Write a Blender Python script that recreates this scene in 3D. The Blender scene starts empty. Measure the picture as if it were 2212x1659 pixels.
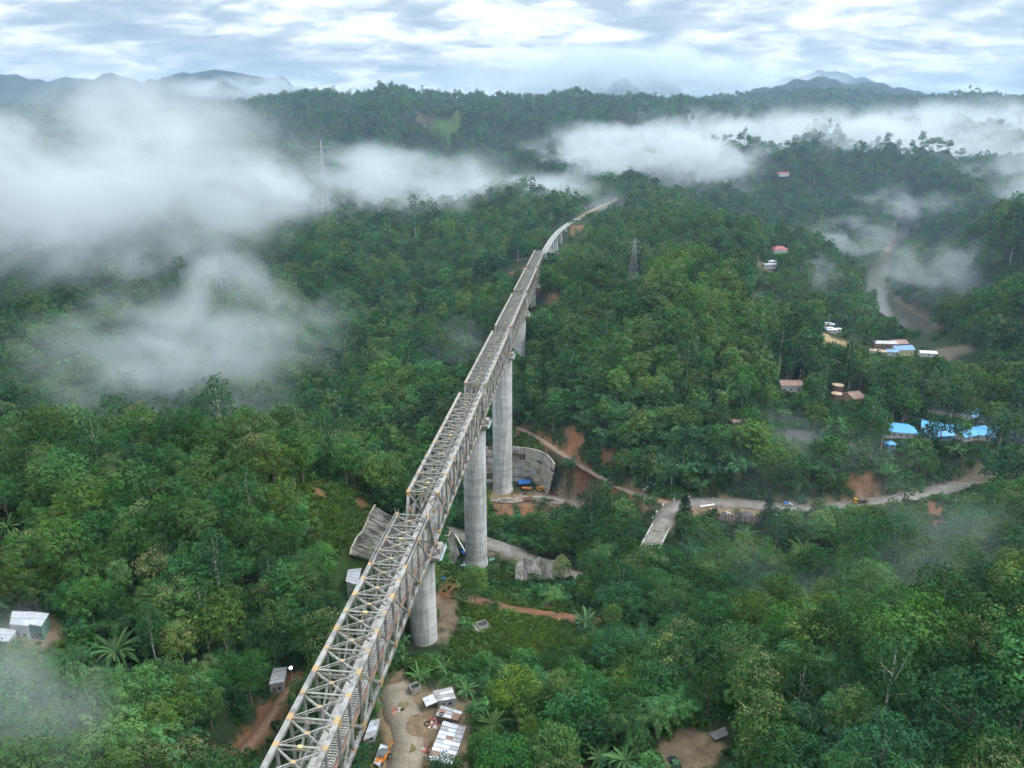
import bpy, math, random
import numpy as np
from mathutils import Vector, Matrix, Euler
random.seed(7)
RNG = np.random.default_rng(11)
PI = math.pi
scene = bpy.context.scene
C = scene.collection

# ---------------------------------------------------------------- camera
CAMZ = 250.0
PITCH = math.radians(19.0)
FPX = 1535.0                      # focal length in pixels of a 2212 x 1659 frame
cam_d = bpy.data.cameras.new('camera')
cam_d.sensor_width = 36.0
cam_d.lens = 36.0 * FPX / 2212.0
cam_d.clip_start = 1.0
cam_d.clip_end = 60000.0
cam = bpy.data.objects.new('camera', cam_d)
cam.location = (0, 0, CAMZ)
cam.rotation_euler = (math.radians(90) - PITCH, 0, 0)
C.objects.link(cam)
scene.camera = cam

# ---------------------------------------------------------------- world, sun, exposure
scene.view_settings.view_transform = 'Standard'
scene.view_settings.look = 'None'
scene.view_settings.exposure = 0.98
scene.view_settings.gamma = 1.0
scene.view_settings.use_curve_mapping = False
SUN_EL, SUN_AZ = math.radians(50), math.radians(100)
world = bpy.data.worlds.new('World')
scene.world = world
world.use_nodes = True
wn, wl = world.node_tree.nodes, world.node_tree.links
wn.clear()

def node(nodes, kind, **kw):
    n = nodes.new(kind)
    for k, v in kw.items():
        setattr(n, k, v)
    return n

def wmath(op, a, b=None, c=None):
    n = node(wn, 'ShaderNodeMath', operation=op)
    for i, v in enumerate((a, b, c)):
        if v is None:
            continue
        if isinstance(v, (int, float)):
            n.inputs[i].default_value = v
        else:
            wl.new(v, n.inputs[i])
    return n.outputs[0]

def ramp(nodes, links, src, stops, mode='LINEAR'):
    r = nodes.new('ShaderNodeValToRGB')
    r.color_ramp.interpolation = mode
    e = r.color_ramp.elements
    while len(e) < len(stops):
        e.new(0.5)
    for i, (p, c) in enumerate(stops):
        e[i].position = p
        e[i].color = (c[0], c[1], c[2], 1) if not isinstance(c, (int, float)) else (c, c, c, 1)
    links.new(src, r.inputs[0])
    return r.outputs[0]

tc = wn.new('ShaderNodeTexCoord')
sep = wn.new('ShaderNodeSeparateXYZ')
wl.new(tc.outputs['Generated'], sep.inputs[0])
zz = wmath('ADD', wmath('MAXIMUM', sep.outputs[2], 0.0), 0.20)
comb = wn.new('ShaderNodeCombineXYZ')
wl.new(wmath('DIVIDE', sep.outputs[0], zz), comb.inputs[0])
wl.new(wmath('DIVIDE', sep.outputs[1], zz), comb.inputs[1])
def wnoise(scale, detail, rough, dist, off):
    mp = wn.new('ShaderNodeMapping')
    mp.inputs['Location'].default_value = off
    mp.inputs['Rotation'].default_value = (0, 0, 0.25)
    mp.inputs['Scale'].default_value = (1.0, 1.35, 1.0)
    wl.new(comb.outputs[0], mp.inputs[0])
    n = wn.new('ShaderNodeTexNoise')
    n.inputs['Scale'].default_value = scale
    n.inputs['Detail'].default_value = detail
    n.inputs['Roughness'].default_value = rough
    n.inputs['Distortion'].default_value = dist
    wl.new(mp.outputs[0], n.inputs['Vector'])
    return n.outputs[0]
big = wnoise(1.7, 8, 0.58, 0.25, (3.1, 0.4, 0))
fine = wnoise(4.6, 6, 0.60, 0.35, (9.0, 4.0, 2.0))
body = wmath('ADD', wmath('MULTIPLY', big, 0.58), wmath('MULTIPLY', fine, 0.42))
ccol = ramp(wn, wl, body, [(0.38, (0.48, 0.565, 0.645)), (0.44, (0.60, 0.69, 0.765)), (0.48, (0.78, 0.865, 0.92)), (0.515, (1.08, 1.15, 1.19)), (0.57, (1.65, 1.69, 1.70))])
cover = ramp(wn, wl, fine, [(0.30, 0.82), (0.45, 1.0)])
sky = node(wn, 'ShaderNodeTexSky', sky_type='NISHITA', sun_disc=False, sun_elevation=SUN_EL, sun_rotation=SUN_AZ, altitude=900.0, air_density=1.0, dust_density=2.0, ozone_density=1.0)
skyscale = node(wn, 'ShaderNodeVectorMath', operation='SCALE')
wl.new(sky.outputs[0], skyscale.inputs[0])
skyscale.inputs['Scale'].default_value = 0.10
mixc = node(wn, 'ShaderNodeMix', data_type='RGBA')
wl.new(cover, mixc.inputs[0])
wl.new(skyscale.outputs[0], mixc.inputs[6])
wl.new(ccol, mixc.inputs[7])
bg = wn.new('ShaderNodeBackground')
bg.inputs[1].default_value = 0.47
# an overcast sky is about three times brighter overhead than at the horizon
over = node(wn, 'ShaderNodeVectorMath', operation='SCALE')
wl.new(mixc.outputs[2], over.inputs[0])
wl.new(wmath('ADD', wmath('MULTIPLY', wmath('MAXIMUM', sep.outputs[2], 0.0), 1.9), 0.70), over.inputs['Scale'])
wl.new(over.outputs[0], bg.inputs[0])
wout = wn.new('ShaderNodeOutputWorld')
wl.new(bg.outputs[0], wout.inputs[0])

sun_d = bpy.data.lights.new('sun', 'SUN')
sun_d.energy = 1.5
sun_d.angle = math.radians(14)
sun_d.color = (1.0, 0.985, 0.96)
sun = bpy.data.objects.new('sun', sun_d)
sun.rotation_euler = Euler((math.radians(90) - SUN_EL, 0, PI - SUN_AZ), 'XYZ')
sdir = Vector((math.sin(SUN_AZ) * math.cos(SUN_EL), math.cos(SUN_AZ) * math.cos(SUN_EL), math.sin(SUN_EL)))
sun.rotation_euler = sdir.to_track_quat('Z', 'Y').to_euler()
C.objects.link(sun)

cy = scene.cycles
cy.use_denoising = True
cy.max_bounces = 5
cy.diffuse_bounces = 1
cy.glossy_bounces = 2
cy.transmission_bounces = 2
cy.transparent_max_bounces = 8
cy.volume_bounces = 1
cy.volume_step_rate = 1.0
cy.volume_max_steps = 256
cy.use_adaptive_sampling = True
cy.adaptive_threshold = 0.05
cy.adaptive_min_samples = 16
cy.sample_clamp_indirect = 4.0

# ---------------------------------------------------------------- small helpers
def mat_new(name):
    m = bpy.data.materials.new(name)
    m.use_nodes = True
    nt = m.node_tree
    b = nt.nodes['Principled BSDF']
    return m, nt, b

def nmath(nt, op, a, b=None, clamp=False):
    n = nt.nodes.new('ShaderNodeMath')
    n.operation = op
    n.use_clamp = clamp
    for i, v in enumerate((a, b)):
        if v is None:
            continue
        if isinstance(v, (int, float)):
            n.inputs[i].default_value = v
        else:
            nt.links.new(v, n.inputs[i])
    return n.outputs[0]

def noise(nt, scale, detail=3, rough=0.55, coord='Object', dist=0.0, stretch=None):
    t = nt.nodes.new('ShaderNodeTexCoord')
    n = nt.nodes.new('ShaderNodeTexNoise')
    n.inputs['Scale'].default_value = scale
    n.inputs['Detail'].default_value = detail
    n.inputs['Roughness'].default_value = rough
    n.inputs['Distortion'].default_value = dist
    if coord == 'World':
        g = nt.nodes.new('ShaderNodeNewGeometry')
        src = g.outputs['Position']
    else:
        src = t.outputs[coord]
    if stretch:
        mp = nt.nodes.new('ShaderNodeMapping')
        mp.inputs['Scale'].default_value = stretch
        nt.links.new(src, mp.inputs[0])
        src = mp.outputs[0]
    nt.links.new(src, n.inputs['Vector'])
    return n.outputs[0]

def mixcol(nt, fac, a, b, mode='MIX'):
    n = nt.nodes.new('ShaderNodeMix')
    n.data_type = 'RGBA'
    n.blend_type = mode
    for sock, v in ((0, fac), (6, a), (7, b)):
        if isinstance(v, (int, float)):
            n.inputs[sock].default_value = v
        elif isinstance(v, tuple):
            n.inputs[sock].default_value = (v[0], v[1], v[2], 1)
        else:
            nt.links.new(v, n.inputs[sock])
    return n.outputs[2]

def simple_mat(name, col, col2=None, scale=1.5, rough=0.7, metal=0.0, coord='Object', rand=0.0, spec=0.3, stretch=None, detail=4, lo=0.4, hi=0.65, bump=0.0):
    m, nt, b = mat_new(name)
    c = col
    out = None
    if col2:
        f = ramp(nt.nodes, nt.links, noise(nt, scale, detail, 0.6, coord, stretch=stretch), [(lo, 0.0), (hi, 1.0)])
        out = mixcol(nt, f, col, col2)
    if rand:
        oi = nt.nodes.new('ShaderNodeObjectInfo')
        v = nmath(nt, 'ADD', nmath(nt, 'MULTIPLY', oi.outputs['Random'], 2 * rand), 1 - rand)
        hs = nt.nodes.new('ShaderNodeHueSaturation')
        nt.links.new(v, hs.inputs['Value'])
        if out is None:
            hs.inputs['Color'].default_value = (*col, 1)
        else:
            nt.links.new(out, hs.inputs['Color'])
        out = hs.outputs[0]
    if out is None:
        b.inputs['Base Color'].default_value = (*c, 1)
    else:
        nt.links.new(out, b.inputs['Base Color'])
    b.inputs['Roughness'].default_value = rough
    b.inputs['Metallic'].default_value = metal
    b.inputs['Specular IOR Level'].default_value = spec
    if bump:
        bn = nt.nodes.new('ShaderNodeBump')
        bn.inputs['Strength'].default_value = bump
        bn.inputs['Distance'].default_value = 0.2
        nt.links.new(noise(nt, scale * 3, 5, 0.6, coord), bn.inputs['Height'])
        nt.links.new(bn.outputs[0], b.inputs['Normal'])
    return m

def mesh_np(name, verts, faces, mats=None, midx=None, smooth=False):
    """verts (n,3), faces: list of tuples or an (m,k) int array"""
    me = bpy.data.meshes.new(name)
    if isinstance(faces, np.ndarray):
        v = np.asarray(verts, np.float32)
        m, k = faces.shape
        me.vertices.add(len(v)); me.vertices.foreach_set('co', v.ravel())
        me.loops.add(m * k); me.loops.foreach_set('vertex_index', faces.astype(np.int32).ravel())
        me.polygons.add(m)
        me.polygons.foreach_set('loop_start', np.arange(0, m * k, k, dtype=np.int32))
        me.update(calc_edges=True)
    else:
        me.from_pydata([tuple(map(float, p)) for p in verts], [], faces)
    for mt in (mats or []):
        me.materials.append(mt)
    if midx is not None:
        me.polygons.foreach_set('material_index', np.asarray(midx, np.int32))
    if smooth:
        me.polygons.foreach_set('use_smooth', np.ones(len(me.polygons), bool))
    me.update()
    return me

def link(name, me, parent=None, loc=None, rot=None, scl=None):
    o = bpy.data.objects.new(name, me)
    C.objects.link(o)
    if parent is not None:
        o.parent = parent
    if loc is not None:
        o.location = loc
    if rot is not None:
        o.rotation_euler = rot
    if scl is not None:
        o.scale = scl
    return o

def tag(o, label=None, cat=None, group=None, kind=None):
    if label: o['label'] = label
    if cat: o['category'] = cat
    if group: o['group'] = group
    if kind: o['kind'] = kind
    return o

def thing(name, label, cat, loc=(0, 0, 0), rz=0.0, group=None):
    return tag(link(name, None, loc=loc, rot=(0, 0, rz)), label, cat, group)

class MB:
    """collects boxes, bars, tubes and polygons into one mesh"""
    def __init__(s):
        s.v, s.f, s.m = [], [], []
    def add(s, vs, fs, mi=0):
        n = len(s.v)
        s.v += [tuple(p) for p in vs]
        s.f += [tuple(i + n for i in f) for f in fs]
        s.m += [mi] * len(fs)
        return s
    def hexa(s, p, mi=0):          # 8 points: bottom ring then top ring
        return s.add(p, [(3, 2, 1, 0), (4, 5, 6, 7), (0, 1, 5, 4), (1, 2, 6, 5), (2, 3, 7, 6), (3, 0, 4, 7)], mi)
    def box(s, x0, x1, y0, y1, z0, z1, mi=0):
        return s.hexa([(x0, y0, z0), (x1, y0, z0), (x1, y1, z0), (x0, y1, z0), (x0, y0, z1), (x1, y0, z1), (x1, y1, z1), (x0, y1, z1)], mi)
    def bar(s, a, b, w, h, up=(0, 0, 1), mi=0):
        a, b = Vector(a), Vector(b)
        d = (b - a).normalized()
        u = Vector(up)
        sd = d.cross(u)
        if sd.length < 1e-4:
            sd = d.cross(Vector((0, 1, 0)))
        sd.normalize()
        u = sd.cross(d).normalized()
        sd *= w / 2; u *= h / 2
        return s.hexa([a - sd - u, a + sd - u, a + sd + u, a - sd + u, b - sd - u, b + sd - u, b + sd + u, b - sd + u], mi)
    def tube(s, a, b, r0, r1, n=8, mi=0, caps=True):
        a, b = Vector(a), Vector(b)
        d = (b - a).normalized()
        u = Vector((0, 0, 1)) if abs(d.z) < 0.9 else Vector((1, 0, 0))
        x = d.cross(u).normalized(); y = d.cross(x)
        vs = []
        for p, r in ((a, r0), (b, r1)):
            for i in range(n):
                t = 2 * PI * i / n
                vs.append(p + x * (r * math.cos(t)) + y * (r * math.sin(t)))
        fs = [(i, (i + 1) % n, n + (i + 1) % n, n + i) for i in range(n)]
        if caps:
            fs += [tuple(range(n - 1, -1, -1)), tuple(range(n, 2 * n))]
        return s.add(vs, fs, mi)
    def lathe(s, prof, n=24, mi=0, c=(0, 0), caps=True):
        vs = []
        for r, z in prof:
            for i in range(n):
                t = 2 * PI * i / n
                vs.append((c[0] + r * math.cos(t), c[1] + r * math.sin(t), z))
        fs = []
        for k in range(len(prof) - 1):
            for i in range(n):
                fs.append((k * n + i, k * n + (i + 1) % n, (k + 1) * n + (i + 1) % n, (k + 1) * n + i))
        if caps:
            fs += [tuple(range(n - 1, -1, -1)), tuple(range((len(prof) - 1) * n, len(prof) * n))]
        return s.add(vs, fs, mi)
    def mesh(s, name, mats, smooth=False):
        if not isinstance(mats, (list, tuple)):
            mats = [mats]
        return mesh_np(name, s.v, s.f, mats, s.m, smooth)
    def build(s, name, mats, parent=None, smooth=False, **kw):
        return link(name, s.mesh(name, mats, smooth), parent, **kw)

# ---------------------------------------------------------------- picture <-> place
def ray(px, py):
    r = (px - 1106.0) / FPX
    d = (py - 829.5) / FPX
    return r, math.cos(PITCH) - d * math.sin(PITCH), -(math.sin(PITCH) + d * math.cos(PITCH))

def P(px, py, hg=None, Y=None):
    x, y, z = ray(px, py)
    t = hg / -z if hg is not None else Y / y
    return (x * t, y * t, CAMZ + z * t)

def project(p):
    """world points (n,3) -> px, py, depth"""
    p = np.asarray(p, float).reshape(-1, 3)
    X, Y, Z = p[:, 0], p[:, 1], p[:, 2] - CAMZ
    dep = Y * math.cos(PITCH) - Z * math.sin(PITCH)
    dn = -Y * math.sin(PITCH) - Z * math.cos(PITCH)
    dep = np.where(np.abs(dep) < 1e-3, 1e-3, dep)
    return 1106 + FPX * X / dep, 829.5 + FPX * dn / dep, dep

# ---------------------------------------------------------------- numpy noise
_perm = np.random.default_rng(3).permutation(4096)
_vals = np.random.default_rng(5).random(4096) * 2 - 1
def vnoise(x, y):
    xi, yi = np.floor(x).astype(np.int64), np.floor(y).astype(np.int64)
    xf, yf = x - xi, y - yi
    xf = xf * xf * xf * (xf * (xf * 6 - 15) + 10); yf = yf * yf * yf * (yf * (yf * 6 - 15) + 10)
    def h(i, j):
        return _vals[_perm[(_perm[i & 4095] + j) & 4095]]
    a, b, c, d = h(xi, yi), h(xi + 1, yi), h(xi, yi + 1), h(xi + 1, yi + 1)
    return (a * (1 - xf) + b * xf) * (1 - yf) + (c * (1 - xf) + d * xf) * yf

def fbm(x, y, oct=4, gain=0.5):
    s, a, f = 0, 1.0, 1.0
    for k in range(oct):
        s = s + a * vnoise(x * f + 17.3 * k, y * f - 9.1 * k)
        a *= gain; f *= 2.03
    return s

def ridged(x, y, oct=4):
    s, a, f = 0, 1.0, 1.0
    for k in range(oct):
        s = s + a * (1 - 2 * np.abs(vnoise(x * f + 31.7 * k, y * f + 5.3 * k)))
        a *= 0.5; f *= 2.1
    return s

# ---------------------------------------------------------------- terrain
H_TOP = 105.0                                  # camera above the top chord
PITCH_SPAN = 106.0
J1Y = 1.845 * H_TOP
def axis_x(Y):                                 # bridge centre line
    return -0.2823 * H_TOP + 0.108 * (Y - 1.7726 * H_TOP)
PIERS = [(J1Y + i * PITCH_SPAN, hg, r) for i, (hg, r) in enumerate(((155, 4.35), (196, 5.3), (211, 6.0), (153, 4.6), (140, 4.2), (138, 4.2)))]

ctl = [(0, 1659, 112), (300, 1659, 128), (560, 1640, 146), (700, 1659, 150), (870, 1600, 152), (960, 1600, 152), (1150, 1640, 147), (1470, 1620, 131), (1800, 1650, 114), (2212, 1659, 99),
       (0, 2200, 102), (800, 2200, 148), (1500, 2200, 126), (2212, 2200, 86), (-500, 1500, 108), (2700, 1500, 88), (-500, 1150, 108), (2700, 1200, 112), (870, 1490, 153), (900, 1650, 152), (1060, 1480, 154),
       (0, 1400, 118), (60, 1340, 120), (300, 1400, 130), (600, 1440, 143), (1050, 1350, 156), (1000, 1290, 158), (1265, 1350, 156), (1150, 1420, 155), (1500, 1450, 147), (1900, 1400, 137), (2212, 1350, 126),
       (150, 1200, 113), (350, 1150, 111), (600, 1080, 114), (765, 1250, 143), (700, 1230, 137), (640, 1180, 126),
       (0, 1090, 110), (300, 1050, 106), (480, 1000, 106), (620, 985, 110), (760, 1050, 124), 
       (1100, 1290, 172), (1200, 1285, 178), (1020, 1262, 186), (1300, 1310, 172), (1400, 1290, 176), (1330, 1240, 180), (1100, 1195, 194), (1160, 1225, 193), (990, 1165, 193),
       (1500, 1195, 202), (1330, 1110, 206), (1600, 1205, 199), (1800, 1180, 193), (2000, 1130, 180),
       (2212, 1150, 148), (2000, 1210, 164), (1750, 1265, 177), (1550, 1300, 180),
       (1450, 1075, 188), (1600, 1090, 187), (1750, 1095, 186), (1880, 1085, 184), (2050, 1050, 181), (2212, 1020, 178), (1600, 1112, 188), (1400, 1195, 192), (1430, 1130, 190), (1340, 1060, 192), (2500, 960, 172),
       (1150, 1066, 211), (1240, 1082, 209), (1020, 1075, 212), (1060, 1100, 214), (1150, 1105, 216),
       (1120, 925, 185), (1210, 975, 187), (1260, 1005, 190), (1000, 948, 186), (1060, 950, 186), (1150, 952, 186.5), (1188, 968, 187.5), (1250, 890, 170), (1400, 890, 162), (1500, 1000, 176), (1700, 1010, 174), (1900, 1005, 172), (2100, 975, 168), (1320, 1000, 184),
       (1720, 935, 168), (2050, 915, 168), (1840, 850, 168), (1700, 830, 165), (2212, 930, 168), (1900, 900, 168), (1500, 850, 152), (2150, 860, 170),
       (1940, 752, 205), (1800, 735, 200), (2100, 850, 185),
       (1200, 770, 152), (1300, 700, 138), (1450, 720, 132), (1600, 760, 142), (1500, 650, 126), (1450, 600, 128), (1300, 600, 131), (1600, 640, 140), (1700, 720, 160),
       (1530, 525, 128), (1680, 548, 170), (1750, 650, 190), (1650, 580, 172), (1820, 600, 205),
       (1900, 500, 205), (1700, 450, 185), (2000, 400, 170), (1500, 420, 140), (1350, 425, 118), (1420, 480, 125),
       (2212, 700, 190), (2212, 600, 132), (2212, 448, 76), (2150, 560, 152), (2000, 480, 195), (2145, 484, 112), (2500, 430, 45), (2212, 760, 215),
       (900, 820, 195), (700, 800, 185), (500, 850, 182), (200, 800, 170), (0, 900, 162), (700, 650, 168), (400, 600, 150), (0, 650, 138), (900, 560, 160), (1050, 560, 148), (1125, 572, 138), (1000, 480, 125),
       (700, 420, 100), (300, 400, 90), (0, 400, 60), (900, 400, 100), (1100, 380, 100), (950, 700, 185), (1050, 850, 205),
       (1195, 545, 128), (1222, 524, 137), (1245, 488, 121), (1300, 452, 119), (1245, 560, 142)]
pts = [P(a, b, hg=h) for a, b, h in ctl]
pts += [P(a, b, Y=y) for a, b, y in ((1000, 300, 2500), (1250, 330, 2600), (800, 300, 2300), (1430, 245, 2750), (600, 320, 2000), (300, 320, 2000), (0, 330, 1800), (1650, 350, 3000), (1900, 330, 3300), (2212, 320, 3300), (-400, 320, 1800), (2600, 320, 2500))]
for x, y, hg in ((-130, 330, 178), (-60, 340, 192), (-250, 340, 165), (-300, 240, 140), (-20, 345, 206), (0, 60, 150), (-80, 60, 120), (80, 60, 115), (0, 20, 140)):
    pts.append((x, y, CAMZ - hg))
for a, b, y in ((806, 1097, 231), (779, 1148, 221), (752, 1200, 211), (846, 1120, 231), (824, 1168, 221.5), (802, 1216, 212), (826, 1108, 231), (777, 1208, 211.5), (875, 1136, 231), (835, 1228, 212)):
    q = P(a, b, Y=y); pts.append((q[0], q[1], q[2] - 0.5))
for Y, hg, r in PIERS:
    pts.append((axis_x(Y), Y, CAMZ - hg))
RIVER_Z = CAMZ - 238.0
river_px = [(2330, 850), (2200, 828), (2115, 788), (2060, 742), (1990, 700), (1935, 668), (1897, 640), (1884, 612), (1894, 590), (1912, 566), (1935, 540), (1960, 515)]
river_pts = np.array([P(a, b, hg=238) for a, b in river_px])
for p in river_pts:
    pts.append((p[0], p[1], RIVER_Z - 2.5))
pts = np.array(pts)

def warp(x, y):
    d = np.sqrt(x * x + y * y) + 1e-6
    return np.stack([np.arctan2(x, y) * 1.15, np.log(d)], -1)
_A = warp(pts[:, 0], pts[:, 1])
_dist = np.sqrt(pts[:, 0] ** 2 + pts[:, 1] ** 2)
_val = (CAMZ - pts[:, 2]) / _dist                       # depression, smooth over the picture
def _kern(r):
    return np.sqrt(r * r + 0.0004)
_K = _kern(np.linalg.norm(_A[:, None] - _A[None], axis=-1)) - np.eye(len(_A)) * 0.002
_n = len(_A)
_M = np.zeros((_n + 3, _n + 3))
_M[:_n, :_n] = _K
_M[:_n, _n] = 1; _M[:_n, _n + 1:] = _A
_M[_n, :_n] = 1; _M[_n + 1:, :_n] = _A.T
_w = np.linalg.solve(_M, np.concatenate([_val, np.zeros(3)]))

def base_z(x, y):
    shp = x.shape
    x = x.ravel(); y = y.ravel()
    out = np.empty(len(x))
    for i in range(0, len(x), 20000):
        a = warp(x[i:i + 20000], y[i:i + 20000])
        k = _kern(np.linalg.norm(a[:, None] - _A[None], axis=-1))
        e = k @ _w[:_n] + _w[_n] + a @ _w[_n + 1:]
        out[i:i + 20000] = CAMZ - e * np.sqrt(x[i:i + 20000] ** 2 + y[i:i + 20000] ** 2)
    return out.reshape(shp)

# distant ridges: skyline (px, py), distance, slope of the near side
RIDGES = [
    (((-500, 235), (0, 232), (100, 240), (300, 246), (500, 236), (610, 214), (650, 210), (712, 203), (745, 214), (785, 208), (862, 195), (925, 206), (985, 214), (1050, 216), (1100, 215), (1155, 217), (1200, 210), (1240, 208), (1262, 214), (1320, 217), (1380, 216), (1450, 218), (1520, 224), (1600, 235), (1800, 250), (2300, 262), (2900, 262)), 3000.0, 0.20),
    (((-600, 260), (1200, 250), (1400, 222), (1500, 216), (1600, 208), (1700, 200), (1800, 202), (1900, 205), (2000, 203), (2100, 202), (2212, 203), (2700, 200)), 4300.0, 0.22),
    (((1100, 250), (1480, 214), (1540, 206), (1600, 199), (1640, 191), (1690, 181), (1720, 168), (1752, 164), (1800, 171), (1850, 179), (1892, 177), (1925, 186), (1962, 191), (2010, 201), (2212, 212), (2700, 220)), 5200.0, 0.27),
    (((-600, 150), (-100, 150), (0, 157), (40, 165), (90, 172), (130, 168), (190, 166), (240, 157), (270, 163), (310, 176), (350, 165), (380, 158), (440, 151), (480, 149), (520, 156), (560, 163), (590, 168), (612, 166), (640, 184), (700, 204), (900, 240), (1600, 255)), 5800.0, 0.27),
    (((900, 260), (1120, 212), (1190, 202), (1235, 172), (1262, 150), (1290, 139), (1320, 128), (1345, 119), (1372, 114), (1392, 128), (1420, 150), (1450, 178), (1520, 208), (1600, 205), (1690, 168), (1740, 157), (1785, 151), (1830, 155), (1880, 172), (1960, 205), (2300, 250)), 8200.0, 0.35),
]
def ridge_z(x, y, R):
    prof, D, sl = R
    xs = np.array([p[0] for p in prof], float)
    el = np.array([-ray(1106 + (p[0] - 1106), p[1])[2] / ray(p[0], p[1])[1] for p in prof])   # depression per metre of Y
    t = x / np.maximum(y, 1.0)
    # azimuth of the skyline pixels
    tx = np.array([ray(p[0], p[1])[0] / ray(p[0], p[1])[1] for p in prof])
    e = np.interp(t, tx, el)
    top = CAMZ - e * D
    jit = 0.12 * D * fbm(t * 5.0 + D, t * 0 + 3.1, 3)
    dd = y - (D + 0 * jit)
    near = np.maximum(-dd, 0)
    far = np.maximum(dd, 0)
    spur = ridged(x / (D * 0.075), y / (D * 0.11), 4)
    fall = near * sl + far * 0.35
    rug = fbm(t * 70.0 + D, t * 0 + 1.7, 5, 0.6) * 0.0026 * D
    return top + rug - fall + (spur - 0.55) * np.minimum(near, D * 0.25) * 0.15 - np.minimum(near, D * 0.25) * 0.02

ROADS = []          # (polyline (n,3), half width)  filled below, terrain is levelled along them
PADS = []           # (x, y, z, flat radius, blend)
def seg_dist(x, y, line):
    best = np.full(x.shape, 1e9); bz = np.zeros(x.shape)
    for a, b in zip(line[:-1], line[1:]):
        d = b[:2] - a[:2]
        L = (d * d).sum() + 1e-9
        t = np.clip(((x - a[0]) * d[0] + (y - a[1]) * d[1]) / L, 0, 1)
        dx, dy = x - (a[0] + t * d[0]), y - (a[1] + t * d[1])
        r = np.sqrt(dx * dx + dy * dy)
        m = r < best
        best = np.where(m, r, best)
        bz = np.where(m, a[2] + t * (b[2] - a[2]), bz)
    return best, bz

def sstep(a, b, v):
    t = np.clip((v - a) / (b - a), 0, 1)
    return t * t * (3 - 2 * t)

def terrain(x, y):
    x = np.asarray(x, float); y = np.asarray(y, float)
    d = np.sqrt(x * x + y * y)
    z = base_z(x, y)
    amp = 3.0 * sstep(120, 300, d) + 20 * sstep(450, 950, d) + 40 * sstep(1300, 3000, d)
    rv, _ = seg_dist(x, y, river_pts)
    amp = amp * sstep(20, 120, rv)
    ax = np.abs(x - axis_x(y))
    amp = amp * np.where((y > 650) & (y < 1300), sstep(30, 200, np.abs(x - np.interp(y, [700, 1130, 1540], [28, 100, 223]))), 1)
    z = z + amp * fbm(x / 130.0, y / 130.0, 4) * 0.6 + amp * 0.5 * ridged(x / 420.0, y / 420.0, 3)
    # beyond ~1.6 km the ridges take over
    zr = np.max([ridge_z(x, y, R) for R in RIDGES], axis=0)
    far_w = sstep(1500, 2600, d)
    lw = sstep(1650, 2500, d)
    low = z * (1 - lw) + (CAMZ - 70 - 110 * sstep(2600, 3600, d) + 25 * fbm(x / 300.0, y / 300.0, 3)) * lw
    z = np.where(d > 1500, np.maximum(low, zr * far_w + low * (1 - far_w)), z)
    # river bed
    bed = RIVER_Z - 2.5
    w = 1 - sstep(12, 32, rv)
    z = z * (1 - w) + np.minimum(z, bed) * w
    for line, hw, bl in ROADS:
        r, rz = seg_dist(x, y, line)
        w = 1 - sstep(hw, hw + bl, r)
        z = z * (1 - w) + (rz - 0.25) * w
    for cx, cyy, cz, fr, bl in PADS:
        r = np.sqrt((x - cx) ** 2 + (y - cyy) ** 2)
        w = 1 - sstep(fr, fr + bl, r)
        z = z * (1 - w) + cz * w
    return z

def tz(x, y):
    return float(terrain(np.array([x]), np.array([y]))[0])

def hit(px, py, t0=60.0, t1=6000.0, lift=0.0):
    """first ground point seen at a pixel"""
    rx, ry, rz = ray(px, py)
    t = t0 * (t1 / t0) ** np.linspace(0, 1, 700)
    d = CAMZ + rz * t - terrain(rx * t, ry * t) - lift
    i = np.argmax(d < 0)
    if i == 0:
        return None
    a, b = t[i - 1], t[i]
    f = d[i - 1] / (d[i - 1] - d[i])
    tt = a + (b - a) * f
    return Vector((rx * tt, ry * tt, CAMZ + rz * tt))

# ---------------------------------------------------------------- roads, yards and bare patches
def line_px(pp):
    return np.array([P(a, b, hg=h) for a, b, h in pp])
def densify(l, step=6.0):
    """Catmull-Rom through the points"""
    l = np.asarray(l)
    q = np.vstack([2 * l[0] - l[1], l, 2 * l[-1] - l[-2]])
    out = []
    for i in range(1, len(q) - 2):
        n = max(2, int(np.linalg.norm(q[i + 1] - q[i]) / step))
        for t in np.linspace(0, 1, n, endpoint=False):
            out.append(0.5 * ((2 * q[i]) + (-q[i - 1] + q[i + 1]) * t + (2 * q[i - 1] - 5 * q[i] + 4 * q[i + 1] - q[i + 2]) * t * t + (-q[i - 1] + 3 * q[i] - 3 * q[i + 1] + q[i + 2]) * t ** 3))
    out.append(l[-1])
    return np.array(out)
highway = densify(line_px([(880, 1115, 194), (975, 1150, 194), (1050, 1172, 194), (1110, 1193, 194), (1180, 1226, 193.5), (1260, 1250, 193), (1340, 1240, 192.5), (1398, 1196, 192)]))
road_bridge_l = densify(line_px([(1398, 1196, 192), (1412, 1168, 191), (1428, 1138, 190)]))
highway_b = densify(line_px([(1428, 1138, 190), (1440, 1112, 189), (1470, 1089, 188), (1540, 1083, 187.5), (1640, 1090, 187), (1740, 1098, 186.5), (1880, 1086, 185), (1990, 1066, 183), (2090, 1044, 181), (2212, 1023, 179), (2400, 990, 176)]))
dirt_track = densify(line_px([(1113, 921, 185), (1150, 938, 185.5), (1200, 970, 187), (1250, 1002, 189), (1330, 1048, 189), (1400, 1074, 189), (1450, 1086, 188.6)]))
yard_track = densify(line_px([(1055, 1072, 211.5), (1100, 1076, 211.5), (1160, 1072, 211), (1210, 1079, 210), (1260, 1092, 209)]))
mud_track = densify(line_px([(850, 1478, 153.5), (868, 1530, 153), (882, 1590, 152.5), (872, 1659, 152), (850, 1760, 151)]))
red_path = densify(line_px([(640, 1460, 143), (600, 1520, 144), (560, 1580, 145), (505, 1640, 145), (440, 1720, 145)]))
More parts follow.
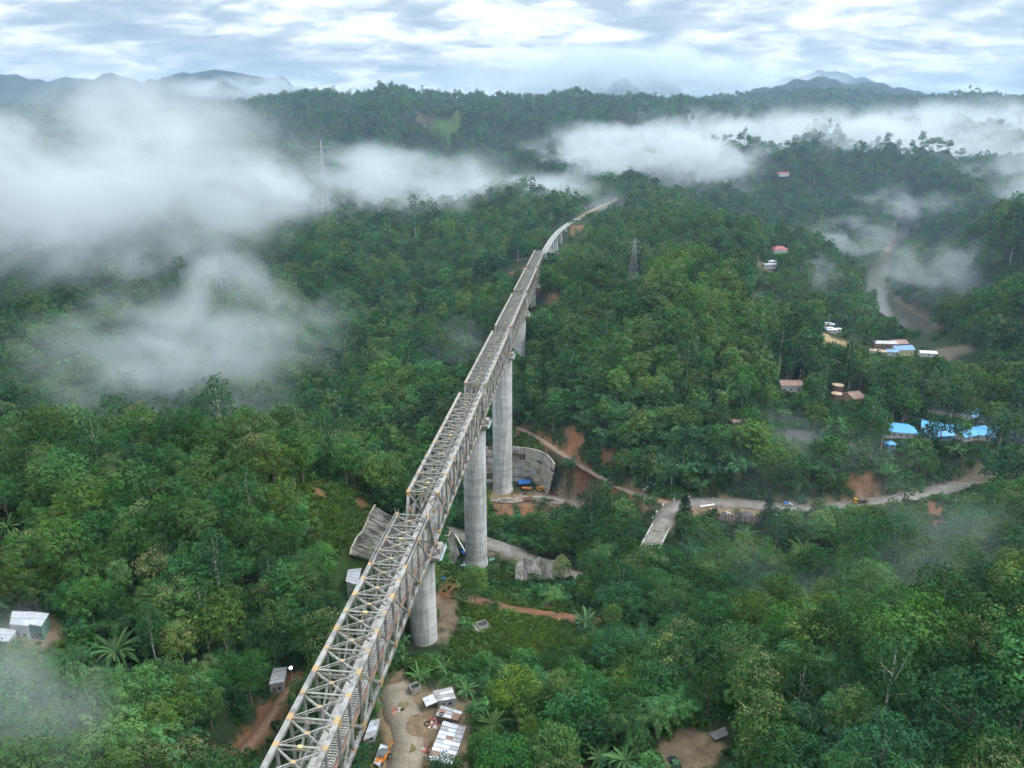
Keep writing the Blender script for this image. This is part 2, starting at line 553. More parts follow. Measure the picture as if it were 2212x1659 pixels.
gully = densify(line_px([(965, 1292, 160), (1040, 1299, 161), (1100, 1313, 162), (1190, 1328, 162), (1290, 1350, 162)]))
rail_bed = np.array([P(1247, 474, hg=119.5), P(1290, 448, hg=119), P(1335, 430, hg=118.5), P(1345, 424, hg=118)])
ROADS += [(highway, 6.0, 6.0), (highway_b, 6.0, 5.0), (dirt_track, 2.6, 4.0), (yard_track, 6.0, 5.0), (mud_track, 5.5, 6.0), (red_path, 2.0, 4.0), (gully, 2.0, 4.0), (rail_bed, 5.0, 14.0)]
ROADS.append((np.array([P(990, 1053, hg=212.2), P(1060, 1053, hg=212), P(1110, 1051, hg=211.6), P(1150, 1054, hg=211.2), P(1166, 1064, hg=210.8)]), 7.5, 4.5))
# level the two ends of the small road bridge only; the stream runs below it
ROADS.append((np.array([P(1600, 1104, hg=187.6), P(1560, 1104, hg=187.8)]), 8.0, 5.0))
def pad(px, py, hg, fr, bl):
    p = P(px, py, hg=hg)
    PADS.append((p[0], p[1], p[2], fr, bl))
    return p
pad_p1 = pad(955, 1330, 157, 6, 8)
pad_hut = pad(962, 1585, 152.5, 9, 6)
pad_hut2 = pad(955, 1510, 153, 6, 6)
pad_left = pad(60, 1352, 121, 12, 8)
pad_clear = pad(1490, 1625, 131, 8, 8)
pad_ball = pad(1797, 735, 200, 18, 12)
pad_school = pad(2045, 925, 168, 34, 14)
pad_yard = pad(1735, 935, 168, 16, 10)
for Y, hg, r in PIERS:
    PADS.append((axis_x(Y), Y, CAMZ - hg, r + 2, 6))

# bare earth and grass: (px, py, radius m, colour kind)
PATCH = [(1240, 955, 9, 'red'), (1232, 930, 6, 'red'), (1312, 985, 8, 'red'), (2022, 1105, 8, 'red'), (2035, 1130, 7, 'red'), (2010, 1085, 5, 'red'), (1880, 1048, 9, 'red'), (1845, 1040, 6, 'red'), (1590, 1020, 4, 'red'), (1750, 1040, 5, 'red'),
         (1090, 1105, 10, 'red'), (1140, 1100, 8, 'red'), (1180, 1312, 5, 'red'), (1230, 1335, 5, 'red'), (1130, 1300, 4, 'red'), (960, 1310, 6, 'mud'), (965, 1345, 6, 'mud'), (950, 1372, 4, 'mud'), (1035, 1068, 7, 'red'),
         (1130, 1360, 13, 'grass'), (1060, 1385, 11, 'grass'), (1040, 1330, 8, 'grass'), (1180, 1385, 12, 'grass'), (1090, 1250, 9, 'grass'), (980, 1252, 7, 'grass'), (1330, 1255, 10, 'grass'),
         (720, 1075, 10, 'grass'), (760, 1095, 9, 'grass'), (700, 1100, 8, 'grass'), (745, 1130, 8, 'grass'), (690, 1065, 4, 'red'), (780, 1085, 4, 'red'), (1150, 945, 9, 'grass'), (100, 1600, 9, 'grass'), (180, 1630, 8, 'grass'), (20, 1260, 7, 'grass'), (60, 1365, 9, 'mud'),
         (1490, 1625, 7, 'mud'), (1470, 1640, 6, 'mud'), (1510, 1600, 5, 'mud'), (768, 1188, 6, 'grass'), (750, 1215, 6, 'grass'), (735, 1200, 5, 'grass'), (1797, 735, 17, 'sand'), (1560, 1105, 8, 'mud'), (1620, 1108, 8, 'mud'), (1500, 1098, 7, 'mud'), (1355, 1062, 9, 'mud'), (1400, 1085, 6, 'mud'),
         (1125, 560, 12, 'red'), (1140, 578, 10, 'red'), (1108, 590, 9, 'red'), (1117, 612, 7, 'red'), (1195, 645, 9, 'red'), (1160, 630, 7, 'red'), (1250, 490, 14, 'red'), (1243, 500, 12, 'red'), (1340, 607, 8, 'mud'), (590, 1530, 4, 'mud'), (1650, 575, 10, 'mud'), (1652, 608, 7, 'mud'),
         (1720, 940, 11, 'dark'), (1745, 945, 9, 'dark'), (1855, 895, 6, 'dark'), (1858, 915, 6, 'dark'), (1840, 968, 6, 'dark'), (2090, 905, 12, 'dark'), (1970, 905, 8, 'dark'), (1690, 940, 8, 'dark'), (2035, 895, 10, 'dark'),
         (960, 1580, 9, 'mud'), (948, 1520, 8, 'mud'), (910, 1600, 7, 'mud'), (2050, 760, 14, 'mud'), (1960, 705, 14, 'mud'), (980, 1665, 6, 'mud'),
         (945, 272, 26, 'field'), (965, 276, 30, 'field'), (985, 281, 28, 'field'), (925, 262, 26, 'brown'), (905, 258, 22, 'brown'), (1425, 228, 45, 'field'), (1445, 234, 45, 'field'), (1280, 232, 30, 'brown'), (1340, 285, 24, 'brown')]
patch_xy = []
for a, b, r, k in PATCH:
    h = hit(a, b)
    if h is not None:
        patch_xy.append((h.x, h.y, r * (0.72 if k == 'red' else 1.0), k))
GCOL = {'red': (0.150, 0.078, 0.045), 'mud': (0.155, 0.118, 0.082), 'grass': (0.040, 0.075, 0.018), 'sand': (0.34, 0.24, 0.135), 'dark': (0.060, 0.058, 0.060), 'field': (0.075, 0.125, 0.028), 'brown': (0.075, 0.058, 0.040), 'wet': (0.13, 0.115, 0.085), 'bank': (0.14, 0.115, 0.085)}

# ---------------------------------------------------------------- the ground sheet
nr, na = 470, 430
rr = 40.0 * (16500.0 / 40.0) ** np.linspace(0, 1, nr)
aa = np.radians(np.linspace(-62, 62, na))
R_, A_ = np.meshgrid(rr, aa, indexing='ij')
gx, gy = R_ * np.sin(A_), R_ * np.cos(A_) - 0.0
gz = terrain(gx, gy)
gcol = np.zeros(gx.shape + (3,))
gcol[...] = (0.020, 0.033, 0.013)
far_c = sstep(4300, 5200, R_)[..., None]           # unbroken forest canopy seen from afar, its self-shadow and hazy blue painted in
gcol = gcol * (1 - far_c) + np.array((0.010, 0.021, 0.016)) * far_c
for x, y, r, k in patch_xy:
    d = np.sqrt((gx - x) ** 2 + (gy - y) ** 2) + 0.35 * r * fbm(gx / (r * 0.6), gy / (r * 0.6), 3)
    w = (1 - sstep(r * 0.75, r * 1.05, d))[..., None]
    gcol = gcol * (1 - w) + np.array(GCOL[k]) * w
for l, hw, k in ((highway, 6.5, 'mud'), (highway_b, 5.4, 'mud'), (dirt_track, 4.0, 'red'), (yard_track, 7.5, 'mud'), (mud_track, 7.0, 'mud'), (red_path, 3.2, 'red'), (gully, 4.2, 'red'), (rail_bed, 8.0, 'mud')):
    d, _ = seg_dist(gx, gy, l)
    d = d + 1.2 * fbm(gx / 4, gy / 4, 2)
    w = (1 - sstep(hw * 0.8, hw * 1.1, d))[..., None]
    gcol = gcol * (1 - w) + np.array(GCOL[k]) * w
d, _ = seg_dist(gx, gy, river_pts)
w = ((1 - sstep(20, 27, d + 4 * fbm(gx / 15, gy / 15, 3))))[..., None]
gcol = gcol * (1 - w) + np.array(GCOL['bank']) * w
gv = np.stack([gx, gy, gz], -1).reshape(-1, 3)
ii = (np.arange(nr - 1)[:, None] * na + np.arange(na - 1)[None]).ravel()
gf = np.stack([ii, ii + 1, ii + na + 1, ii + na], -1)[:, ::-1]
m_ground, nt, b = mat_new('ground')
at = nt.nodes.new('ShaderNodeAttribute'); at.attribute_name = 'soil'
n1 = noise(nt, 0.35, 5, 0.65, 'World')
n2 = noise(nt, 0.012, 5, 0.6, 'World')
v1 = ramp(nt.nodes, nt.links, n1, [(0.3, 0.62), (0.7, 1.35)])
v2 = ramp(nt.nodes, nt.links, n2, [(0.35, (0.75, 0.85, 0.9)), (0.65, (1.2, 1.12, 0.95))])
nt.links.new(mixcol(nt, 1.0, mixcol(nt, 1.0, at.outputs['Color'], v1, 'MULTIPLY'), v2, 'MULTIPLY'), b.inputs['Base Color'])
b.inputs['Roughness'].default_value = 0.9
b.inputs['Specular IOR Level'].default_value = 0.15
bn = nt.nodes.new('ShaderNodeBump'); bn.inputs['Strength'].default_value = 0.6; bn.inputs['Distance'].default_value = 0.5
nt.links.new(n1, bn.inputs['Height']); nt.links.new(bn.outputs[0], b.inputs['Normal'])
gme = mesh_np('ground', gv, gf, [m_ground], smooth=True)
ca = gme.color_attributes.new('soil', 'FLOAT_COLOR', 'POINT')
ca.data.foreach_set('color', np.concatenate([gcol.reshape(-1, 3), np.ones((len(gv), 1))], -1).astype(np.float32).ravel())
tag(link('ground', gme), kind='structure')

# ---------------------------------------------------------------- river
m_water, nt, b = mat_new('river_water')
b.inputs['Base Color'].default_value = (0.088, 0.080, 0.062, 1)
b.inputs['Roughness'].default_value = 0.16
b.inputs['Specular IOR Level'].default_value = 0.5
bn = nt.nodes.new('ShaderNodeBump'); bn.inputs['Strength'].default_value = 0.25; bn.inputs['Distance'].default_value = 0.3
nt.links.new(noise(nt, 0.5, 4, 0.6, 'World'), bn.inputs['Height']); nt.links.new(bn.outputs[0], b.inputs['Normal'])
def ribbon(line, hw, z_off=0.0, both=None):
    l = np.asarray(line)
    t = np.gradient(l[:, :2], axis=0)
    t /= np.linalg.norm(t, axis=1)[:, None] + 1e-9
    nrm = np.stack([t[:, 1], -t[:, 0]], -1)
    hw = np.broadcast_to(hw, len(l))[:, None]
    L = np.column_stack([l[:, :2] - nrm * hw, l[:, 2] + z_off]); Rr = np.column_stack([l[:, :2] + nrm * hw, l[:, 2] + z_off])
    return L, Rr
rl = densify(river_pts, 15)
rl[:, 2] = RIVER_Z
L, Rr = ribbon(rl, 30.0)
n = len(L)
tag(link('river', mesh_np('river', np.vstack([L, Rr]), np.array([(i, n + i, n + i + 1, i + 1) for i in range(n - 1)]), [m_water])), kind='structure')

# ---------------------------------------------------------------- road surfaces
def road_mat(name, a, b_, scale=0.25, wet=0.6):
    m, nt, b = mat_new(name)
    t = noise(nt, scale, 6, 0.65, 'World')
    t2 = noise(nt, scale * 7, 3, 0.6, 'World')
    c = mixcol(nt, ramp(nt.nodes, nt.links, t, [(0.38, 0.0), (0.62, 1.0)]), a, b_)
    c = mixcol(nt, 1.0, c, ramp(nt.nodes, nt.links, t2, [(0.3, 0.75), (0.7, 1.2)]), 'MULTIPLY')
    nt.links.new(c, b.inputs['Base Color'])
    nt.links.new(ramp(nt.nodes, nt.links, t, [(0.35, 0.9), (0.65, wet)]), b.inputs['Roughness'])
    return m
m_road = road_mat('worn_road', (0.135, 0.118, 0.097), (0.205, 0.192, 0.175))
m_track = road_mat('dirt_track', (0.17, 0.11, 0.078), (0.22, 0.165, 0.125))
m_mud = road_mat('wet_mud', (0.185, 0.155, 0.115), (0.25, 0.215, 0.17), 0.18, 0.35)
m_yard = road_mat('yard_earth', (0.19, 0.145, 0.105), (0.25, 0.21, 0.165))
m_red = road_mat('red_earth', (0.15, 0.075, 0.042), (0.18, 0.10, 0.06))
def road_obj(name, line, hw, mat, zo=0.0, jag=0.0):
    line = densify(line, 2.5) if len(line) < 400 else line
    h = hw * (1 + jag * fbm(np.arange(len(line)) * 0.45, np.arange(len(line)) * 0 + hw, 2))
    L, Rr = ribbon(line, h, zo)
    Mid = np.column_stack([line[:, :2], line[:, 2] + zo + 0.06])
    n = len(L)
    lo = np.array([0, 0, -0.6])
    v = np.vstack([L + lo, L, Mid, Rr, Rr + lo])
    f = [(k * n + i, (k + 1) * n + i, (k + 1) * n + i + 1, k * n + i + 1) for k in range(4) for i in range(n - 1)]
    return tag(link(name, mesh_np(name, v, np.array(f), [mat])), kind='structure')
road_obj('road', highway, 4.6, m_road, jag=0.10)
road_obj('road', highway_b, 4.8, m_road, jag=0.12)
road_obj('dirt_track', dirt_track, 2.3, m_track, -0.05, jag=0.15)
road_obj('yard_track', yard_track, 5.2, m_yard, -0.05, jag=0.2)
road_obj('mud_track', mud_track, 4.6, m_mud, -0.05, jag=0.22)
road_obj('footpath', red_path, 1.6, m_red, -0.05, jag=0.25)
road_obj('railway_formation', rail_bed, 4.0, m_yard, 0.0, jag=0.05)

# ---------------------------------------------------------------- leaves
def leaf_mat(name, c1, c2, rough=0.55, trans=0.13, rv=0.38, rh=0.03, clump=0.55):
    m, nt, b = mat_new(name)
    oi = nt.nodes.new('ShaderNodeObjectInfo')
    f = ramp(nt.nodes, nt.links, noise(nt, clump, 3, 0.6, 'Object'), [(0.35, 0.0), (0.65, 1.0)])
    c = mixcol(nt, f, c1, c2)
    hs = nt.nodes.new('ShaderNodeHueSaturation')
    nt.links.new(nmath(nt, 'ADD', nmath(nt, 'MULTIPLY', oi.outputs['Random'], rh * 2), 0.5 - rh), hs.inputs['Hue'])
    rnd = nt.nodes.new('ShaderNodeTexWhiteNoise'); rnd.noise_dimensions = '1D'
    nt.links.new(oi.outputs['Random'], rnd.inputs['W'])
    nt.links.new(nmath(nt, 'ADD', nmath(nt, 'MULTIPLY', rnd.outputs[0], rv * 2), 1 - rv), hs.inputs['Value'])
    st = noise(nt, 0.016, 3, 0.6, 'World')              # stands of one tone
    tone = ramp(nt.nodes, nt.links, st, [(0.36, (0.80, 0.88, 1.0)), (0.50, (0.95, 1.02, 1.05)), (0.64, (1.38, 1.32, 1.0))])
    c = mixcol(nt, 1.0, c, tone, 'MULTIPLY')
    nt.links.new(c, hs.inputs['Color'])
    nt.nodes.remove(b)
    df = nt.nodes.new('ShaderNodeBsdfDiffuse')
    nt.links.new(hs.outputs[0], df.inputs[0])
    tr = nt.nodes.new('ShaderNodeBsdfTranslucent')
    nt.links.new(hs.outputs[0], tr.inputs[0])
    mx = nt.nodes.new('ShaderNodeMixShader'); mx.inputs[0].default_value = trans
    out = nt.nodes['Material Output']
    nt.links.new(df.outputs[0], mx.inputs[1]); nt.links.new(tr.outputs[0], mx.inputs[2])
    nt.links.new(mx.outputs[0], out.inputs[0])
    return m
M = {}
M['teak'] = leaf_mat('teak_leaves', (0.033, 0.092, 0.027), (0.074, 0.138, 0.036))
M['broad'] = leaf_mat('broad_leaves', (0.018, 0.064, 0.024), (0.045, 0.110, 0.034), rh=0.025)
M['bamboo'] = leaf_mat('bamboo_leaves', (0.042, 0.126, 0.050), (0.084, 0.182, 0.068), rh=0.02)
M['tall'] = leaf_mat('tall_tree_leaves', (0.020, 0.062, 0.026), (0.036, 0.088, 0.032), rh=0.02)
M['lime'] = leaf_mat('lime_leaves', (0.056, 0.110, 0.020), (0.038, 0.094, 0.022))
M['shrub'] = leaf_mat('shrub_leaves', (0.026, 0.070, 0.018), (0.052, 0.104, 0.024))
M['banana'] = leaf_mat('banana_leaves', (0.045, 0.100, 0.040), (0.075, 0.140, 0.055), rough=0.4)
M['grass'] = leaf_mat('grass_blades', (0.060, 0.120, 0.028), (0.095, 0.150, 0.040))
M['flower'] = simple_mat('cream_flower_heads', (0.185, 0.172, 0.075), (0.100, 0.125, 0.048), 1.2, 0.8)
M['bark'] = simple_mat('bark', (0.11, 0.085, 0.065), (0.20, 0.17, 0.14), 2.0, 0.9)
M['pale_bark'] = simple_mat('pale_bark', (0.30, 0.27, 0.23), (0.42, 0.39, 0.34), 1.5, 0.85)
M['culm'] = simple_mat('bamboo_culm', (0.13, 0.16, 0.05), (0.20, 0.19, 0.08), 1.0, 0.6)

def unit(v):
    return v / (np.linalg.norm(v, axis=-1, keepdims=True) + 1e-9)

def leaf_quads(c, n, s, aspect, rng, droop=None):
    """diamond leaves: centres (k,3), normals, sizes -> verts (4k,3)"""
    k = len(c)
    r = rng.normal(size=(k, 3)) if droop is None else droop
    t = unit(r - n * (r * n).sum(-1, keepdims=True))
    b = np.cross(n, t)
    s = s[:, None]
    v = np.stack([c + t * s * 0.5, c + b * s * 0.5 * aspect, c - t * s * 0.5, c - b * s * 0.5 * aspect], 1)
    return v.reshape(-1, 3)

def lobes_tree(rng, H, crown_r, crown_h, crown_z, nl, lobe_r, nleaf, leaf, flat=0.8, flower=0.0, top_heavy=0.3, dome=True):
    """returns leaf verts, flower verts, lobe centres"""
    k = np.arange(nl)
    # lobe centres spread over the crown's shell and a few inside
    ph = k * 2.399963 + rng.random() * 6
    u = (k + 0.5) / nl
    zc = 1 - u * 1.6
    rad = np.sqrt(np.maximum(0.02, 1 - np.clip(zc, -1, 1) ** 2))
    cen = np.stack([np.cos(ph) * rad, np.sin(ph) * rad, zc], -1)
    cen *= (0.80 + 0.25 * rng.random((nl, 1)))
    cen += rng.normal(size=cen.shape) * 0.07
    cen = cen * np.array([crown_r, crown_r, crown_h * 0.5]) + np.array([0, 0, crown_z])
    rr_ = lobe_r * (0.55 + 0.75 * rng.random(nl))
    LV, FV = [], []
    for c, r in zip(cen, rr_):
        m = max(4, int(nleaf * (r / lobe_r) ** 2))
        d = unit(rng.normal(size=(m, 3)) + np.array([0, 0, 0.35]))
        p = c + d * r * (0.80 + 0.26 * rng.random((m, 1))) * np.array([1, 1, flat])
        nn = unit(d + rng.normal(size=(m, 3)) * 0.30 + np.array([0, 0, 0.15]))
        LV.append(leaf_quads(p, nn, leaf * (0.7 + 0.7 * rng.random(m)), 0.72, rng))
        if flower and c[2] > crown_z - crown_h * 0.05 and rng.random() < flower:
            q = max(3, int(m * 0.75))
            d = unit(rng.normal(size=(q, 3)) * np.array([0.75, 0.75, 0.5]) + np.array([0, 0, 0.85]))
            p = c + d * r * (0.95 + 0.35 * rng.random((q, 1))) * np.array([1, 1, flat + 0.12])
            nn = unit(d + rng.normal(size=(q, 3)) * 0.7)
            FV.append(leaf_quads(p, nn, leaf * (0.42 + 0.4 * rng.random(q)), 0.8, rng))
    # a little inner foliage so that the crown is not hollow
    m = int(nl * nleaf * 0.12)
    d = unit(rng.normal(size=(m, 3))) * (rng.random((m, 1)) ** 0.5) * 0.7
    p = d * np.array([crown_r, crown_r, crown_h * 0.5]) + np.array([0, 0, crown_z])
    LV.append(leaf_quads(p, unit(d + rng.normal(size=(m, 3)) * 0.5), leaf * 1.3 * np.ones(m), 0.8, rng))
    return np.vstack(LV), (np.vstack(FV) if FV else np.zeros((0, 3))), cen

def trunk_mb(rng, H, r, cen, lean=0.3, n_limb=6, sides=6):
    mb = MB()
    pts_ = [Vector((0, 0, -1.5))]
    for i in range(1, 4):
        pts_.append(Vector((rng.normal() * lean * i / 3, rng.normal() * lean * i / 3, H * i / 3)))
    rad = [r * 1.25, r * 0.9, r * 0.65, r * 0.3]
    for i in range(3):
        mb.tube(pts_[i], pts_[i + 1], rad[i], rad[i + 1], sides, caps=False)
    idx = rng.permutation(len(cen))[:n_limb]
    for j in idx:
        a = pts_[1].lerp(pts_[3], 0.1 + 0.7 * rng.random())
        mb.tube(a, Vector(cen[j]) , r * 0.42, r * 0.12, 4, caps=False)
    return mb

def quads_faces(n, off=0):
    return (np.arange(n * 4).reshape(-1, 4) + off)

class Plant:
    """one plant model: trunk mesh + crown mesh (for single things) and a joined mesh (for the mass)"""
    def __init__(s, name, tmb, tmat, leaves, lmat, flowers, height, radius, crown_name='crown', trunk_name='trunk', fmat=None):
        s.name, s.h, s.r = name, height, radius
        s.crown_name, s.trunk_name = crown_name, trunk_name
        nl, nf = len(leaves) // 4, len(flowers) // 4
        s.v_c = np.vstack([leaves, flowers]) if nf else leaves
        s.mi = np.concatenate([np.zeros(nl, int), np.ones(nf, int)])
        s.mats = [lmat, fmat or M['flower']]
        s.tmb, s.tmat = tmb, tmat
        s._t = s._c = None
    def part_meshes(s):
        if s._c is None:
            s._c = mesh_np(s.name + '_' + s.crown_name, s.v_c, quads_faces(len(s.v_c) // 4), s.mats, s.mi)
            s._t = s.tmb.mesh(s.name + '_' + s.trunk_name, s.tmat, True)
        return s._t, s._c
    def joined(s):
        tv = np.array(s.tmb.v, float)
        fs = [tuple(f) for f in s.tmb.f]
        nt_ = len(tv)
        q = (quads_faces(len(s.v_c) // 4) + nt_).tolist()
        return mesh_np(s.name, np.vstack([tv, s.v_c]).tolist(), fs + [tuple(f) for f in q], s.mats + [s.tmat], np.concatenate([np.full(len(fs), 2), s.mi]))

def teak(seed, lod, flower, fmat=None):
    rng = np.random.default_rng(seed)
    H = 15 + rng.random() * 4
    cr, ch = 4.2 + rng.random() * 1.2, 12.5 + rng.random() * 2
    nl, nf, lf = ((40, 62, 0.54), (26, 24, 1.02), (16, 9, 2.0))[lod]
    lv, fv, cen = lobes_tree(rng, H, cr, ch, H - ch * 0.47, nl, 1.6 if lod < 2 else 2.1, nf, lf, 0.85, flower)
    return Plant('teak_tree', trunk_mb(rng, H * 0.8, 0.3, cen, 0.3, (7, 4, 0)[lod], (6, 5, 4)[lod]), M['bark'], lv, M['teak'], fv, H, cr + 1, fmat=fmat)

def broad(seed, lod, mat='broad'):
    rng = np.random.default_rng(seed)
    H = 12 + rng.random() * 6
    cr, ch = 4.6 + rng.random() * 2.2, 10 + rng.random() * 3
    nl, nf, lf = ((42, 62, 0.50), (28, 24, 0.94), (17, 9, 1.9))[lod]
    lv, fv, cen = lobes_tree(rng, H, cr, ch, H - ch * 0.45, nl, 1.7 if lod < 2 else 2.3, nf, lf, 0.72)
    return Plant('broadleaf_tree', trunk_mb(rng, H * 0.75, 0.35, cen, 0.6, (8, 5, 0)[lod], (6, 5, 4)[lod]), M['bark'], lv, M[mat], fv, H, cr + 1)

def tall(seed, lod):
    rng = np.random.default_rng(seed)
    H = 21 + rng.random() * 6
    cr, ch = 2.9 + rng.random() * 0.9, 16 + rng.random() * 3
    nl, nf, lf = ((34, 48, 0.50), (24, 20, 0.95), (14, 9, 1.8))[lod]
    lv, fv, cen = lobes_tree(rng, H, cr, ch, H - ch * 0.45, nl, 1.35, nf, lf, 0.95)
    return Plant('tall_tree', trunk_mb(rng, H * 0.92, 0.28, cen, 0.25, (6, 3, 0)[lod], 6), M['pale_bark'], lv, M['tall'], fv, H, cr + 1)

def bamboo(seed, lod):
    rng = np.random.default_rng(seed)
    nc = (19, 14, 9)[lod]
    per = (170, 48, 15)[lod]
    lf = (0.50, 0.96, 1.9)[lod]
    tm = MB(); LV = []
    Hm = 0
    for i in range(nc):
        a = i * 2.4 + rng.random()
        L = 9.5 + rng.random() * 5
        out = 1.2 + 5.2 * (i / nc) ** 0.8 + rng.random()
        base = np.array([math.cos(a), math.sin(a), 0]) * (0.3 + 0.9 * rng.random())
        d = np.array([math.cos(a), math.sin(a), 0])
        t = np.linspace(0, 1, 9)
        zc = L * (t - 0.52 * t ** 4 * (0.6 + 0.6 * rng.random()))
        pth = base + d * (out * t[:, None] ** 2.1) + np.array([0, 0, 1]) * zc[:, None]
        Hm = max(Hm, zc.max())
        if lod < 2:
            for q in range(0, 6):
                tm.tube(pth[q], pth[q + 1], 0.09, 0.07, 4, caps=False)
        u = 0.38 + 0.62 * rng.random(per) ** 0.75
        pp = np.stack([np.interp(u, t, pth[:, j]) for j in range(3)], -1)
        wid = 1.15 * np.sin(np.clip((u - 0.25) / 0.78, 0.05, 0.97) * PI) ** 0.6 + 0.2
        off = unit(rng.normal(size=(per, 3)) * np.array([1, 1, 0.75]) + np.array([0, 0, 0.25]))
        p = pp + off * wid[:, None] * (0.55 + 0.45 * rng.random((per, 1)))
        nn = unit(off + rng.normal(size=(per, 3)) * 0.35 + np.array([0, 0, 0.3]))
        dr = unit(d * 0.8 + np.array([0, 0, -0.8]) + off * 0.6 + rng.normal(size=(per, 3)) * 0.35)
        LV.append(leaf_quads(p, nn, lf * (0.8 + 0.8 * rng.random(per)), 0.42 if lod < 2 else 0.65, rng, dr))
    if not tm.v:
        tm.tube((0, 0, -1), (0, 0, 5), 0.5, 0.3, 4, caps=False)
    return Plant('bamboo_clump', tm, M['culm'], np.vstack(LV), M['bamboo'], np.zeros((0, 3)), Hm, 5.5, 'foliage', 'culms')

def shrub(seed, lod=0, mat='shrub'):
    rng = np.random.default_rng(seed)
    cr = 1.5 + rng.random() * 1.0
    nl, nf, lf = (11, 26, 0.48) if lod == 0 else (8, 13, 0.85)
    lv, fv, cen = lobes_tree(rng, 2.5, cr, 2.6, 1.1, nl, 0.85, nf, lf, 0.8)
    return Plant('shrub', trunk_mb(rng, 1.2, 0.06, cen, 0.1, 3, 4), M['bark'], lv, M[mat], fv, 2.5, cr + 0.6)

def tuft(seed):
    rng = np.random.default_rng(seed)
    n = 46
    a = rng.random(n) * 2 * PI
    d = np.stack([np.cos(a), np.sin(a), np.zeros(n)], -1)
    h = 0.7 + rng.random(n) * 1.1
    o = 0.3 + rng.random(n) * 0.9
    base = d * rng.random((n, 1)) * 0.5
    side = np.stack([-d[:, 1], d[:, 0], np.zeros(n)], -1) * 0.09
    v = np.stack([base - side, base + side, base + d * o[:, None] * 0.5 + np.array([0, 0, 1]) * h[:, None] + side * 0.7, base + d * o[:, None] + np.array([0, 0, 1]) * h[:, None] * 0.75], 1).reshape(-1, 3)
    mb = MB(); mb.tube((0, 0, -0.1), (0, 0, 0.1), 0.05, 0.03, 3)
    return Plant('grass_tuft', mb, M['grass'], v, M['grass'], np.zeros((0, 3)), 1.5, 1.0)

KINDS = {}
for lod in range(3):
    KINDS['teak', lod] = [teak(100 + i, lod, f) for i, f in enumerate((0.0, 0.85, 0.22, 0.4, 0.0, 0.0, 0.12, 0.0))]
    KINDS['broad', lod] = [broad(200 + i, lod, m) for i, m in enumerate(('broad', 'broad', 'broad', 'lime', 'broad'))]
    KINDS['tall', lod] = [tall(300 + i, lod) for i in range(3)]
    KINDS['bamboo', lod] = [bamboo(400 + i, lod) for i in range(4)]
for lod in range(2):
    KINDS['shrub', lod] = [shrub(500 + i, lod, m) for i, m in enumerate(('shrub', 'broad', 'shrub', 'bamboo'))]
KINDS['tuft', 0] = [tuft(600 + i) for i in range(3)]

# ---------------------------------------------------------------- where trees grow
KEEP_OUT = [(x, y, r * (0.8 if k in ('field', 'brown') else 0.95)) for x, y, r, k in patch_xy]
BUILT = []                       # (x, y, radius) of built things, filled by the objects below before planting
CLEAR = [(845, 1474, 1008, 1659, 175), (800, 1598, 850, 1659, 150), (945, 1278, 1052, 1402, 230), (1000, 1312, 1245, 1398, 250), (968, 1143, 1010, 1236, 330), (1060, 1172, 1135, 1245, 330), (1118, 1188, 1245, 1262, 330), (1060, 955, 1200, 1085, 440),
         (1200, 1045, 1250, 1090, 420), (1115, 915, 1262, 1008, 460), (1386, 1085, 1462, 1190, 350), (1006, 1165, 1066, 1236, 292), (886, 1290, 952, 1404, 186), (1068, 1000, 1120, 1070, 396), (1460, 1068, 1745, 1098, 347), (1560, 1098, 1635, 1122, 340), (1790, 1066, 1990, 1092, 352), (1990, 1044, 2100, 1066, 358), (2090, 1022, 2212, 1046, 366),
         (772, 1098, 848, 1216, 260), (742, 1212, 790, 1272, 240), (0, 1308, 112, 1392, 190), (480, 1500, 620, 1659, 150), (585, 1430, 625, 1482, 170), (1432, 1590, 1600, 1659, 140),
         (1920, 902, 1955, 925, 470), (1905, 945, 1935, 972, 420), (1680, 808, 1735, 845, 500), (1795, 820, 1865, 870, 500), (1885, 730, 1985, 770, 760), (1775, 695, 1850, 745, 760), (1990, 755, 2015, 772, 760),
         (1872, 585, 1908, 626, 1500), (1886, 562, 1922, 590, 1500), (1895, 648, 1950, 690, 1300), (1935, 676, 2010, 715, 1200), (1985, 700, 2062, 748, 1150), (2045, 735, 2112, 786, 1100), (1668, 532, 1695, 550, 1200), (1642, 566, 1675, 590, 1100),
         (1998, 1080, 2050, 1150, 360), (1225, 925, 1256, 1000, 460), (1300, 962, 1325, 1005, 440), (1860, 1025, 1905, 1070, 400), (1700, 920, 1770, 950, 440), (1100, 548, 1165, 600, 900), (1225, 470, 1258, 512, 1200), (1246, 458, 1275, 482, 1500), (1272, 442, 1308, 466, 1600), (1303, 427, 1345, 447, 1700), (1172, 498, 1212, 552, 960), (1196, 476, 1246, 526, 1130), (1112, 655, 1140, 765, 512), (1140, 605, 1162, 660, 620), (1180, 630, 1215, 655, 760),
         (668, 1055, 800, 1150, 260), (1060, 1075, 1200, 1115, 420), (1150, 590, 1160, 600, 720), (1050, 1240, 1130, 1300, 290), (1130, 1290, 1300, 1350, 260), (1355, 545, 1385, 605, 760)]
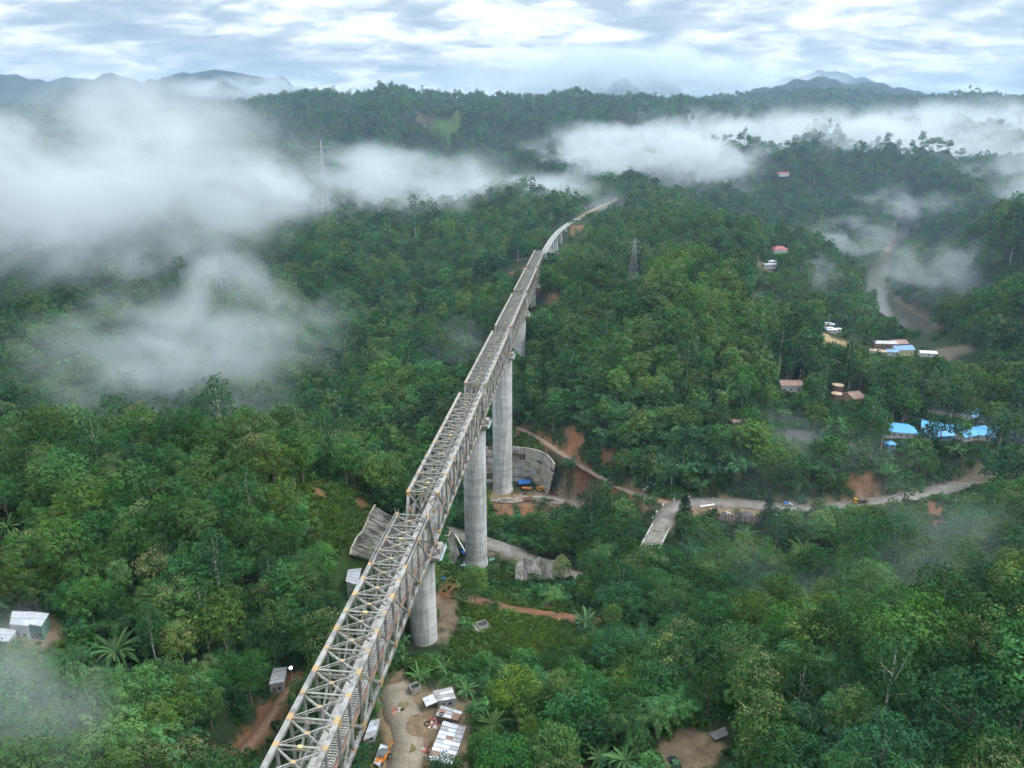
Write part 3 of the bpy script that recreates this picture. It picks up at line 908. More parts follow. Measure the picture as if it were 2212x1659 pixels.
def kind_of(px, py, rnd, x, y, d):
    n1 = fbm(x / 45.0, y / 45.0, 2)
    pb = 0.16 + 0.30 * (n1 > 0.28)
    pt, pl = 0.38, 0.03
    def inb(a, b, c, e): return (px > a) & (px < c) & (py > b) & (py < e)
    pb = np.where(inb(1215, 830, 1600, 1040), 0.72, pb)
    pb = np.where(inb(1350, 1260, 2500, 2000), 0.62, pb)
    pb = np.where(inb(120, 1430, 440, 1659), 0.65, pb)
    pb = np.where(inb(800, 820, 1060, 1000), 0.40, pb)
    pt = np.where(inb(1150, 500, 2000, 860), 0.68, pt)
    pt = np.where(inb(0, 930, 860, 1440), 0.55, pt)
    pt = np.where(inb(1350, 1260, 2500, 2000), 0.12, pt)
    pl = np.where(inb(1640, 760, 2300, 985), 0.36, pl)
    pl = np.where(inb(-200, 1380, 140, 1659), 0.3, pl)
    out = np.full(px.shape, 1)
    out = np.where(rnd < pl + pb + pt, 0, out)
    out = np.where(rnd < pl + pb, 3, out)
    out = np.where(rnd < pl, 2, out)
    return out            # 0 teak 1 broad 2 tall 3 bamboo
KN = ('teak', 'broad', 'tall', 'bamboo')

def scatter(r0, r1, cell, rng, amax=46):
    n = int(2 * r1 * math.tan(math.radians(amax)) / cell) + 2
    xs = (np.arange(n) - n / 2) * cell
    ys = np.arange(max(20, r0 * 0.65), r1, cell)
    X, Y = np.meshgrid(xs, ys)
    X = X + rng.uniform(-0.46, 0.46, X.shape) * cell
    Y = Y + rng.uniform(-0.46, 0.46, X.shape) * cell
    d = np.sqrt(X * X + Y * Y)
    m = (d >= r0) & (d < r1) & (np.abs(np.arctan2(X, Y)) < math.radians(amax))
    return X[m], Y[m]

def allowed(x, y, grow):
    ok = np.ones(len(x), bool)
    for l, hw, bl in ROADS:
        near = (x > l[:, 0].min() - 20) & (x < l[:, 0].max() + 20) & (y > l[:, 1].min() - 20) & (y < l[:, 1].max() + 20)
        dd = np.full(len(x), 1e9)
        if near.any():
            dd[near] = seg_dist(x[near], y[near], l)[0]
        ok &= dd > hw * 0.85 + grow
    dr = seg_dist(x, y, river_pts)[0]
    ok &= dr > 19 + grow * 0.3
    for a, b, r in KEEP_OUT:
        ok &= (x - a) ** 2 + (y - b) ** 2 > (r * 0.85 + grow * 0.5) ** 2
    for a, b, r in BUILT:
        ok &= (x - a) ** 2 + (y - b) ** 2 > (r + grow) ** 2
    for Y, hg, r in PIERS:
        ok &= (x - axis_x(Y)) ** 2 + (y - Y) ** 2 > (r + 2.0 + grow) ** 2
    return ok

def unblocked(x, y, z, h, r):
    """False where a plant would stand between the camera and something the photograph shows in the open"""
    p0 = project(np.stack([x, y, z + h * 0.45], -1)); p1 = project(np.stack([x, y, z + h * 0.98], -1))
    rp = FPX * r * 0.75 / np.maximum(p0[2], 1)
    ok = np.ones(len(x), bool)
    for x0, y0, x1, y1, Yf in CLEAR:
        ov = (p0[0] + rp > x0) & (p0[0] - rp < x1) & (p0[1] > y0) & (p1[1] < y1) & (y < Yf)
        ok &= ~ov
    return ok

# ================================================================ the railway bridge
def steel_mat(name, base, dirt, rust_amt=0.35):
    m, nt, b = mat_new(name)
    n1 = noise(nt, 0.35, 5, 0.65, 'World')
    n2 = noise(nt, 1.7, 4, 0.6, 'World', stretch=(1, 1, 0.35))
    c = mixcol(nt, ramp(nt.nodes, nt.links, n1, [(0.42, 0.0), (0.60, 0.95)]), base, dirt)
    c = mixcol(nt, ramp(nt.nodes, nt.links, n2, [(0.60, 0.0), (0.74, rust_amt)]), c, (0.20, 0.10, 0.045))
    nt.links.new(c, b.inputs['Base Color'])
    b.inputs['Roughness'].default_value = 0.42
    b.inputs['Specular IOR Level'].default_value = 0.5
    return m
m_steel = steel_mat('grey_steel_paint', (0.285, 0.284, 0.275), (0.125, 0.122, 0.115))
m_steel2 = steel_mat('cream_steel_paint', (0.255, 0.255, 0.232), (0.15, 0.146, 0.128))
m_yel = steel_mat('yellow_gusset_paint', (0.40, 0.265, 0.115), (0.27, 0.20, 0.115), 0.5)
m_slab = simple_mat('walkway_plates', (0.40, 0.385, 0.37), (0.29, 0.275, 0.26), 0.8, 0.6)
m_rust = simple_mat('rusty_planks', (0.27, 0.165, 0.115), (0.20, 0.12, 0.085), 1.2, 0.8)
m_sleeper = simple_mat('pale_sleepers', (0.48, 0.475, 0.46), (0.36, 0.35, 0.33), 2.0, 0.7)
m_dark = simple_mat('dark_cable', (0.045, 0.045, 0.05), None, rough=0.5)
m_rail = simple_mat('rail_steel', (0.16, 0.12, 0.10), (0.24, 0.20, 0.18), 3.0, 0.45, 0.4)

NP = 16
PL = 105.2 / NP
TW, TD = 9.4, 14.2               # truss spacing and depth
hx = TW / 2
def laced(mb, a, b, w=0.62, d=0.5, fl=0.13, step=0.8, bar=0.10, up=(0, 1, 0)):
    """two flanges tied by zig-zag lacing on both faces"""
    a, b = Vector(a), Vector(b)
    dr = (b - a); L = dr.length; dr.normalize()
    u = Vector(up)
    s = dr.cross(u).normalized()
    u = s.cross(dr).normalized()
    for sg in (-1, 1):
        mb.bar(a + u * (sg * (w - fl) / 2), b + u * (sg * (w - fl) / 2), d, fl, up=u)
    n = max(2, int(L / step))
    for face in (-1, 1):
        for i in range(n):
            p = a + dr * (L * i / n) + u * ((w / 2 - fl / 2) * (1 if i % 2 else -1)) + s * (face * (d / 2 - 0.03))
            q = a + dr * (L * (i + 1) / n) + u * ((w / 2 - fl / 2) * (-1 if i % 2 else 1)) + s * (face * (d / 2 - 0.03))
            mb.bar(p, q, bar, 0.03, up=s)
    for t in (0.06, 0.5, 0.94):
        p = a + dr * (L * t)
        mb.bar(p - dr * 0.35, p + dr * 0.35, d - 0.02, w - 0.02, up=u)
    return mb

def top(i, sx): return Vector((sx * hx, i * PL, TD))
def bot(i, sx): return Vector((sx * hx, i * PL, 0))
_cache = {}
def shared(key, fn, mat):
    if key not in _cache:
        _cache[key] = fn().mesh(key, mat)
    return _cache[key]

def make_span():
    root = link('truss_span', None)
    K_ = 'part'
    for sx in (-1, 1):
        mb = MB(); mb.bar(top(1, sx) - Vector((0, 0.45, 0)), top(NP - 1, sx) + Vector((0, 0.45, 0)), 0.92, 0.95)
        mb.box(sx * hx - 0.56, sx * hx + 0.56, PL - 0.4, (NP - 1) * PL + 0.4, TD + 0.477, TD + 0.507)
        mb.build('top_chord', m_steel, root)
        mb = MB(); mb.bar(bot(0, sx), bot(NP, sx), 0.72, 0.85)
        # battens on the inner face read as a ladder
        for k in range(int(NP * PL / 1.1)):
            mb.box(sx * (hx - 0.52) - 0.1, sx * (hx - 0.52) + 0.1, k * 1.1, k * 1.1 + 0.35, 0.2, 0.46)
        mb.build('bottom_chord', m_steel, root)
        for a, b in ((top(1, sx), bot(0, sx)), (top(NP - 1, sx), bot(NP, sx))):
            MB().bar(a, b, 0.85, 0.8, up=(0, 1, 0)).build('end_post', m_steel, root)
        for i in range(1, NP):
            z0, z1 = 0.43, TD - 0.48
            if i % 2:
                me = shared('laced_post', lambda: laced(MB(), (0, 0, z0), (0, 0, z1)), m_steel2)
            else:
                me = shared('solid_post', lambda: MB().bar((0, 0, z0), (0, 0, z1), 0.5, 0.62, up=(0, 1, 0)), m_steel)
            link('vertical_post', me, root, loc=(sx * hx, i * PL, 0))
        for i in range(1, NP - 2, 2):
            me = shared('diagonal', lambda: MB().bar((0, 0.25, TD - 0.4), (0, 2 * PL - 0.25, 0.4), 0.46, 0.6, up=(0, 0, 1)), m_steel)
            link('diagonal_brace', me, root, loc=(sx * hx, i * PL, 0))
            me = shared('subdiag', lambda: laced(MB(), (0, PL - 0.25, TD / 2 - 0.4), (0, 0.3, 0.5), 0.5, 0.42, up=(0, 0, 1)), m_steel2)
            link('sub_diagonal', me, root, loc=(sx * hx, i * PL, 0))
            me = shared('midgus', lambda: MB().box(-0.30, 0.30, -0.55, 0.55, -0.6, 0.6), m_yel)
            link('gusset_plate', me, root, loc=(sx * hx, (i + 1) * PL, TD / 2))
        for i in range(1, NP):
            big = i % 2
            me = shared('topgus%d' % big, (lambda: MB().box(-0.54, 0.54, -0.85, 0.85, -1.15, 0.56)) if big else (lambda: MB().box(-0.52, 0.52, -0.5, 0.5, -0.75, 0.53)), m_yel)
            link('gusset_plate', me, root, loc=top(i, sx))
        for i in range(0, NP + 1):
            big = i % 2 or i in (0, NP)
            me = shared('botgus%d' % bool(big), (lambda: MB().box(-0.42, 0.42, -0.95, 0.95, -0.5, 1.25)) if big else (lambda: MB().box(-0.40, 0.40, -0.5, 0.5, -0.47, 0.6)), m_yel)
            link('gusset_plate', me, root, loc=bot(i, sx))
    # top struts with lacing below, and crossed laterals
    def strut():
        mb = MB()
        mb.bar((-hx + 0.47, 0, 0.28), (hx - 0.47, 0, 0.28), 0.42, 0.10)
        mb.bar((-hx + 0.47, 0, -0.75), (hx - 0.47, 0, -0.75), 0.36, 0.14)
        n = 12
        for i in range(n):
            x0, x1 = -hx + 0.5 + (TW - 1) * i / n, -hx + 0.5 + (TW - 1) * (i + 1) / n
            mb.bar((x0, 0, -0.7 if i % 2 else 0.24), (x1, 0, 0.24 if i % 2 else -0.7), 0.11, 0.05, up=(0, 1, 0))
        return mb
    for i in range(1, NP):
        link('top_strut', shared('strut', strut, m_steel2), root, loc=(0, i * PL, TD))
    def lateral(sg):
        mb = MB()
        a, b = Vector((-hx * sg * 0.93, 0.4, 0.12)), Vector((hx * sg * 0.93, PL - 0.4, 0.12))
        off = Vector((0, 0, 0.0 if sg > 0 else -0.16))
        mb.bar(a + off, b + off, 0.30, 0.10)
        mb.bar(a + Vector((0, 0, -0.55)) + off, b + Vector((0, 0, -0.55)) + off, 0.22, 0.10)
        n = 12
        for i in range(n):
            p, q = a.lerp(b, i / n), a.lerp(b, (i + 1) / n)
            mb.bar(p + Vector((0, 0, -0.5 if i % 2 else -0.05)) + off, q + Vector((0, 0, -0.05 if i % 2 else -0.5)) + off, 0.05, 0.08)
        return mb
    for i in range(1, NP - 1):
        for sg in (1, -1):
            link('lateral_brace', shared('lateral%d' % sg, lambda: lateral(sg), m_steel2), root, loc=(0, i * PL, TD))
        me = shared('latgus', lambda: MB().box(-0.55, 0.55, -0.42, 0.42, -0.62, 0.20), m_steel2 if i % 3 else m_steel2)
        link('crossing_plate', shared('latcap', lambda: MB().box(-0.5, 0.5, -0.32, 0.32, 0.175, 0.23), m_yel), root, loc=(0, (i + 0.5) * PL, TD))
        link('crossing_block', me, root, loc=(0, (i + 0.5) * PL, TD))
        if i in (2, 8, 13):
            link('sway_plate', shared('sway', lambda: MB().box(-0.5, 0.5, -0.34, 0.34, -0.2, 0.36).box(-1.3, 1.3, -0.1, 0.1, -0.5, -0.25), m_yelb), root, loc=(0, i * PL, TD + 0.02))
    # sway frames under every second strut
    def sway():
        mb = MB()
        for sg in (-1, 1):
            mb.bar((sg * (hx - 0.5), 0, -3.6), (sg * 0.7, 0, -0.9), 0.22, 0.26, up=(0, 1, 0))
        return mb
    for i in range(3, NP - 2, 2):
        link('sway_brace', shared('swaybr', sway, m_steel2), root, loc=(0, i * PL, TD))
    # portals in the plane of the end posts
    for end in (0, 1):
        i0, i1 = (1, 0) if end == 0 else (NP - 1, NP)
        mb = MB()
        def pp(x, t):
            return Vector((x, (i0 + (i1 - i0) * t) * PL, TD * (1 - t)))
        for sg in (-1, 1):
            laced(mb, pp(sg * 0.5, 0.03), pp(sg * (hx - 0.45), 0.34), 0.5, 0.3, 0.1, 0.6, 0.08, up=(0, 1, 0.3))
            laced(mb, pp(sg * (hx - 0.45), 0.06), pp(sg * (hx * 0.5), 0.19), 0.4, 0.3, 0.1, 0.6, 0.08, up=(0, 1, 0.3))
        mb.build('portal_brace', m_steel2, root)
        mb = MB()
        c = pp(0, 0.04)
        mb.box(-1.1, 1.1, c.y - 0.12, c.y + 0.12, c.z - 0.75, c.z + 0.35)
        for sg in (-1, 1):
            c = pp(sg * (hx - 0.8), 0.35)
            mb.box(c.x - 0.7, c.x + 0.7, c.y - 0.14, c.y + 0.14, c.z - 0.8, c.z + 0.5)
        mb.build('portal_plate', m_yel, root)
    # floor: cross beams, stringers, track and walkways
    for i in range(NP + 1):
        link('floor_beam', shared('floorbeam', lambda: MB().box(-hx + 0.38, hx - 0.38, -0.22, 0.22, -0.55, 0.35), m_steel2), root, loc=(0, i * PL, 0))
    for x in (-0.95, 0.95):
        MB().box(x - 0.16, x + 0.16, 0.1, NP * PL - 0.1, 0.36, 0.80).build('stringer', m_steel2, root)
    mb = MB()
    for k in range(int(NP * PL / 0.66)):
        y = 0.3 + k * 0.66
        mb.box(-1.45, 1.55, y, y + 0.26, 0.806, 0.98)
    o = mb.build('sleepers', m_sleeper, root); o['kind'] = 'stuff'
    for x in (-0.84, 0.84):
        MB().box(x - 0.04, x + 0.04, 0, NP * PL, 0.985, 1.13).build('rail', m_rail, root)
    npl = 20
    for k in range(npl):
        y0, y1 = NP * PL * k / npl, NP * PL * (k + 1) / npl
        link('walkway_plate', shared('wplate', lambda: MB().box(-2.95, -0.90, 0.03, NP * PL / npl - 0.03, 1.14, 1.22), m_slab), root, loc=(0, y0, 0))
        link('plank_walkway', shared('plank', lambda: MB().box(2.15, 3.05, 0.02, NP * PL / npl - 0.02, 0.86, 0.95), m_rust), root, loc=(0, y0, 0))
    MB().box(-0.86, -0.74, 0, NP * PL, 1.16, 1.27).build('cable_duct', m_dark, root)
    for x, z in ((-3.25, 1.25), (-3.5, 1.6), (-3.75, 1.9)):
        MB().bar((x, 0, z), (x, NP * PL, z), 0.08, 0.08).build('handrail', m_dark if z > 1.3 else m_steel2, root)
    mb = MB()
    for k in range(int(NP * PL / 2.2)):
        mb.bar((-3.5, k * 2.2 + 0.6, 0.4), (-3.5, k * 2.2 + 0.6, 1.95), 0.07, 0.07)
        mb.bar((3.2, k * 2.2 + 0.6, 0.4), (3.2, k * 2.2 + 0.6, 2.0), 0.07, 0.07)
    o = mb.build('railing_posts', m_steel2, root); o['kind'] = 'stuff'
    MB().bar((3.2, 0, 2.0), (3.2, NP * PL, 2.0), 0.07, 0.07).build('handrail', m_steel2, root)
    MB().box(1.62, 2.05, 0, NP * PL, 0.5, 0.98).build('cable_trough', m_steel, root)
    return root
m_yelb = simple_mat('bright_yellow_plate', (0.42, 0.33, 0.15), (0.52, 0.45, 0.27), 1.5, 0.4)

def copy_tree(o, parent=None):
    c = o.copy(); C.objects.link(c); c.parent = parent
    for ch in list(o.children):
        copy_tree(ch, c)
    return c
AXR = -math.atan(0.108)
DECK_Z = CAMZ - H_TOP - TD - 0.5
span0 = make_span()
SPAN_LABEL = ['nearest steel truss span of the railway bridge, running out at the bottom edge', 'second truss span, between the shortest near pier and the next pier', 'third truss span, landing on the tallest round pier', 'fourth truss span, past the tallest pier', 'fifth truss span, far along the bridge', 'farthest truss span, joining the curved concrete viaduct']
spans = []
for i in range(6):
    o = span0 if i == 0 else copy_tree(span0)
    Y0 = J1Y + (i - 1) * PITCH_SPAN + 0.7
    o.location = (axis_x(Y0), Y0, DECK_Z)
    o.rotation_euler = (0, 0, AXR)
    tag(o, SPAN_LABEL[i], 'bridge span', 'truss spans of the railway bridge')
    spans.append(o)
# launching pipes and lifting horns on the nearest span
for sx in (-1, 1):
    mb = MB(); mb.tube((sx * hx, (NP - 5) * PL, TD + 0.72), (sx * hx, (NP - 1) * PL - 0.7, TD + 0.72), 0.2, 0.2, 8)
    mb.build('dark_pipe', m_dark, spans[0])
    mb = MB()
    for dx in (-0.45, 0.45):
        for q in (-0.35, 0.35):
            mb.bar((sx * hx + dx, (NP - 1) * PL + 0.3 + q, TD + 0.55), (sx * hx + dx, (NP - 1) * PL + 0.5, TD + 1.9), 0.12, 0.12)
    mb.build('lifting_horn', m_steel2, spans[0])

# ---------------------------------------------------------------- piers
def conc_mat(name, a, b_, rand=0.10):
    m, nt, b = mat_new(name)
    n1 = noise(nt, 0.22, 5, 0.65, 'World')
    n2 = noise(nt, 0.9, 4, 0.6, 'World', stretch=(1, 1, 0.05))
    n3 = noise(nt, 0.7, 3, 0.5, 'World', stretch=(0.1, 0.1, 1))
    c = mixcol(nt, ramp(nt.nodes, nt.links, n1, [(0.35, 0.0), (0.65, 1.0)]), a, b_)
    c = mixcol(nt, 1.0, c, ramp(nt.nodes, nt.links, n2, [(0.36, (0.68, 0.68, 0.67)), (0.56, (1.06, 1.06, 1.06))]), 'MULTIPLY')
    c = mixcol(nt, 1.0, c, ramp(nt.nodes, nt.links, n3, [(0.35, (0.86, 0.86, 0.86)), (0.65, (1.06, 1.06, 1.06))]), 'MULTIPLY')
    oi = nt.nodes.new('ShaderNodeObjectInfo')
    hs = nt.nodes.new('ShaderNodeHueSaturation')
    nt.links.new(nmath(nt, 'ADD', nmath(nt, 'MULTIPLY', oi.outputs['Random'], 2 * rand), 1 - rand), hs.inputs['Value'])
    nt.links.new(c, hs.inputs['Color'])
    nt.links.new(hs.outputs[0], b.inputs['Base Color'])
    b.inputs['Roughness'].default_value = 0.8
    b.inputs['Specular IOR Level'].default_value = 0.25
    bn = nt.nodes.new('ShaderNodeBump'); bn.inputs['Strength'].default_value = 0.25; bn.inputs['Distance'].default_value = 0.1
    nt.links.new(n2, bn.inputs['Height']); nt.links.new(bn.outputs[0], b.inputs['Normal'])
    return m
m_conc = conc_mat('pier_concrete', (0.56, 0.555, 0.55), (0.42, 0.42, 0.42), 0.085)
m_cap = conc_mat('cap_concrete', (0.36, 0.345, 0.32), (0.25, 0.235, 0.215), 0.05)
m_bluerail = simple_mat('pale_blue_railing', (0.42, 0.52, 0.58), None, rough=0.5)
PIER_LABEL = ['shortest near round concrete pier beside the earth yard', 'second round concrete pier standing beside the lower road', 'tallest round concrete pier in front of the curved retaining wall', 'fourth round pier, half hidden by the teak trees', 'fifth pier, small and far along the bridge', 'pier at the far end of the last truss span']
for i, (Yp, hg, r) in enumerate(PIERS):
    zb = CAMZ - hg - 1.0
    zt = DECK_Z - 0.9 - 3.4
    root = thing('bridge_pier', PIER_LABEL[i], 'pier', (axis_x(Yp), Yp, zb), AXR, 'piers of the railway bridge')
    Hh = zt - zb
    z = 0.0
    k = 0
    lift = 2.6
    while z < Hh - 0.1:
        z1 = min(z + lift, Hh)
        f0 = 1.0 + max(0, 0.10 * (1 - z / 5.0)) if i in (1, 2) else 1.0
        f1 = 1.0 + max(0, 0.10 * (1 - z1 / 5.0)) if i in (1, 2) else 1.0
        jr = r + random.uniform(-0.008, 0.008)
        mb = MB(); mb.lathe([(jr * f0 - 0.05, z), (jr * f0, z + 0.05), (jr * f1, z1 - 0.05), (jr * f1 - 0.05, z1)], 40)
        mb.build('concrete_lift', m_conc, root, smooth=False)
        z = z1; k += 1
    mb = MB(); mb.lathe([(r + 2.2, -0.6), (r + 2.2, 0.35), (r + 1.9, 0.45)], 32)
    mb.build('footing', m_cap, root)
    mb = MB(); mb.hexa([(-r, -r * 0.8, Hh), (r, -r * 0.8, Hh), (r, r * 0.8, Hh), (-r, r * 0.8, Hh), (-hx - 2.2, -4.2, Hh + 1.2), (hx + 2.2, -4.2, Hh + 1.2), (hx + 2.2, 4.2, Hh + 1.2), (-hx - 2.2, 4.2, Hh + 1.2)])
    mb.box(-hx - 2.3, hx + 2.3, -4.3, 4.3, Hh + 1.21, Hh + 2.4)
    cap = mb.build('pier_cap', m_cap, root)
    for sx in (-1, 1):
        for sy in (-1, 1):
            MB().box(sx * hx - 1.0, sx * hx + 1.0, sy * 2.2 - 0.9, sy * 2.2 + 0.9, Hh + 2.42, Hh + 3.75).build('bearing', m_cap, cap)
        MB().box(sx * (hx + 1.6) - 0.6, sx * (hx + 1.6) + 0.6, -2.0, 2.0, Hh + 2.42, Hh + 4.4).build('restraint_block', m_cap, cap)
    mb = MB()
    for k in range(8):
        mb.bar((hx + 2.9, -4 + k * 1.14, Hh + 1.6), (hx + 2.9, -4 + k * 1.14, Hh + 3.0), 0.08, 0.08)
    for z in (2.2, 3.0):
        mb.bar((hx + 2.9, -4, Hh + z), (hx + 2.9, 4, Hh + z), 0.09, 0.09)
    mb.box(hx + 2.31, hx + 3.0, -4.1, 4.1, Hh + 1.5, Hh + 1.62)
    mb.build('inspection_platform', m_bluerail, cap)
    BUILT.append((axis_x(Yp), Yp, r + 3))

# ---------------------------------------------------------------- curved concrete viaduct beyond the trusses
v0 = Vector((axis_x(PIERS[5][0]), PIERS[5][0] + 1.0, DECK_Z + 1.1))
p3 = P(1247, 474, hg=119.5)
v3 = Vector((p3[0], p3[1], p3[2] + 0.3))
v1 = v0 + Vector((0.108, 1, 0)).normalized() * 150
v2 = v3 - Vector((0.30, 1, 0)).normalized() * 150
def bez(t):
    return v0 * (1 - t) ** 3 + v1 * (3 * t * (1 - t) ** 2) + v2 * (3 * t * t * (1 - t)) + v3 * t ** 3
m_deck = simple_mat('viaduct_deck', (0.33, 0.325, 0.315), (0.24, 0.235, 0.225), 0.4, 0.8, coord='World')
m_parap = simple_mat('parapet_paint', (0.46, 0.49, 0.52), (0.36, 0.37, 0.38), 0.6, 0.7, coord='World')
NV = 9
ORD = ['first', 'second', 'third', 'fourth', 'fifth', 'sixth', 'seventh', 'eighth', 'ninth']
for i in range(NV):
    a, b = bez(i / NV), bez((i + 1) / NV)
    L = (b - a).length - 0.25
    ang = -math.atan2((b - a).x, (b - a).y)
    root = thing('viaduct_span', '%s concrete girder span of the curved viaduct after the last truss' % ORD[i], 'bridge span', a, ang, 'girder spans of the curved viaduct')
    MB().box(-3.2, 3.2, 0.05, L, -0.5, 0.0).build('deck_slab', m_deck, root)
    for x in (-1.6, 1.6):
        MB().box(x - 0.35, x + 0.35, 0.05, L, -2.6, -0.502).build('girder', m_steel, root)
    for x in (-3.1, 3.1):
        MB().box(x - 0.12, x + 0.12, 0.05, L, 0.003, 1.1).build('parapet', m_parap, root)
    for x in (-0.84, 0.84):
        MB().box(x - 0.06, x + 0.06, 0.05, L, 0.16, 0.32).build('rail', m_rail, root)
    mb = MB()
    for k in range(int(L / 0.7)):
        mb.box(-1.4, 1.4, 0.2 + k * 0.7, 0.48 + k * 0.7, 0.004, 0.158)
    mb.build('sleepers', m_sleeper, root)['kind'] = 'stuff'
    if i > 0:
        g = tz(a.x, a.y)
        zz_ = a.z - 2.75
        hgt = max(3.0, zz_ - g + 1)
        pr = thing('viaduct_pier', '%s round column under the curved viaduct, counted from the truss' % ORD[i - 1], 'pier', (a.x, a.y, zz_ - hgt), ang, 'columns of the curved viaduct')
        MB().lathe([(2.1, 0), (2.1, hgt - 1.6)], 24).build('column', m_conc, pr)
        MB().hexa([(-2.1, -1.5, hgt - 1.6), (2.1, -1.5, hgt - 1.6), (2.1, 1.5, hgt - 1.6), (-2.1, 1.5, hgt - 1.6), (-3.3, -1.7, hgt), (3.3, -1.7, hgt), (3.3, 1.7, hgt), (-3.3, 1.7, hgt)]).build('pier_cap', m_cap, pr)
    BUILT.append((a.x, a.y, 7)); m_ = bez((i + 0.5) / NV); BUILT.append((m_.x, m_.y, 7))

# ================================================================ walls
m_moss = conc_mat('mossy_wall_stone', (0.24, 0.23, 0.215), (0.060, 0.056, 0.045), 0.35)
m_wallc = conc_mat('wall_concrete', (0.42, 0.39, 0.33), (0.28, 0.25, 0.205), 0.22)
m_wallw = conc_mat('wall_concrete_pale', (0.44, 0.43, 0.41), (0.33, 0.32, 0.30), 0.12)
m_wallb = conc_mat('wall_concrete_dark', (0.16, 0.135, 0.105), (0.10, 0.085, 0.065), 0.15)
m_plum = simple_mat('anchor_head', (0.6, 0.6, 0.6), None, rough=0.5)
def grid_wall(name, label, grid, mats, thick=0.5, gap=0.05, prob=None, group=None, bulge=0.12, ledge=None):
    """grid: (rows+1, cols+1, 3) points, every cell becomes its own block"""
    g = np.asarray(grid)
    o0 = Vector(g[0, 0])
    root = thing(name, label, 'wall', o0)
    R_n, C_n = g.shape[0] - 1, g.shape[1] - 1
    cen = g.mean((0, 1))
    for r in range(R_n):
        for c in range(C_n):
            q = [Vector(g[r, c]) - o0, Vector(g[r, c + 1]) - o0, Vector(g[r + 1, c + 1]) - o0, Vector(g[r + 1, c]) - o0]
            n = (q[1] - q[0]).cross(q[3] - q[0]).normalized()
            if n.dot(Vector((0, 0, CAMZ)) - Vector(g[r, c])) < 0:
                n = -n
            ce = sum(q, Vector()) / 4
            push = n * random.uniform(0, bulge)
            if ledge and r % ledge == 0:
                push += n * 0.25
            q2 = [p + (ce - p).normalized() * gap + push for p in q]
            bk = [p - n * (thick + 0.3) for p in q2]
            mi = random.choices(range(len(mats)), prob)[0] if prob else random.randrange(len(mats))
            mb = MB(); mb.hexa(bk + q2)
            mb.build('wall_block', mats[mi], root)
    # backing, so that the joints read as dark mortar and not as holes
    mb = MB()
    vs, fs = [], []
    for r in range(R_n + 1):
        for c in range(C_n + 1):
            i0, i1 = max(r - 1, 0), min(r + 1, R_n); j0, j1 = max(c - 1, 0), min(c + 1, C_n)
            n = Vector(g[r, j1] - g[r, j0]).cross(Vector(g[i1, c] - g[i0, c])).normalized()
            if n.dot(Vector((0, 0, CAMZ)) - Vector(g[r, c])) < 0:
                n = -n
            vs.append(Vector(g[r, c]) - o0 - n * 0.25)
    for r in range(R_n):
        for c in range(C_n):
            a = r * (C_n + 1) + c
            fs.append((a, a + 1, a + C_n + 2, a + C_n + 1))
    mb.add(vs, fs)
    mb.build('backing', m_wallb, root)
    return root
def lerp_grid(tl, tr, br, bl, rows, cols, wob=0.0):
    g = np.zeros((rows + 1, cols + 1, 3))
    for r in range(rows + 1):
        for c in range(cols + 1):
            u, v = c / cols, r / rows
            g[r, c] = (np.array(tl) * (1 - u) + np.array(tr) * u) * (1 - v) + (np.array(bl) * (1 - u) + np.array(br) * u) * v
            g[r, c] += wob * np.array([fbm(np.array([u * 6.0]), np.array([v * 4.0]), 2)[0], 0, 0.3 * fbm(np.array([u * 6.0 + 9]), np.array([v * 4.0]), 2)[0]])
    return g
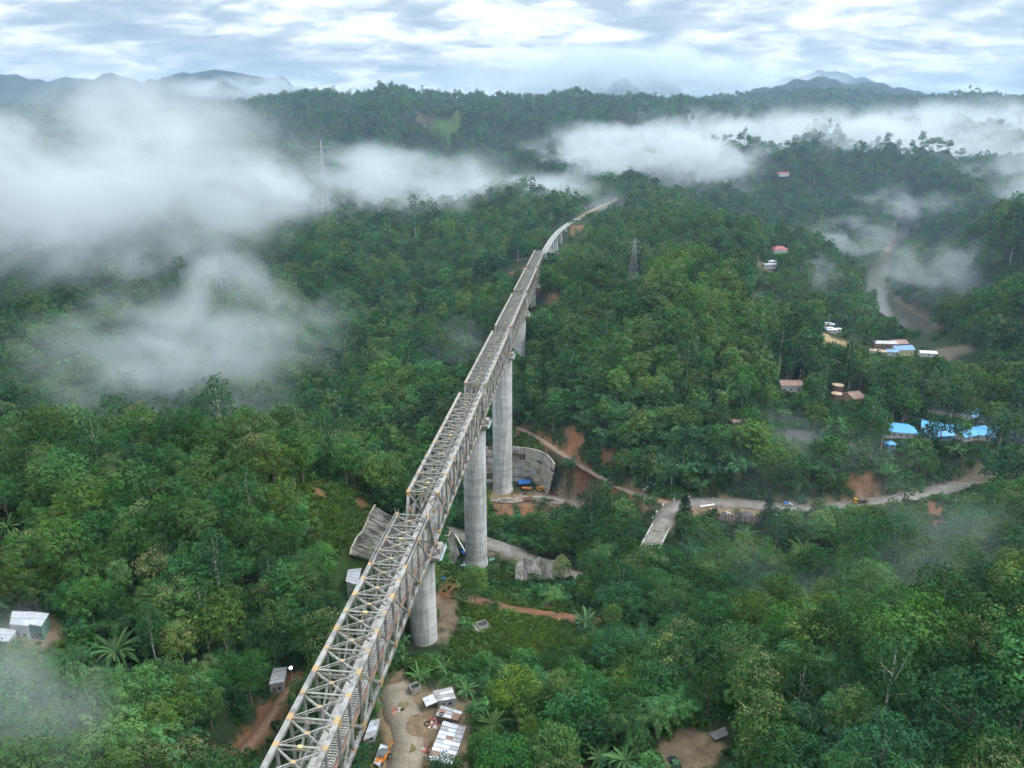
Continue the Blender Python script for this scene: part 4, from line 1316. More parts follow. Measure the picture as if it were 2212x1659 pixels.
# mossy revetment left of the nearest span; runs on behind the bridge
A, B_, Cc, D_ = P(806, 1097, Y=231), P(752, 1200, Y=211), P(846, 1120, Y=231), P(802, 1216, Y=212)
ext = lambda p, q, t: tuple(np.array(p) + (np.array(q) - np.array(p)) * t)
m_moss2, nt, b = mat_new('streaked_wall_stone')
at = nt.nodes.new('ShaderNodeAttribute'); at.attribute_name = 'stain'
nt.links.new(mixcol(nt, 1.0, at.outputs['Color'], ramp(nt.nodes, nt.links, noise(nt, 1.6, 5, 0.65, 'World'), [(0.3, 0.6), (0.7, 1.4)]), 'MULTIPLY'), b.inputs['Base Color'])
b.inputs['Roughness'].default_value = 0.9
def streak_wall(label, tl, tr, br, bl, nu=60, nv=22, amp=0.5, drape=False, rise=0.0):
    u, v = np.meshgrid(np.linspace(0, 1, nu + 1), np.linspace(0, 1, nv + 1))
    q = [np.array(p) for p in (tl, tr, br, bl)]
    g = ((q[0] * (1 - u[..., None]) + q[1] * u[..., None]) * (1 - v[..., None]) + (q[3] * (1 - u[..., None]) + q[2] * u[..., None]) * v[..., None])
    n = np.cross(q[1] - q[0], q[3] - q[0]); n = n / np.linalg.norm(n)
    if n @ (np.array([0, 0, CAMZ]) - q[0]) < 0: n = -n
    g = g + n * (rise + 0.35 * amp * fbm(u * 22, v * 9, 4))[..., None]
    for k in range(0, nu, 6):
        for l in range(0, nv, 6):
            BUILT.append((g[l, k, 0], g[l, k, 1], 1.6))
    if drape:
        g[..., 2] = terrain(g[..., 0], g[..., 1]) + 0.55 + 0.25 * fbm(u * 22, v * 9, 3) - 0.9 * (np.abs(u - 0.5) > 0.49) - 0.9 * (np.abs(v - 0.5) > 0.49)
    edge = (np.abs(v - 0.0) < 1e-6) | (np.abs(v - 1) < 1e-6)
    g[..., 2] += np.where(edge, 0.8 * fbm(u * 9, v * 3 + 5, 3), 0)
    o0 = g[0, 0].copy()
    root = thing('retaining_wall', label, 'wall', Vector(o0))
    st = sstep(-0.45, 0.35, fbm(u * 52, v * 4.5, 3) + 0.5 * fbm(u * 5, v * 5 + 3, 2))
    moss = sstep(0.25, 0.6, fbm(u * 7 + 11, v * 6, 3))
    col = np.array((0.19, 0.182, 0.168)) * (1 - st[..., None]) + np.array((0.042, 0.038, 0.031)) * st[..., None]
    col = col * (1 - 0.7 * moss[..., None]) + np.array((0.05, 0.065, 0.025)) * 0.7 * moss[..., None]
    nvv = (nu + 1) * (nv + 1)
    vv = (g - o0).reshape(-1, 3)
    ii = (np.arange(nv)[:, None] * (nu + 1) + np.arange(nu)[None]).ravel()
    f = np.stack([ii, ii + 1, ii + nu + 2, ii + nu + 1], -1)
    me = mesh_np('stone_face', np.vstack([vv, vv - n * 0.8]), np.vstack([f, f + nvv]), [m_moss2])
    ca = me.color_attributes.new('stain', 'FLOAT_COLOR', 'POINT')
    cc_ = np.concatenate([col.reshape(-1, 3), np.ones((nvv, 1))], -1).astype(np.float32)
    ca.data.foreach_set('color', np.vstack([cc_, cc_]).ravel())
    link('stone_face', me, root)
    for k in range(12):
        a, b_ = g[0, nu * k // 12] - o0, g[0, nu * (k + 1) // 12] - o0
        MB().bar(Vector(a) + Vector(n) * 0.2, Vector(a + (b_ - a) * 0.96) + Vector(n) * 0.2, 0.6, 0.35).build('coping_stone', m_wallc, root)
    return root
streak_wall('mossy dark-streaked stone revetment left of the nearest truss span', A, B_, ext(D_, B_, -0.9), ext(Cc, A, -0.9), rise=1.5)
streak_wall('dark stone wall beside the foot of the second pier', P(956, 1160, Y=262), P(978, 1150, Y=285), P(992, 1196, Y=283), P(970, 1240, Y=258), 24, 18, 0.3)
# curved anchored wall behind the tallest pier
base = densify([P(1000, 1036, hg=212.5), P(1060, 1036, hg=212), P(1110, 1034, hg=211.5), P(1150, 1037, hg=211), P(1172, 1047, hg=210.5), P(1182, 1062, hg=210)], 3.6)
topp = densify([P(1000, 955, Y=428), P(1060, 955, Y=428), P(1110, 956, Y=427), P(1150, 960, Y=424), P(1180, 972, Y=417), P(1197, 992, Y=404)], 3.6)
nc = 17
def resample(l, n):
    s = np.concatenate([[0], np.cumsum(np.linalg.norm(np.diff(l, axis=0), axis=1))])
    t = np.linspace(0, s[-1], n)
    return np.stack([np.interp(t, s, l[:, j]) for j in range(3)], -1)
bs, tp = resample(base, nc + 1) - np.array([0, 4.0, 0]), resample(topp, nc + 1) - np.array([0, 6.5, 0])
rows = 11
g = np.stack([tp * (1 - r / rows) + bs * (r / rows) for r in range(rows + 1)])
aw = grid_wall('anchored_wall', 'tall curved concrete block wall behind the tallest pier', g, [m_wallc, m_wallw, m_wallb], 0.6, 0.06, (0.52, 0.38, 0.10), bulge=0.3, ledge=2)
for k in range(26):
    r, c = random.randrange(1, rows), random.randrange(1, nc)
    p = Vector(g[r, c]); n = (Vector((0, 0, CAMZ)) - p).normalized()
    mb = MB(); mb.tube(p, p + n * 1.0, 0.28, 0.22, 8)
    o = mb.build('anchor_head', m_plum, aw); o.location = -Vector(g[0, 0])
# clean rough concrete rock face right of the second pier
m_shot = conc_mat('shotcrete', (0.26, 0.25, 0.235), (0.12, 0.115, 0.10), 0.14)
sr = thing('concrete_rock_face', 'grey folded sprayed-concrete rock face right of the second pier', 'rock face', P(1120, 1205, Y=285))
cols_ = [(1114, 1216, 1112, 1262, 281, 275), (1130, 1206, 1130, 1264, 283, 274), (1150, 1211, 1148, 1264, 280, 274), (1166, 1203, 1168, 1266, 282, 273), (1184, 1212, 1184, 1268, 278, 272), (1206, 1208, 1202, 1268, 280, 271), (1222, 1218, 1218, 1266, 276, 270)]
for (a, b) in zip(cols_[:-1], cols_[1:]):
    t0, b0, t1, b1 = P(a[0], a[1], Y=a[4]), P(a[2], a[3], Y=a[5]), P(b[0], b[1], Y=b[4]), P(b[2], b[3], Y=b[5])
    n = 6
    vs = []
    for i in range(n + 1):
        for j in range(n + 1):
            p = (np.array(t0) * (1 - j / n) + np.array(t1) * (j / n)) * (1 - i / n) + (np.array(b0) * (1 - j / n) + np.array(b1) * (j / n)) * (i / n)
            vs.append(p + RNG.normal(size=3) * (0.14 if 0 < j < n else 0.0) + np.array([0, -0.3 * math.sin(PI * j / n), 0]) - np.array(P(1120, 1205, Y=285)))
    fs = [(i * (n + 1) + j, i * (n + 1) + j + 1, (i + 1) * (n + 1) + j + 1, (i + 1) * (n + 1) + j) for i in range(n) for j in range(n)]
    vs2 = [p + np.array([0, 1.2, -0.6]) for p in vs]
    mb = MB(); mb.add(vs, fs); mb.add(vs2, fs)
    mb.build('facet', m_shot, sr, smooth=False)

# ================================================================ sheds and houses
def tin(name, col, col2, rough=0.45, metal=0.0, rand=0.12):
    m, nt, b = mat_new(name)
    t = nt.nodes.new('ShaderNodeTexCoord')
    c = mixcol(nt, ramp(nt.nodes, nt.links, noise(nt, 0.9, 5, 0.65, 'Object'), [(0.42, 0.0), (0.68, 1.0)]), col, col2)
    oi = nt.nodes.new('ShaderNodeObjectInfo')
    hs = nt.nodes.new('ShaderNodeHueSaturation')
    nt.links.new(nmath(nt, 'ADD', nmath(nt, 'MULTIPLY', oi.outputs['Random'], 2 * rand), 1 - rand), hs.inputs['Value'])
    nt.links.new(c, hs.inputs['Color']); nt.links.new(hs.outputs[0], b.inputs['Base Color'])
    b.inputs['Roughness'].default_value = rough; b.inputs['Metallic'].default_value = metal
    return m
T_new = tin('new_tin', (0.66, 0.70, 0.78), (0.52, 0.56, 0.63), 0.35, 0.25)
T_old = tin('old_tin', (0.40, 0.415, 0.44), (0.26, 0.255, 0.26), 0.5, 0.2)
T_rust = tin('rusty_tin', (0.22, 0.125, 0.095), (0.30, 0.22, 0.18), 0.75)
T_brown = tin('brown_roof', (0.25, 0.155, 0.125), (0.20, 0.12, 0.10), 0.7)
T_blue = tin('blue_roof', (0.055, 0.30, 0.60), (0.09, 0.37, 0.68), 0.5, rand=0.06)
T_pblue = tin('pale_blue_roof', (0.10, 0.22, 0.42), (0.16, 0.30, 0.50), 0.5)
T_red = tin('red_roof', (0.33, 0.07, 0.075), (0.26, 0.08, 0.08), 0.6)
T_tan = tin('tan_roof', (0.42, 0.31, 0.21), (0.35, 0.26, 0.18), 0.7)
W_white = tin('white_wall', (0.55, 0.56, 0.56), (0.42, 0.42, 0.41), 0.8)
W_tin = tin('tin_wall', (0.34, 0.36, 0.38), (0.24, 0.24, 0.24), 0.6)
W_wood = tin('wood_wall', (0.19, 0.13, 0.09), (0.13, 0.09, 0.065), 0.85)
W_yel = tin('yellow_wall', (0.55, 0.50, 0.26), (0.45, 0.42, 0.25), 0.8)
W_blue = tin('blue_wall', (0.10, 0.27, 0.44), (0.15, 0.33, 0.48), 0.7)
W_green = tin('green_wall', (0.08, 0.20, 0.15), (0.11, 0.24, 0.18), 0.7)
m_glass = simple_mat('dark_window', (0.03, 0.035, 0.045), None, rough=0.15)
m_post = simple_mat('wood_post', (0.22, 0.16, 0.11), (0.30, 0.24, 0.18), 2.0, 0.85)

def sheet_roof(root, q, nx, ny, mats, prob, over=0.08, corr=True):
    """q: four corners (near-left, near-right, far-right, far-left), local; every sheet its own corrugated piece"""
    n = (q[1] - q[0]).cross(q[3] - q[0]).normalized()
    if n.z < 0: n = -n
    for i in range(nx):
        for j in range(ny):
            def pt(u, v):
                return (q[0] * (1 - u) + q[1] * u) * (1 - v) + (q[3] * (1 - u) + q[2] * u) * v
            u0, u1, w0, w1 = i / nx, (i + 1) / nx + 0.02, j / ny, (j + 1) / ny + 0.02
            lift = n * (0.03 * ((i + j) % 2) + random.uniform(0, 0.03))
            mb = MB()
            wid = (pt(u1, 0) - pt(u0, 0)).length
            ns = max(2, min(14, int(wid / 0.16))) if corr else 1
            vs, fs = [], []
            for s in range(ns + 1):
                u = u0 + (u1 - u0) * s / ns
                wv = n * (0.035 * (s % 2))
                vs += [pt(u, w0) + lift + wv, pt(u, w1) + lift + wv, pt(u, w0) + lift + wv - n * 0.04, pt(u, w1) + lift + wv - n * 0.04]
            for s in range(ns):
                a = 4 * s
                fs += [(a, a + 4, a + 5, a + 1), (a + 2, a + 3, a + 7, a + 6), (a, a + 2, a + 6, a + 4), (a + 1, a + 5, a + 7, a + 3)]
            fs += [(0, 1, 3, 2), (4 * ns, 4 * ns + 2, 4 * ns + 3, 4 * ns + 1)]
            mb.add(vs, fs)
            mb.build('roof_sheet', random.choices(mats, prob)[0], root)

def tin_shed(label, corners, nx, ny, mats, prob=None, wall=None, posts=False, group=None, name='tin_shed', battens=True):
    q = [Vector(P(a, b, hg=h)) for a, b, h in corners]
    ce = sum(q, Vector()) / 4
    gz_ = tz(ce.x, ce.y)
    root = thing(name, label, 'shed', (ce.x, ce.y, gz_), 0, group)
    q = [p - Vector((ce.x, ce.y, gz_)) for p in q]
    sheet_roof(root, q, nx, ny, mats, prob)
    ins = [p + (sum(q, Vector()) / 4 - p) * 0.10 for p in q]
    if wall is not None:
        mb = MB(); mb.hexa([Vector((p.x, p.y, -0.4)) for p in ins] + [p - Vector((0, 0, 0.10)) for p in ins])
        mb.build('wall', wall, root)
        a, b = ins[0], ins[1]
        d = (b - a); d.z = 0; L = d.length; d.normalize(); nn = Vector((d.y, -d.x, 0))
        if nn.dot(a) < 0: nn = -nn
        c = a + d * (L * 0.3); c.z = 0
        MB().bar(c + nn * 0.04 + Vector((0, 0, 0.05)), c + nn * 0.04 + Vector((0, 0, 1.9)), 0.9, 0.06, up=nn).build('door', W_wood, root)
        c = a + d * (L * 0.7); c.z = 0
        MB().bar(c + nn * 0.04 + Vector((0, 0, 1.0)), c + nn * 0.04 + Vector((0, 0, 1.8)), 0.9, 0.05, up=nn).build('window', m_glass, root)
    if posts or wall is None:
        for p in ins:
            MB().tube((p.x, p.y, -0.4), p - Vector((0, 0, 0.05)), 0.07, 0.06, 6).build('post', m_post, root)
    if battens:
        n = (q[1] - q[0]).cross(q[3] - q[0]).normalized()
        if n.z < 0: n = -n
        for k in range(ny + 1):
            v = min(0.985, max(0.015, k / ny))
            MB().bar(q[0].lerp(q[3], v) + n * 0.12, q[1].lerp(q[2], v) + n * 0.12, 0.07, 0.06, up=n).build('batten', m_post, root)
    BUILT.append((ce.x, ce.y, max((q[0] - q[2]).length, (q[1] - q[3]).length) / 2 + 0.5))
    return root
def c3(x, y, h): return ((1500 + x / 3.9125) * .54861, (2600 + y / 3.9125) * .54861, h)
tin_shed('long patchwork tin-roofed shed beside the mud track', [c3(720, 1530, 149.4), c3(1100, 1605, 149.2), c3(1300, 1030, 149.6), c3(955, 945, 149.8)], 3, 9, [T_new, T_old, T_rust], (0.42, 0.5, 0.08), W_tin)
tin_shed('rust-and-silver roofed shed with tyres on top, middle of the row', [c3(838, 850, 150.2), c3(1175, 930, 150.0), c3(1245, 790, 150.3), c3(930, 690, 150.6)], 3, 3, [T_rust, T_new, T_old], (0.4, 0.35, 0.25), W_wood)
tin_shed('grey patched sheet-roof shed, uppermost of the row', [c3(872, 640, 150.2), c3(1155, 592, 150.0), c3(1085, 408, 150.3), c3(800, 475, 150.5)], 3, 4, [T_old, T_new], (0.6, 0.4), W_tin)
tin_shed('small bright tin lean-to on posts at the mud track', [c3(700, 716, 150.3), c3(868, 646, 150.3), c3(805, 515, 150.8), c3(635, 586, 150.8)], 2, 2, [T_new], None, None)
tin_shed('small tilted grey lean-to under the banana leaves', [c3(1225, 545, 151.5), c3(1320, 590, 151.6), c3(1290, 480, 151.2), c3(1215, 480, 151.0)], 2, 1, [T_old], None, W_tin, battens=False)
tin_shed('white sheet roof hut left of the nearest span', [(746.4, 1256, 139), (770.6, 1265, 139), (781.8, 1222.6, 139.6), (752.7, 1224.5, 139.6)], 2, 6, [T_new], None, W_white)
tin_shed('grey-roofed hut among the trees left of the bridge', [(580, 1480, 140.6), (612, 1474, 140.6), (620, 1441, 140.9), (590, 1444, 140.9)], 2, 4, [T_old], None, W_tin)
tin_shed('white-roofed hut at the left edge, larger of the joined pair', [(20, 1350, 116.6), (60, 1353, 116.6), (76, 1322, 117), (26, 1320, 117)], 3, 2, [T_new, T_old], (0.85, 0.15), W_white)
tin_shed('white-roofed hut with a green wall beside the larger white hut', [(62, 1349, 116.6), (88, 1354, 116.6), (106, 1325, 117.2), (78, 1322, 117.2)], 2, 2, [T_new, T_old], (0.85, 0.15), W_green)
tin_shed('half-seen white sheet roof cut by the left frame edge', [(-14, 1384, 117.6), (18, 1388, 117.6), (36, 1360, 118), (0, 1357, 118)], 2, 2, [T_new], None, W_tin)
tin_shed('pale sheet-roofed shed tucked under the nearest span', [(784, 1600, 150.2), (808, 1592, 150.2), (822, 1552, 150.6), (800, 1556, 150.6)], 2, 3, [T_new, T_old], (0.5, 0.5), W_tin)
tin_shed('shiny low roof beside the backhoe at the bottom edge', [(806, 1650, 150.6), (818, 1656, 150.6), (838, 1612, 151), (822, 1607, 151)], 1, 3, [T_new], None, W_tin)

# concrete water tanks, open topped
m_tankw = simple_mat('tank_water', (0.03, 0.035, 0.035), None, rough=0.1)
def open_tank(px, py, w, d, h, rz, label):
    p = hit(px, py)
    root = thing('water_tank', label, 'tank', p, rz)
    for a in ((-w / 2, -w / 2 + 0.2, -d / 2, d / 2), (w / 2 - 0.2, w / 2, -d / 2, d / 2), (-w / 2 + 0.2, w / 2 - 0.2, -d / 2, -d / 2 + 0.2), (-w / 2 + 0.2, w / 2 - 0.2, d / 2 - 0.2, d / 2)):
        MB().box(a[0], a[1], a[2], a[3], -0.3, h).build('side_wall', m_cap, root)
    MB().box(-w / 2 + 0.2, w / 2 - 0.2, -d / 2 + 0.2, d / 2 - 0.2, 0, h * 0.7).build('water', m_tankw, root)
    BUILT.append((p.x, p.y, w))
open_tank(*c3(525, 470, 0)[:2], 2.9, 2.6, 1.9, 0.6, 'open concrete water tank at the top of the mud track')
open_tank(1042, 1353, 3.6, 3.0, 1.2, 0.5, 'low square concrete tank in the grass right of the near pier')
bs_ = hit(1022, 1357)
mb = MB(); mb.lathe([(2.6, -0.2), (2.4, 0.15), (1.2, 0.3)], 9); tag(mb.build('concrete_slab', m_shot, loc=bs_, scl=(1.2, 0.8, 1)), 'broken concrete slab beside the low square tank', 'slab')

def house(px, py, w, d, h, rise, rz, roof, wall, label, hip=False, name='house', nsheet=4, windows=3, group=None, rmats=None):
    p = hit(px, py) if not isinstance(px, Vector) else px
    root = thing(name, label, 'house', p, rz, group)
    wb = MB(); wb.box(-w / 2, w / 2, -d / 2, d / 2, -1.5, h)
    wo = wb.build('wall', wall, root)
    e = 0.6
    rl_ = w / 2 + e - (d / 2 if hip else 0)
    A1, B1 = Vector((-w / 2 - e, -d / 2 - e, h + 0.02)), Vector((w / 2 + e, -d / 2 - e, h + 0.02))
    C1, D1 = Vector((w / 2 + e, d / 2 + e, h + 0.02)), Vector((-w / 2 - e, d / 2 + e, h + 0.02))
    R0, R1 = Vector((-rl_, 0, h + rise)), Vector((rl_, 0, h + rise))
    if not hip:
        mb = MB(); mb.add([(-w / 2, -d / 2, h), (-w / 2, d / 2, h), (-w / 2, 0, h + rise * 0.93), (w / 2, -d / 2, h), (w / 2, d / 2, h), (w / 2, 0, h + rise * 0.93)], [(0, 2, 1), (3, 4, 5)])
        mb.build('gable', wall, root)
    for q in ((A1, B1, R1, R0), (C1, D1, R0, R1)):
        sheet_roof(root, [q[0], q[1], q[2], q[3]], nsheet, 1, rmats or [roof], None, corr=False)
    if hip:
        for q in ((B1, C1, R1), (D1, A1, R0)):
            mb = MB(); mb.add([q[0], q[1], q[2], q[0] - Vector((0, 0, 0.1)), q[1] - Vector((0, 0, 0.1)), q[2] - Vector((0, 0, 0.1))], [(0, 1, 2), (5, 4, 3), (0, 3, 4, 1)]).build('roof_end', roof, root)
    mb = MB(); mb.bar(R0 + Vector((0, 0, 0.12)), R1 + Vector((0, 0, 0.12)), 0.5, 0.12); mb.build('ridge_cap', roof, root)
    for k in range(windows):
        x = -w / 2 + w * (k + 0.5) / windows
        wi = MB().box(x - 0.6, x + 0.6, -d / 2 - 0.05, -d / 2 + 0.02, 1.0, 2.1).build('window', m_glass, root)
        MB().box(x - 0.7, x + 0.7, -d / 2 - 0.14, -d / 2 - 0.003, 0.88, 0.98).build('sill', W_white, wi)
    MB().box(w / 2 - 1.9, w / 2 - 0.95, -d / 2 - 0.06, -d / 2 + 0.02, 0, 2.05).build('door', W_wood, root)
    BUILT.append((p.x, p.y, max(w, d) / 2 + 1.5))
    return root
house(1704, 842, 14, 8, 4.5, 2.4, 0.0, T_brown, W_white, 'white house with a rust-red gable roof among the trees')
house(1840, 866, 9, 12, 4.0, 2.6, 0.35, T_brown, T_tan, 'brown-and-blue roofed house beside the round tanks', rmats=[T_brown, T_brown, T_pblue])
def round_tank(px, py, r, h, label):
    p = hit(px, py)
    root = thing('storage_tank', label, 'tank', p, 0, 'round storage tanks')
    MB().lathe([(r, -1), (r, h)], 24).build('tank_wall', W_wood, root)
    for z in (h * 0.35, h * 0.7):
        MB().lathe([(r + 0.06, z), (r + 0.06, z + 0.2)], 24).build('hoop', m_dark, root)
    MB().lathe([(r + 0.3, h + 0.01), (r + 0.3, h + 0.15), (0.3, h + 1.2)], 24).build('roof', T_tan, root)
    BUILT.append((p.x, p.y, r + 1))
round_tank(1808, 846, 3.6, 5.0, 'round storage tank with tan cone roof, rear of the two')
round_tank(1806, 862, 3.4, 4.0, 'round storage tank with tan cone roof, front of the two')
house(1940, 938, 18, 11, 3.4, 3.6, -0.25, T_blue, W_white, 'large bright blue hip-roofed building', hip=True, nsheet=6, windows=5)
sch = hit(2062, 938)
house(sch, 0, 36, 9, 3.4, 2.8, -0.42, T_blue, W_white, 'long blue-roofed school block behind the trees', nsheet=9, windows=8)
sch2 = hit(2095, 944)
house(sch2, 0, 20, 9, 3.2, 2.8, 0.35, T_blue, W_white, 'blue-roofed wing joining the long school block', nsheet=4, windows=4)
house(hit(2020, 947), 0, 16, 8, 3.2, 2.6, 0.1, T_blue, W_blue, 'short blue-roofed block in front of the school', nsheet=4, windows=3)
house(2112, 906, 18, 9, 4.0, 3.0, 0.25, T_blue, W_white, 'blue-roofed building behind a lime green tree', nsheet=5, windows=4)
house(2175, 943, 14, 8, 3.2, 2.4, -0.2, T_blue, W_white, 'blue roof glimpsed through trees at the right edge', nsheet=4)
house(1921, 968, 4.4, 4.0, 3.2, 1.2, 0.1, T_blue, W_blue, 'tiny blue guard hut above the highway', hip=True, nsheet=2, windows=1)
house(1840, 973, 7, 6, 2.6, 1.6, 0.5, T_brown, W_white, 'little white hut with a maroon roof', nsheet=2, windows=1)
house(1594, 918, 8, 5, 2.6, 1.0, 0.2, T_brown, W_wood, 'brown lean hut half hidden on the bamboo slope', nsheet=3, windows=1)
house(1908, 752, 17, 8, 5.0, 1.6, -0.1, T_old, W_wood, 'long grey-roofed house near the river', nsheet=5, windows=4)
house(1936, 752, 14, 9, 5.0, 2.6, 0.15, T_brown, W_wood, 'brown-roofed house behind the blue riverside house', nsheet=4)
house(1946, 764, 16, 9, 4.5, 2.8, 0.1, T_pblue, W_yel, 'blue-roofed house with yellow walls near the river', nsheet=4, windows=4)
house(1924, 766, 9, 6, 3.2, 1.6, 0.0, T_pblue, W_white, 'low blue-roofed annex by the yellow house', nsheet=2, windows=1)
house(2002, 768, 12, 7, 3.0, 1.2, -0.2, T_new, W_white, 'white sheet-roofed shed on the river bank', nsheet=3, windows=1)
house(1895, 764, 12, 6, 2.8, 1.0, -0.5, T_tan, W_white, 'pale low shed before the riverside houses', nsheet=3, windows=1)
for k, (a, b) in enumerate(((1782, 703), (1790, 706), (1798, 709), (1786, 714), (1795, 718), (1804, 716))):
    house(a, b, 8.5, 3.2, 2.6, 0.5, 0.1, T_new, W_white, 'white site cabin above the ball ground, %s of six' % ['farthest left', 'second', 'third', 'fourth', 'fifth', 'last'][k], name='site_cabin', nsheet=2, windows=2, group='white site cabins')
house(1682, 546, 20, 14, 5.5, 4.0, 0.1, T_red, W_white, 'red-roofed pavilion on the far hill', hip=True, nsheet=4)
house(1660, 578, 16, 7, 4.0, 1.2, 0.3, T_old, W_tin, 'grey shed by the far hill road', nsheet=3, windows=2)
house(1665, 570, 12, 6, 3.5, 1.0, 0.3, T_new, W_tin, 'pale shed behind the grey far shed', nsheet=3, windows=2)
house(1692, 462, 16, 9, 4.5, 1.6, 0.2, T_new, W_white, 'pale roofed house far out on the valley floor', nsheet=3, windows=2)
house(1690, 380, 30, 14, 6.0, 4.0, 0.2, T_red, W_white, 'maroon roof in the far forest below the cloud', nsheet=3, windows=2)
for k, (a, b) in enumerate(((2062, 360), (2082, 361), (2100, 362))):
    house(a, b, 38, 12, 6, 1.5, 0.05, T_new, W_white, 'long white far building under the right cloud, %s' % ['leftmost of three', 'middle of three', 'rightmost of three'][k], nsheet=3, windows=2, group='far white buildings')
fz = Vector((rail_bed[2][0], rail_bed[2][1], rail_bed[2][2]))
house(fz, 0, 8, 26, 4.5, 1.2, -0.3, T_new, W_white, 'white shed at the far end of the railway formation', nsheet=3, windows=2)

# ================================================================ road bridge, stones, fence
rb = densify(road_bridge_l, 2.0)
for p_ in rb[::3]:
    BUILT.append((p_[0], p_[1], 5.0))
root = thing('road_bridge', 'small road bridge with white railings over the stream', 'bridge', Vector(rb[0]))
L, Rr = ribbon(rb, 4.6)
def strip(name, la, lb, mat, root, o0, thick):
    la, lb = la - np.array(o0), lb - np.array(o0)
    n = len(la); dn = np.array([0, 0, -thick])
    v = np.vstack([la, lb, lb + dn, la + dn])
    f = [(k * n + i, k * n + i + 1, ((k + 1) % 4) * n + i + 1, ((k + 1) % 4) * n + i) for k in range(4) for i in range(n - 1)] + [(0, n, 2 * n, 3 * n), (n - 1, 4 * n - 1, 3 * n - 1, 2 * n - 1)]
    return link(name, mesh_np(name, v, f, [mat]), root)
up_ = np.array([0, 0, 0.07])
strip('deck', L + up_, Rr + up_, m_road, root, rb[0], 1.2)
m_white = simple_mat('white_paint', (0.62, 0.62, 0.60), (0.42, 0.42, 0.40), 1.2, 0.7)
for sgn, side in ((-1, L), (1, Rr)):
    inn = ribbon(rb, 4.35)[0 if sgn < 0 else 1]
    strip('kerb', side + up_ + np.array([0, 0, 0.25]), inn + up_ + np.array([0, 0, 0.25]), m_white, root, rb[0], 0.24)
    strip('top_rail', side + np.array([0, 0, 1.2]), inn + np.array([0, 0, 1.2]), m_white, root, rb[0], 0.14)
    strip('lower_rail', side + np.array([0, 0, 0.8]), inn + np.array([0, 0, 0.8]), m_white, root, rb[0], 0.10)
    for k in range(0, len(side), 2):
        q = (side[k] + inn[k]) / 2 - rb[0]
        MB().box(-0.12, 0.12, -0.12, 0.12, 0.3, 1.2).build('rail_post', m_white, root, loc=q)
for k, t in enumerate((0.12, 0.88)):
    q = rb[int(t * (len(rb) - 1))]
    MB().box(-4.5, 4.5, -0.9, 0.9, -14, -1.2).build('abutment', m_cap, root, loc=q - rb[0], rot=(0, 0, 0.45))
gs = ribbon(densify(highway_b[:8], 2.0), 5.6)[0]
for k, idx in enumerate(range(2, min(len(gs), 26), 3)):
    q = gs[idx]
    o = MB().hexa([(-0.9, -0.35, -0.4), (0.9, -0.35, -0.4), (0.9, 0.35, -0.4), (-0.9, 0.35, -0.4), (-0.8, -0.28, 0.75), (0.8, -0.28, 0.75), (0.8, 0.28, 0.75), (-0.8, 0.28, 0.75)]).build('guard_stone', m_white, loc=q, rot=(0, 0, 1.1 - 0.03 * k))
    tag(o, 'whitewashed guard stone on the left road edge, %s after the road bridge' % ORD[k], 'guard stone', 'guard stones by the road bridge')
# plank fence of the roadside yard
fl = resample(np.array([P(1552, 1121, hg=188), P(1585, 1124, hg=188), P(1640, 1127, hg=188), P(1665, 1126, hg=188)]), 41)
fr = thing('plank_fence', 'weathered red-and-white plank fence along the roadside yard', 'fence', Vector(fl[0]))
m_plank = [simple_mat('plank_red', (0.20, 0.11, 0.10), (0.28, 0.18, 0.16), 1.5, 0.85), simple_mat('plank_grey', (0.34, 0.31, 0.30), (0.25, 0.22, 0.21), 1.5, 0.85)]
for k in range(40):
    a, b = Vector(fl[k]) - Vector(fl[0]), Vector(fl[k + 1]) - Vector(fl[0])
    h = 3.2 + random.uniform(-0.15, 0.15)
    d = (b - a) * 0.93
    MB().hexa([a + Vector((0, -0.04, -0.5)), a + d + Vector((0, -0.04, -0.5)), a + d + Vector((0, 0.04, -0.5)), a + Vector((0, 0.04, -0.5)), a + Vector((0, -0.04, h)), a + d + Vector((0, -0.04, h)), a + d + Vector((0, 0.04, h)), a + Vector((0, 0.04, h))]).build('plank', m_plank[k % 5 in (1, 3)], fr)
for z in (0.6, 2.2):
    mb = MB()
    for k in range(0, 40, 4):
        a, b = Vector(fl[k]) - Vector(fl[0]), Vector(fl[min(k + 4, 40)]) - Vector(fl[0])
        mb.bar(a + Vector((0, 0.14, z)), b + Vector((0, 0.14, z)), 0.08, 0.12)
    mb.build('rail', m_post, fr)

# ================================================================ vehicles and machines
m_tyre = simple_mat('tyre_rubber', (0.02, 0.02, 0.021), None, rough=0.85)
m_rim = simple_mat('wheel_rim', (0.35, 0.35, 0.36), None, rough=0.4, metal=0.5)
def paint(name, c): return simple_mat(name, c, (c[0] * 0.8, c[1] * 0.8, c[2] * 0.8), 1.0, 0.35, spec=0.5)
p_white, p_yellow, p_blue, p_orange, p_black, p_silver = paint('white_paintwork', (0.62, 0.63, 0.64)), paint('yellow_paintwork', (0.60, 0.36, 0.03)), paint('blue_tarpaulin', (0.03, 0.13, 0.42)), paint('orange_paintwork', (0.58, 0.20, 0.03)), paint('black_paintwork', (0.02, 0.021, 0.025)), paint('silver_paintwork', (0.46, 0.48, 0.50))
m_lamp = simple_mat('headlamp_glass', (0.6, 0.6, 0.55), None, rough=0.1)
def wheel(root, x, y, r, w):
    t = MB(); t.tube((x - w / 2, y, r), (x + w / 2, y, r), r, r, 16); to = t.build('wheel', m_tyre, root)
    sg = 1 if x > 0 else -1
    t = MB(); t.tube((x + sg * (w / 2 - 0.02), y, r), (x + sg * (w / 2 + 0.03), y, r), r * 0.58, r * 0.5, 12); t.build('rim', m_rim, to)
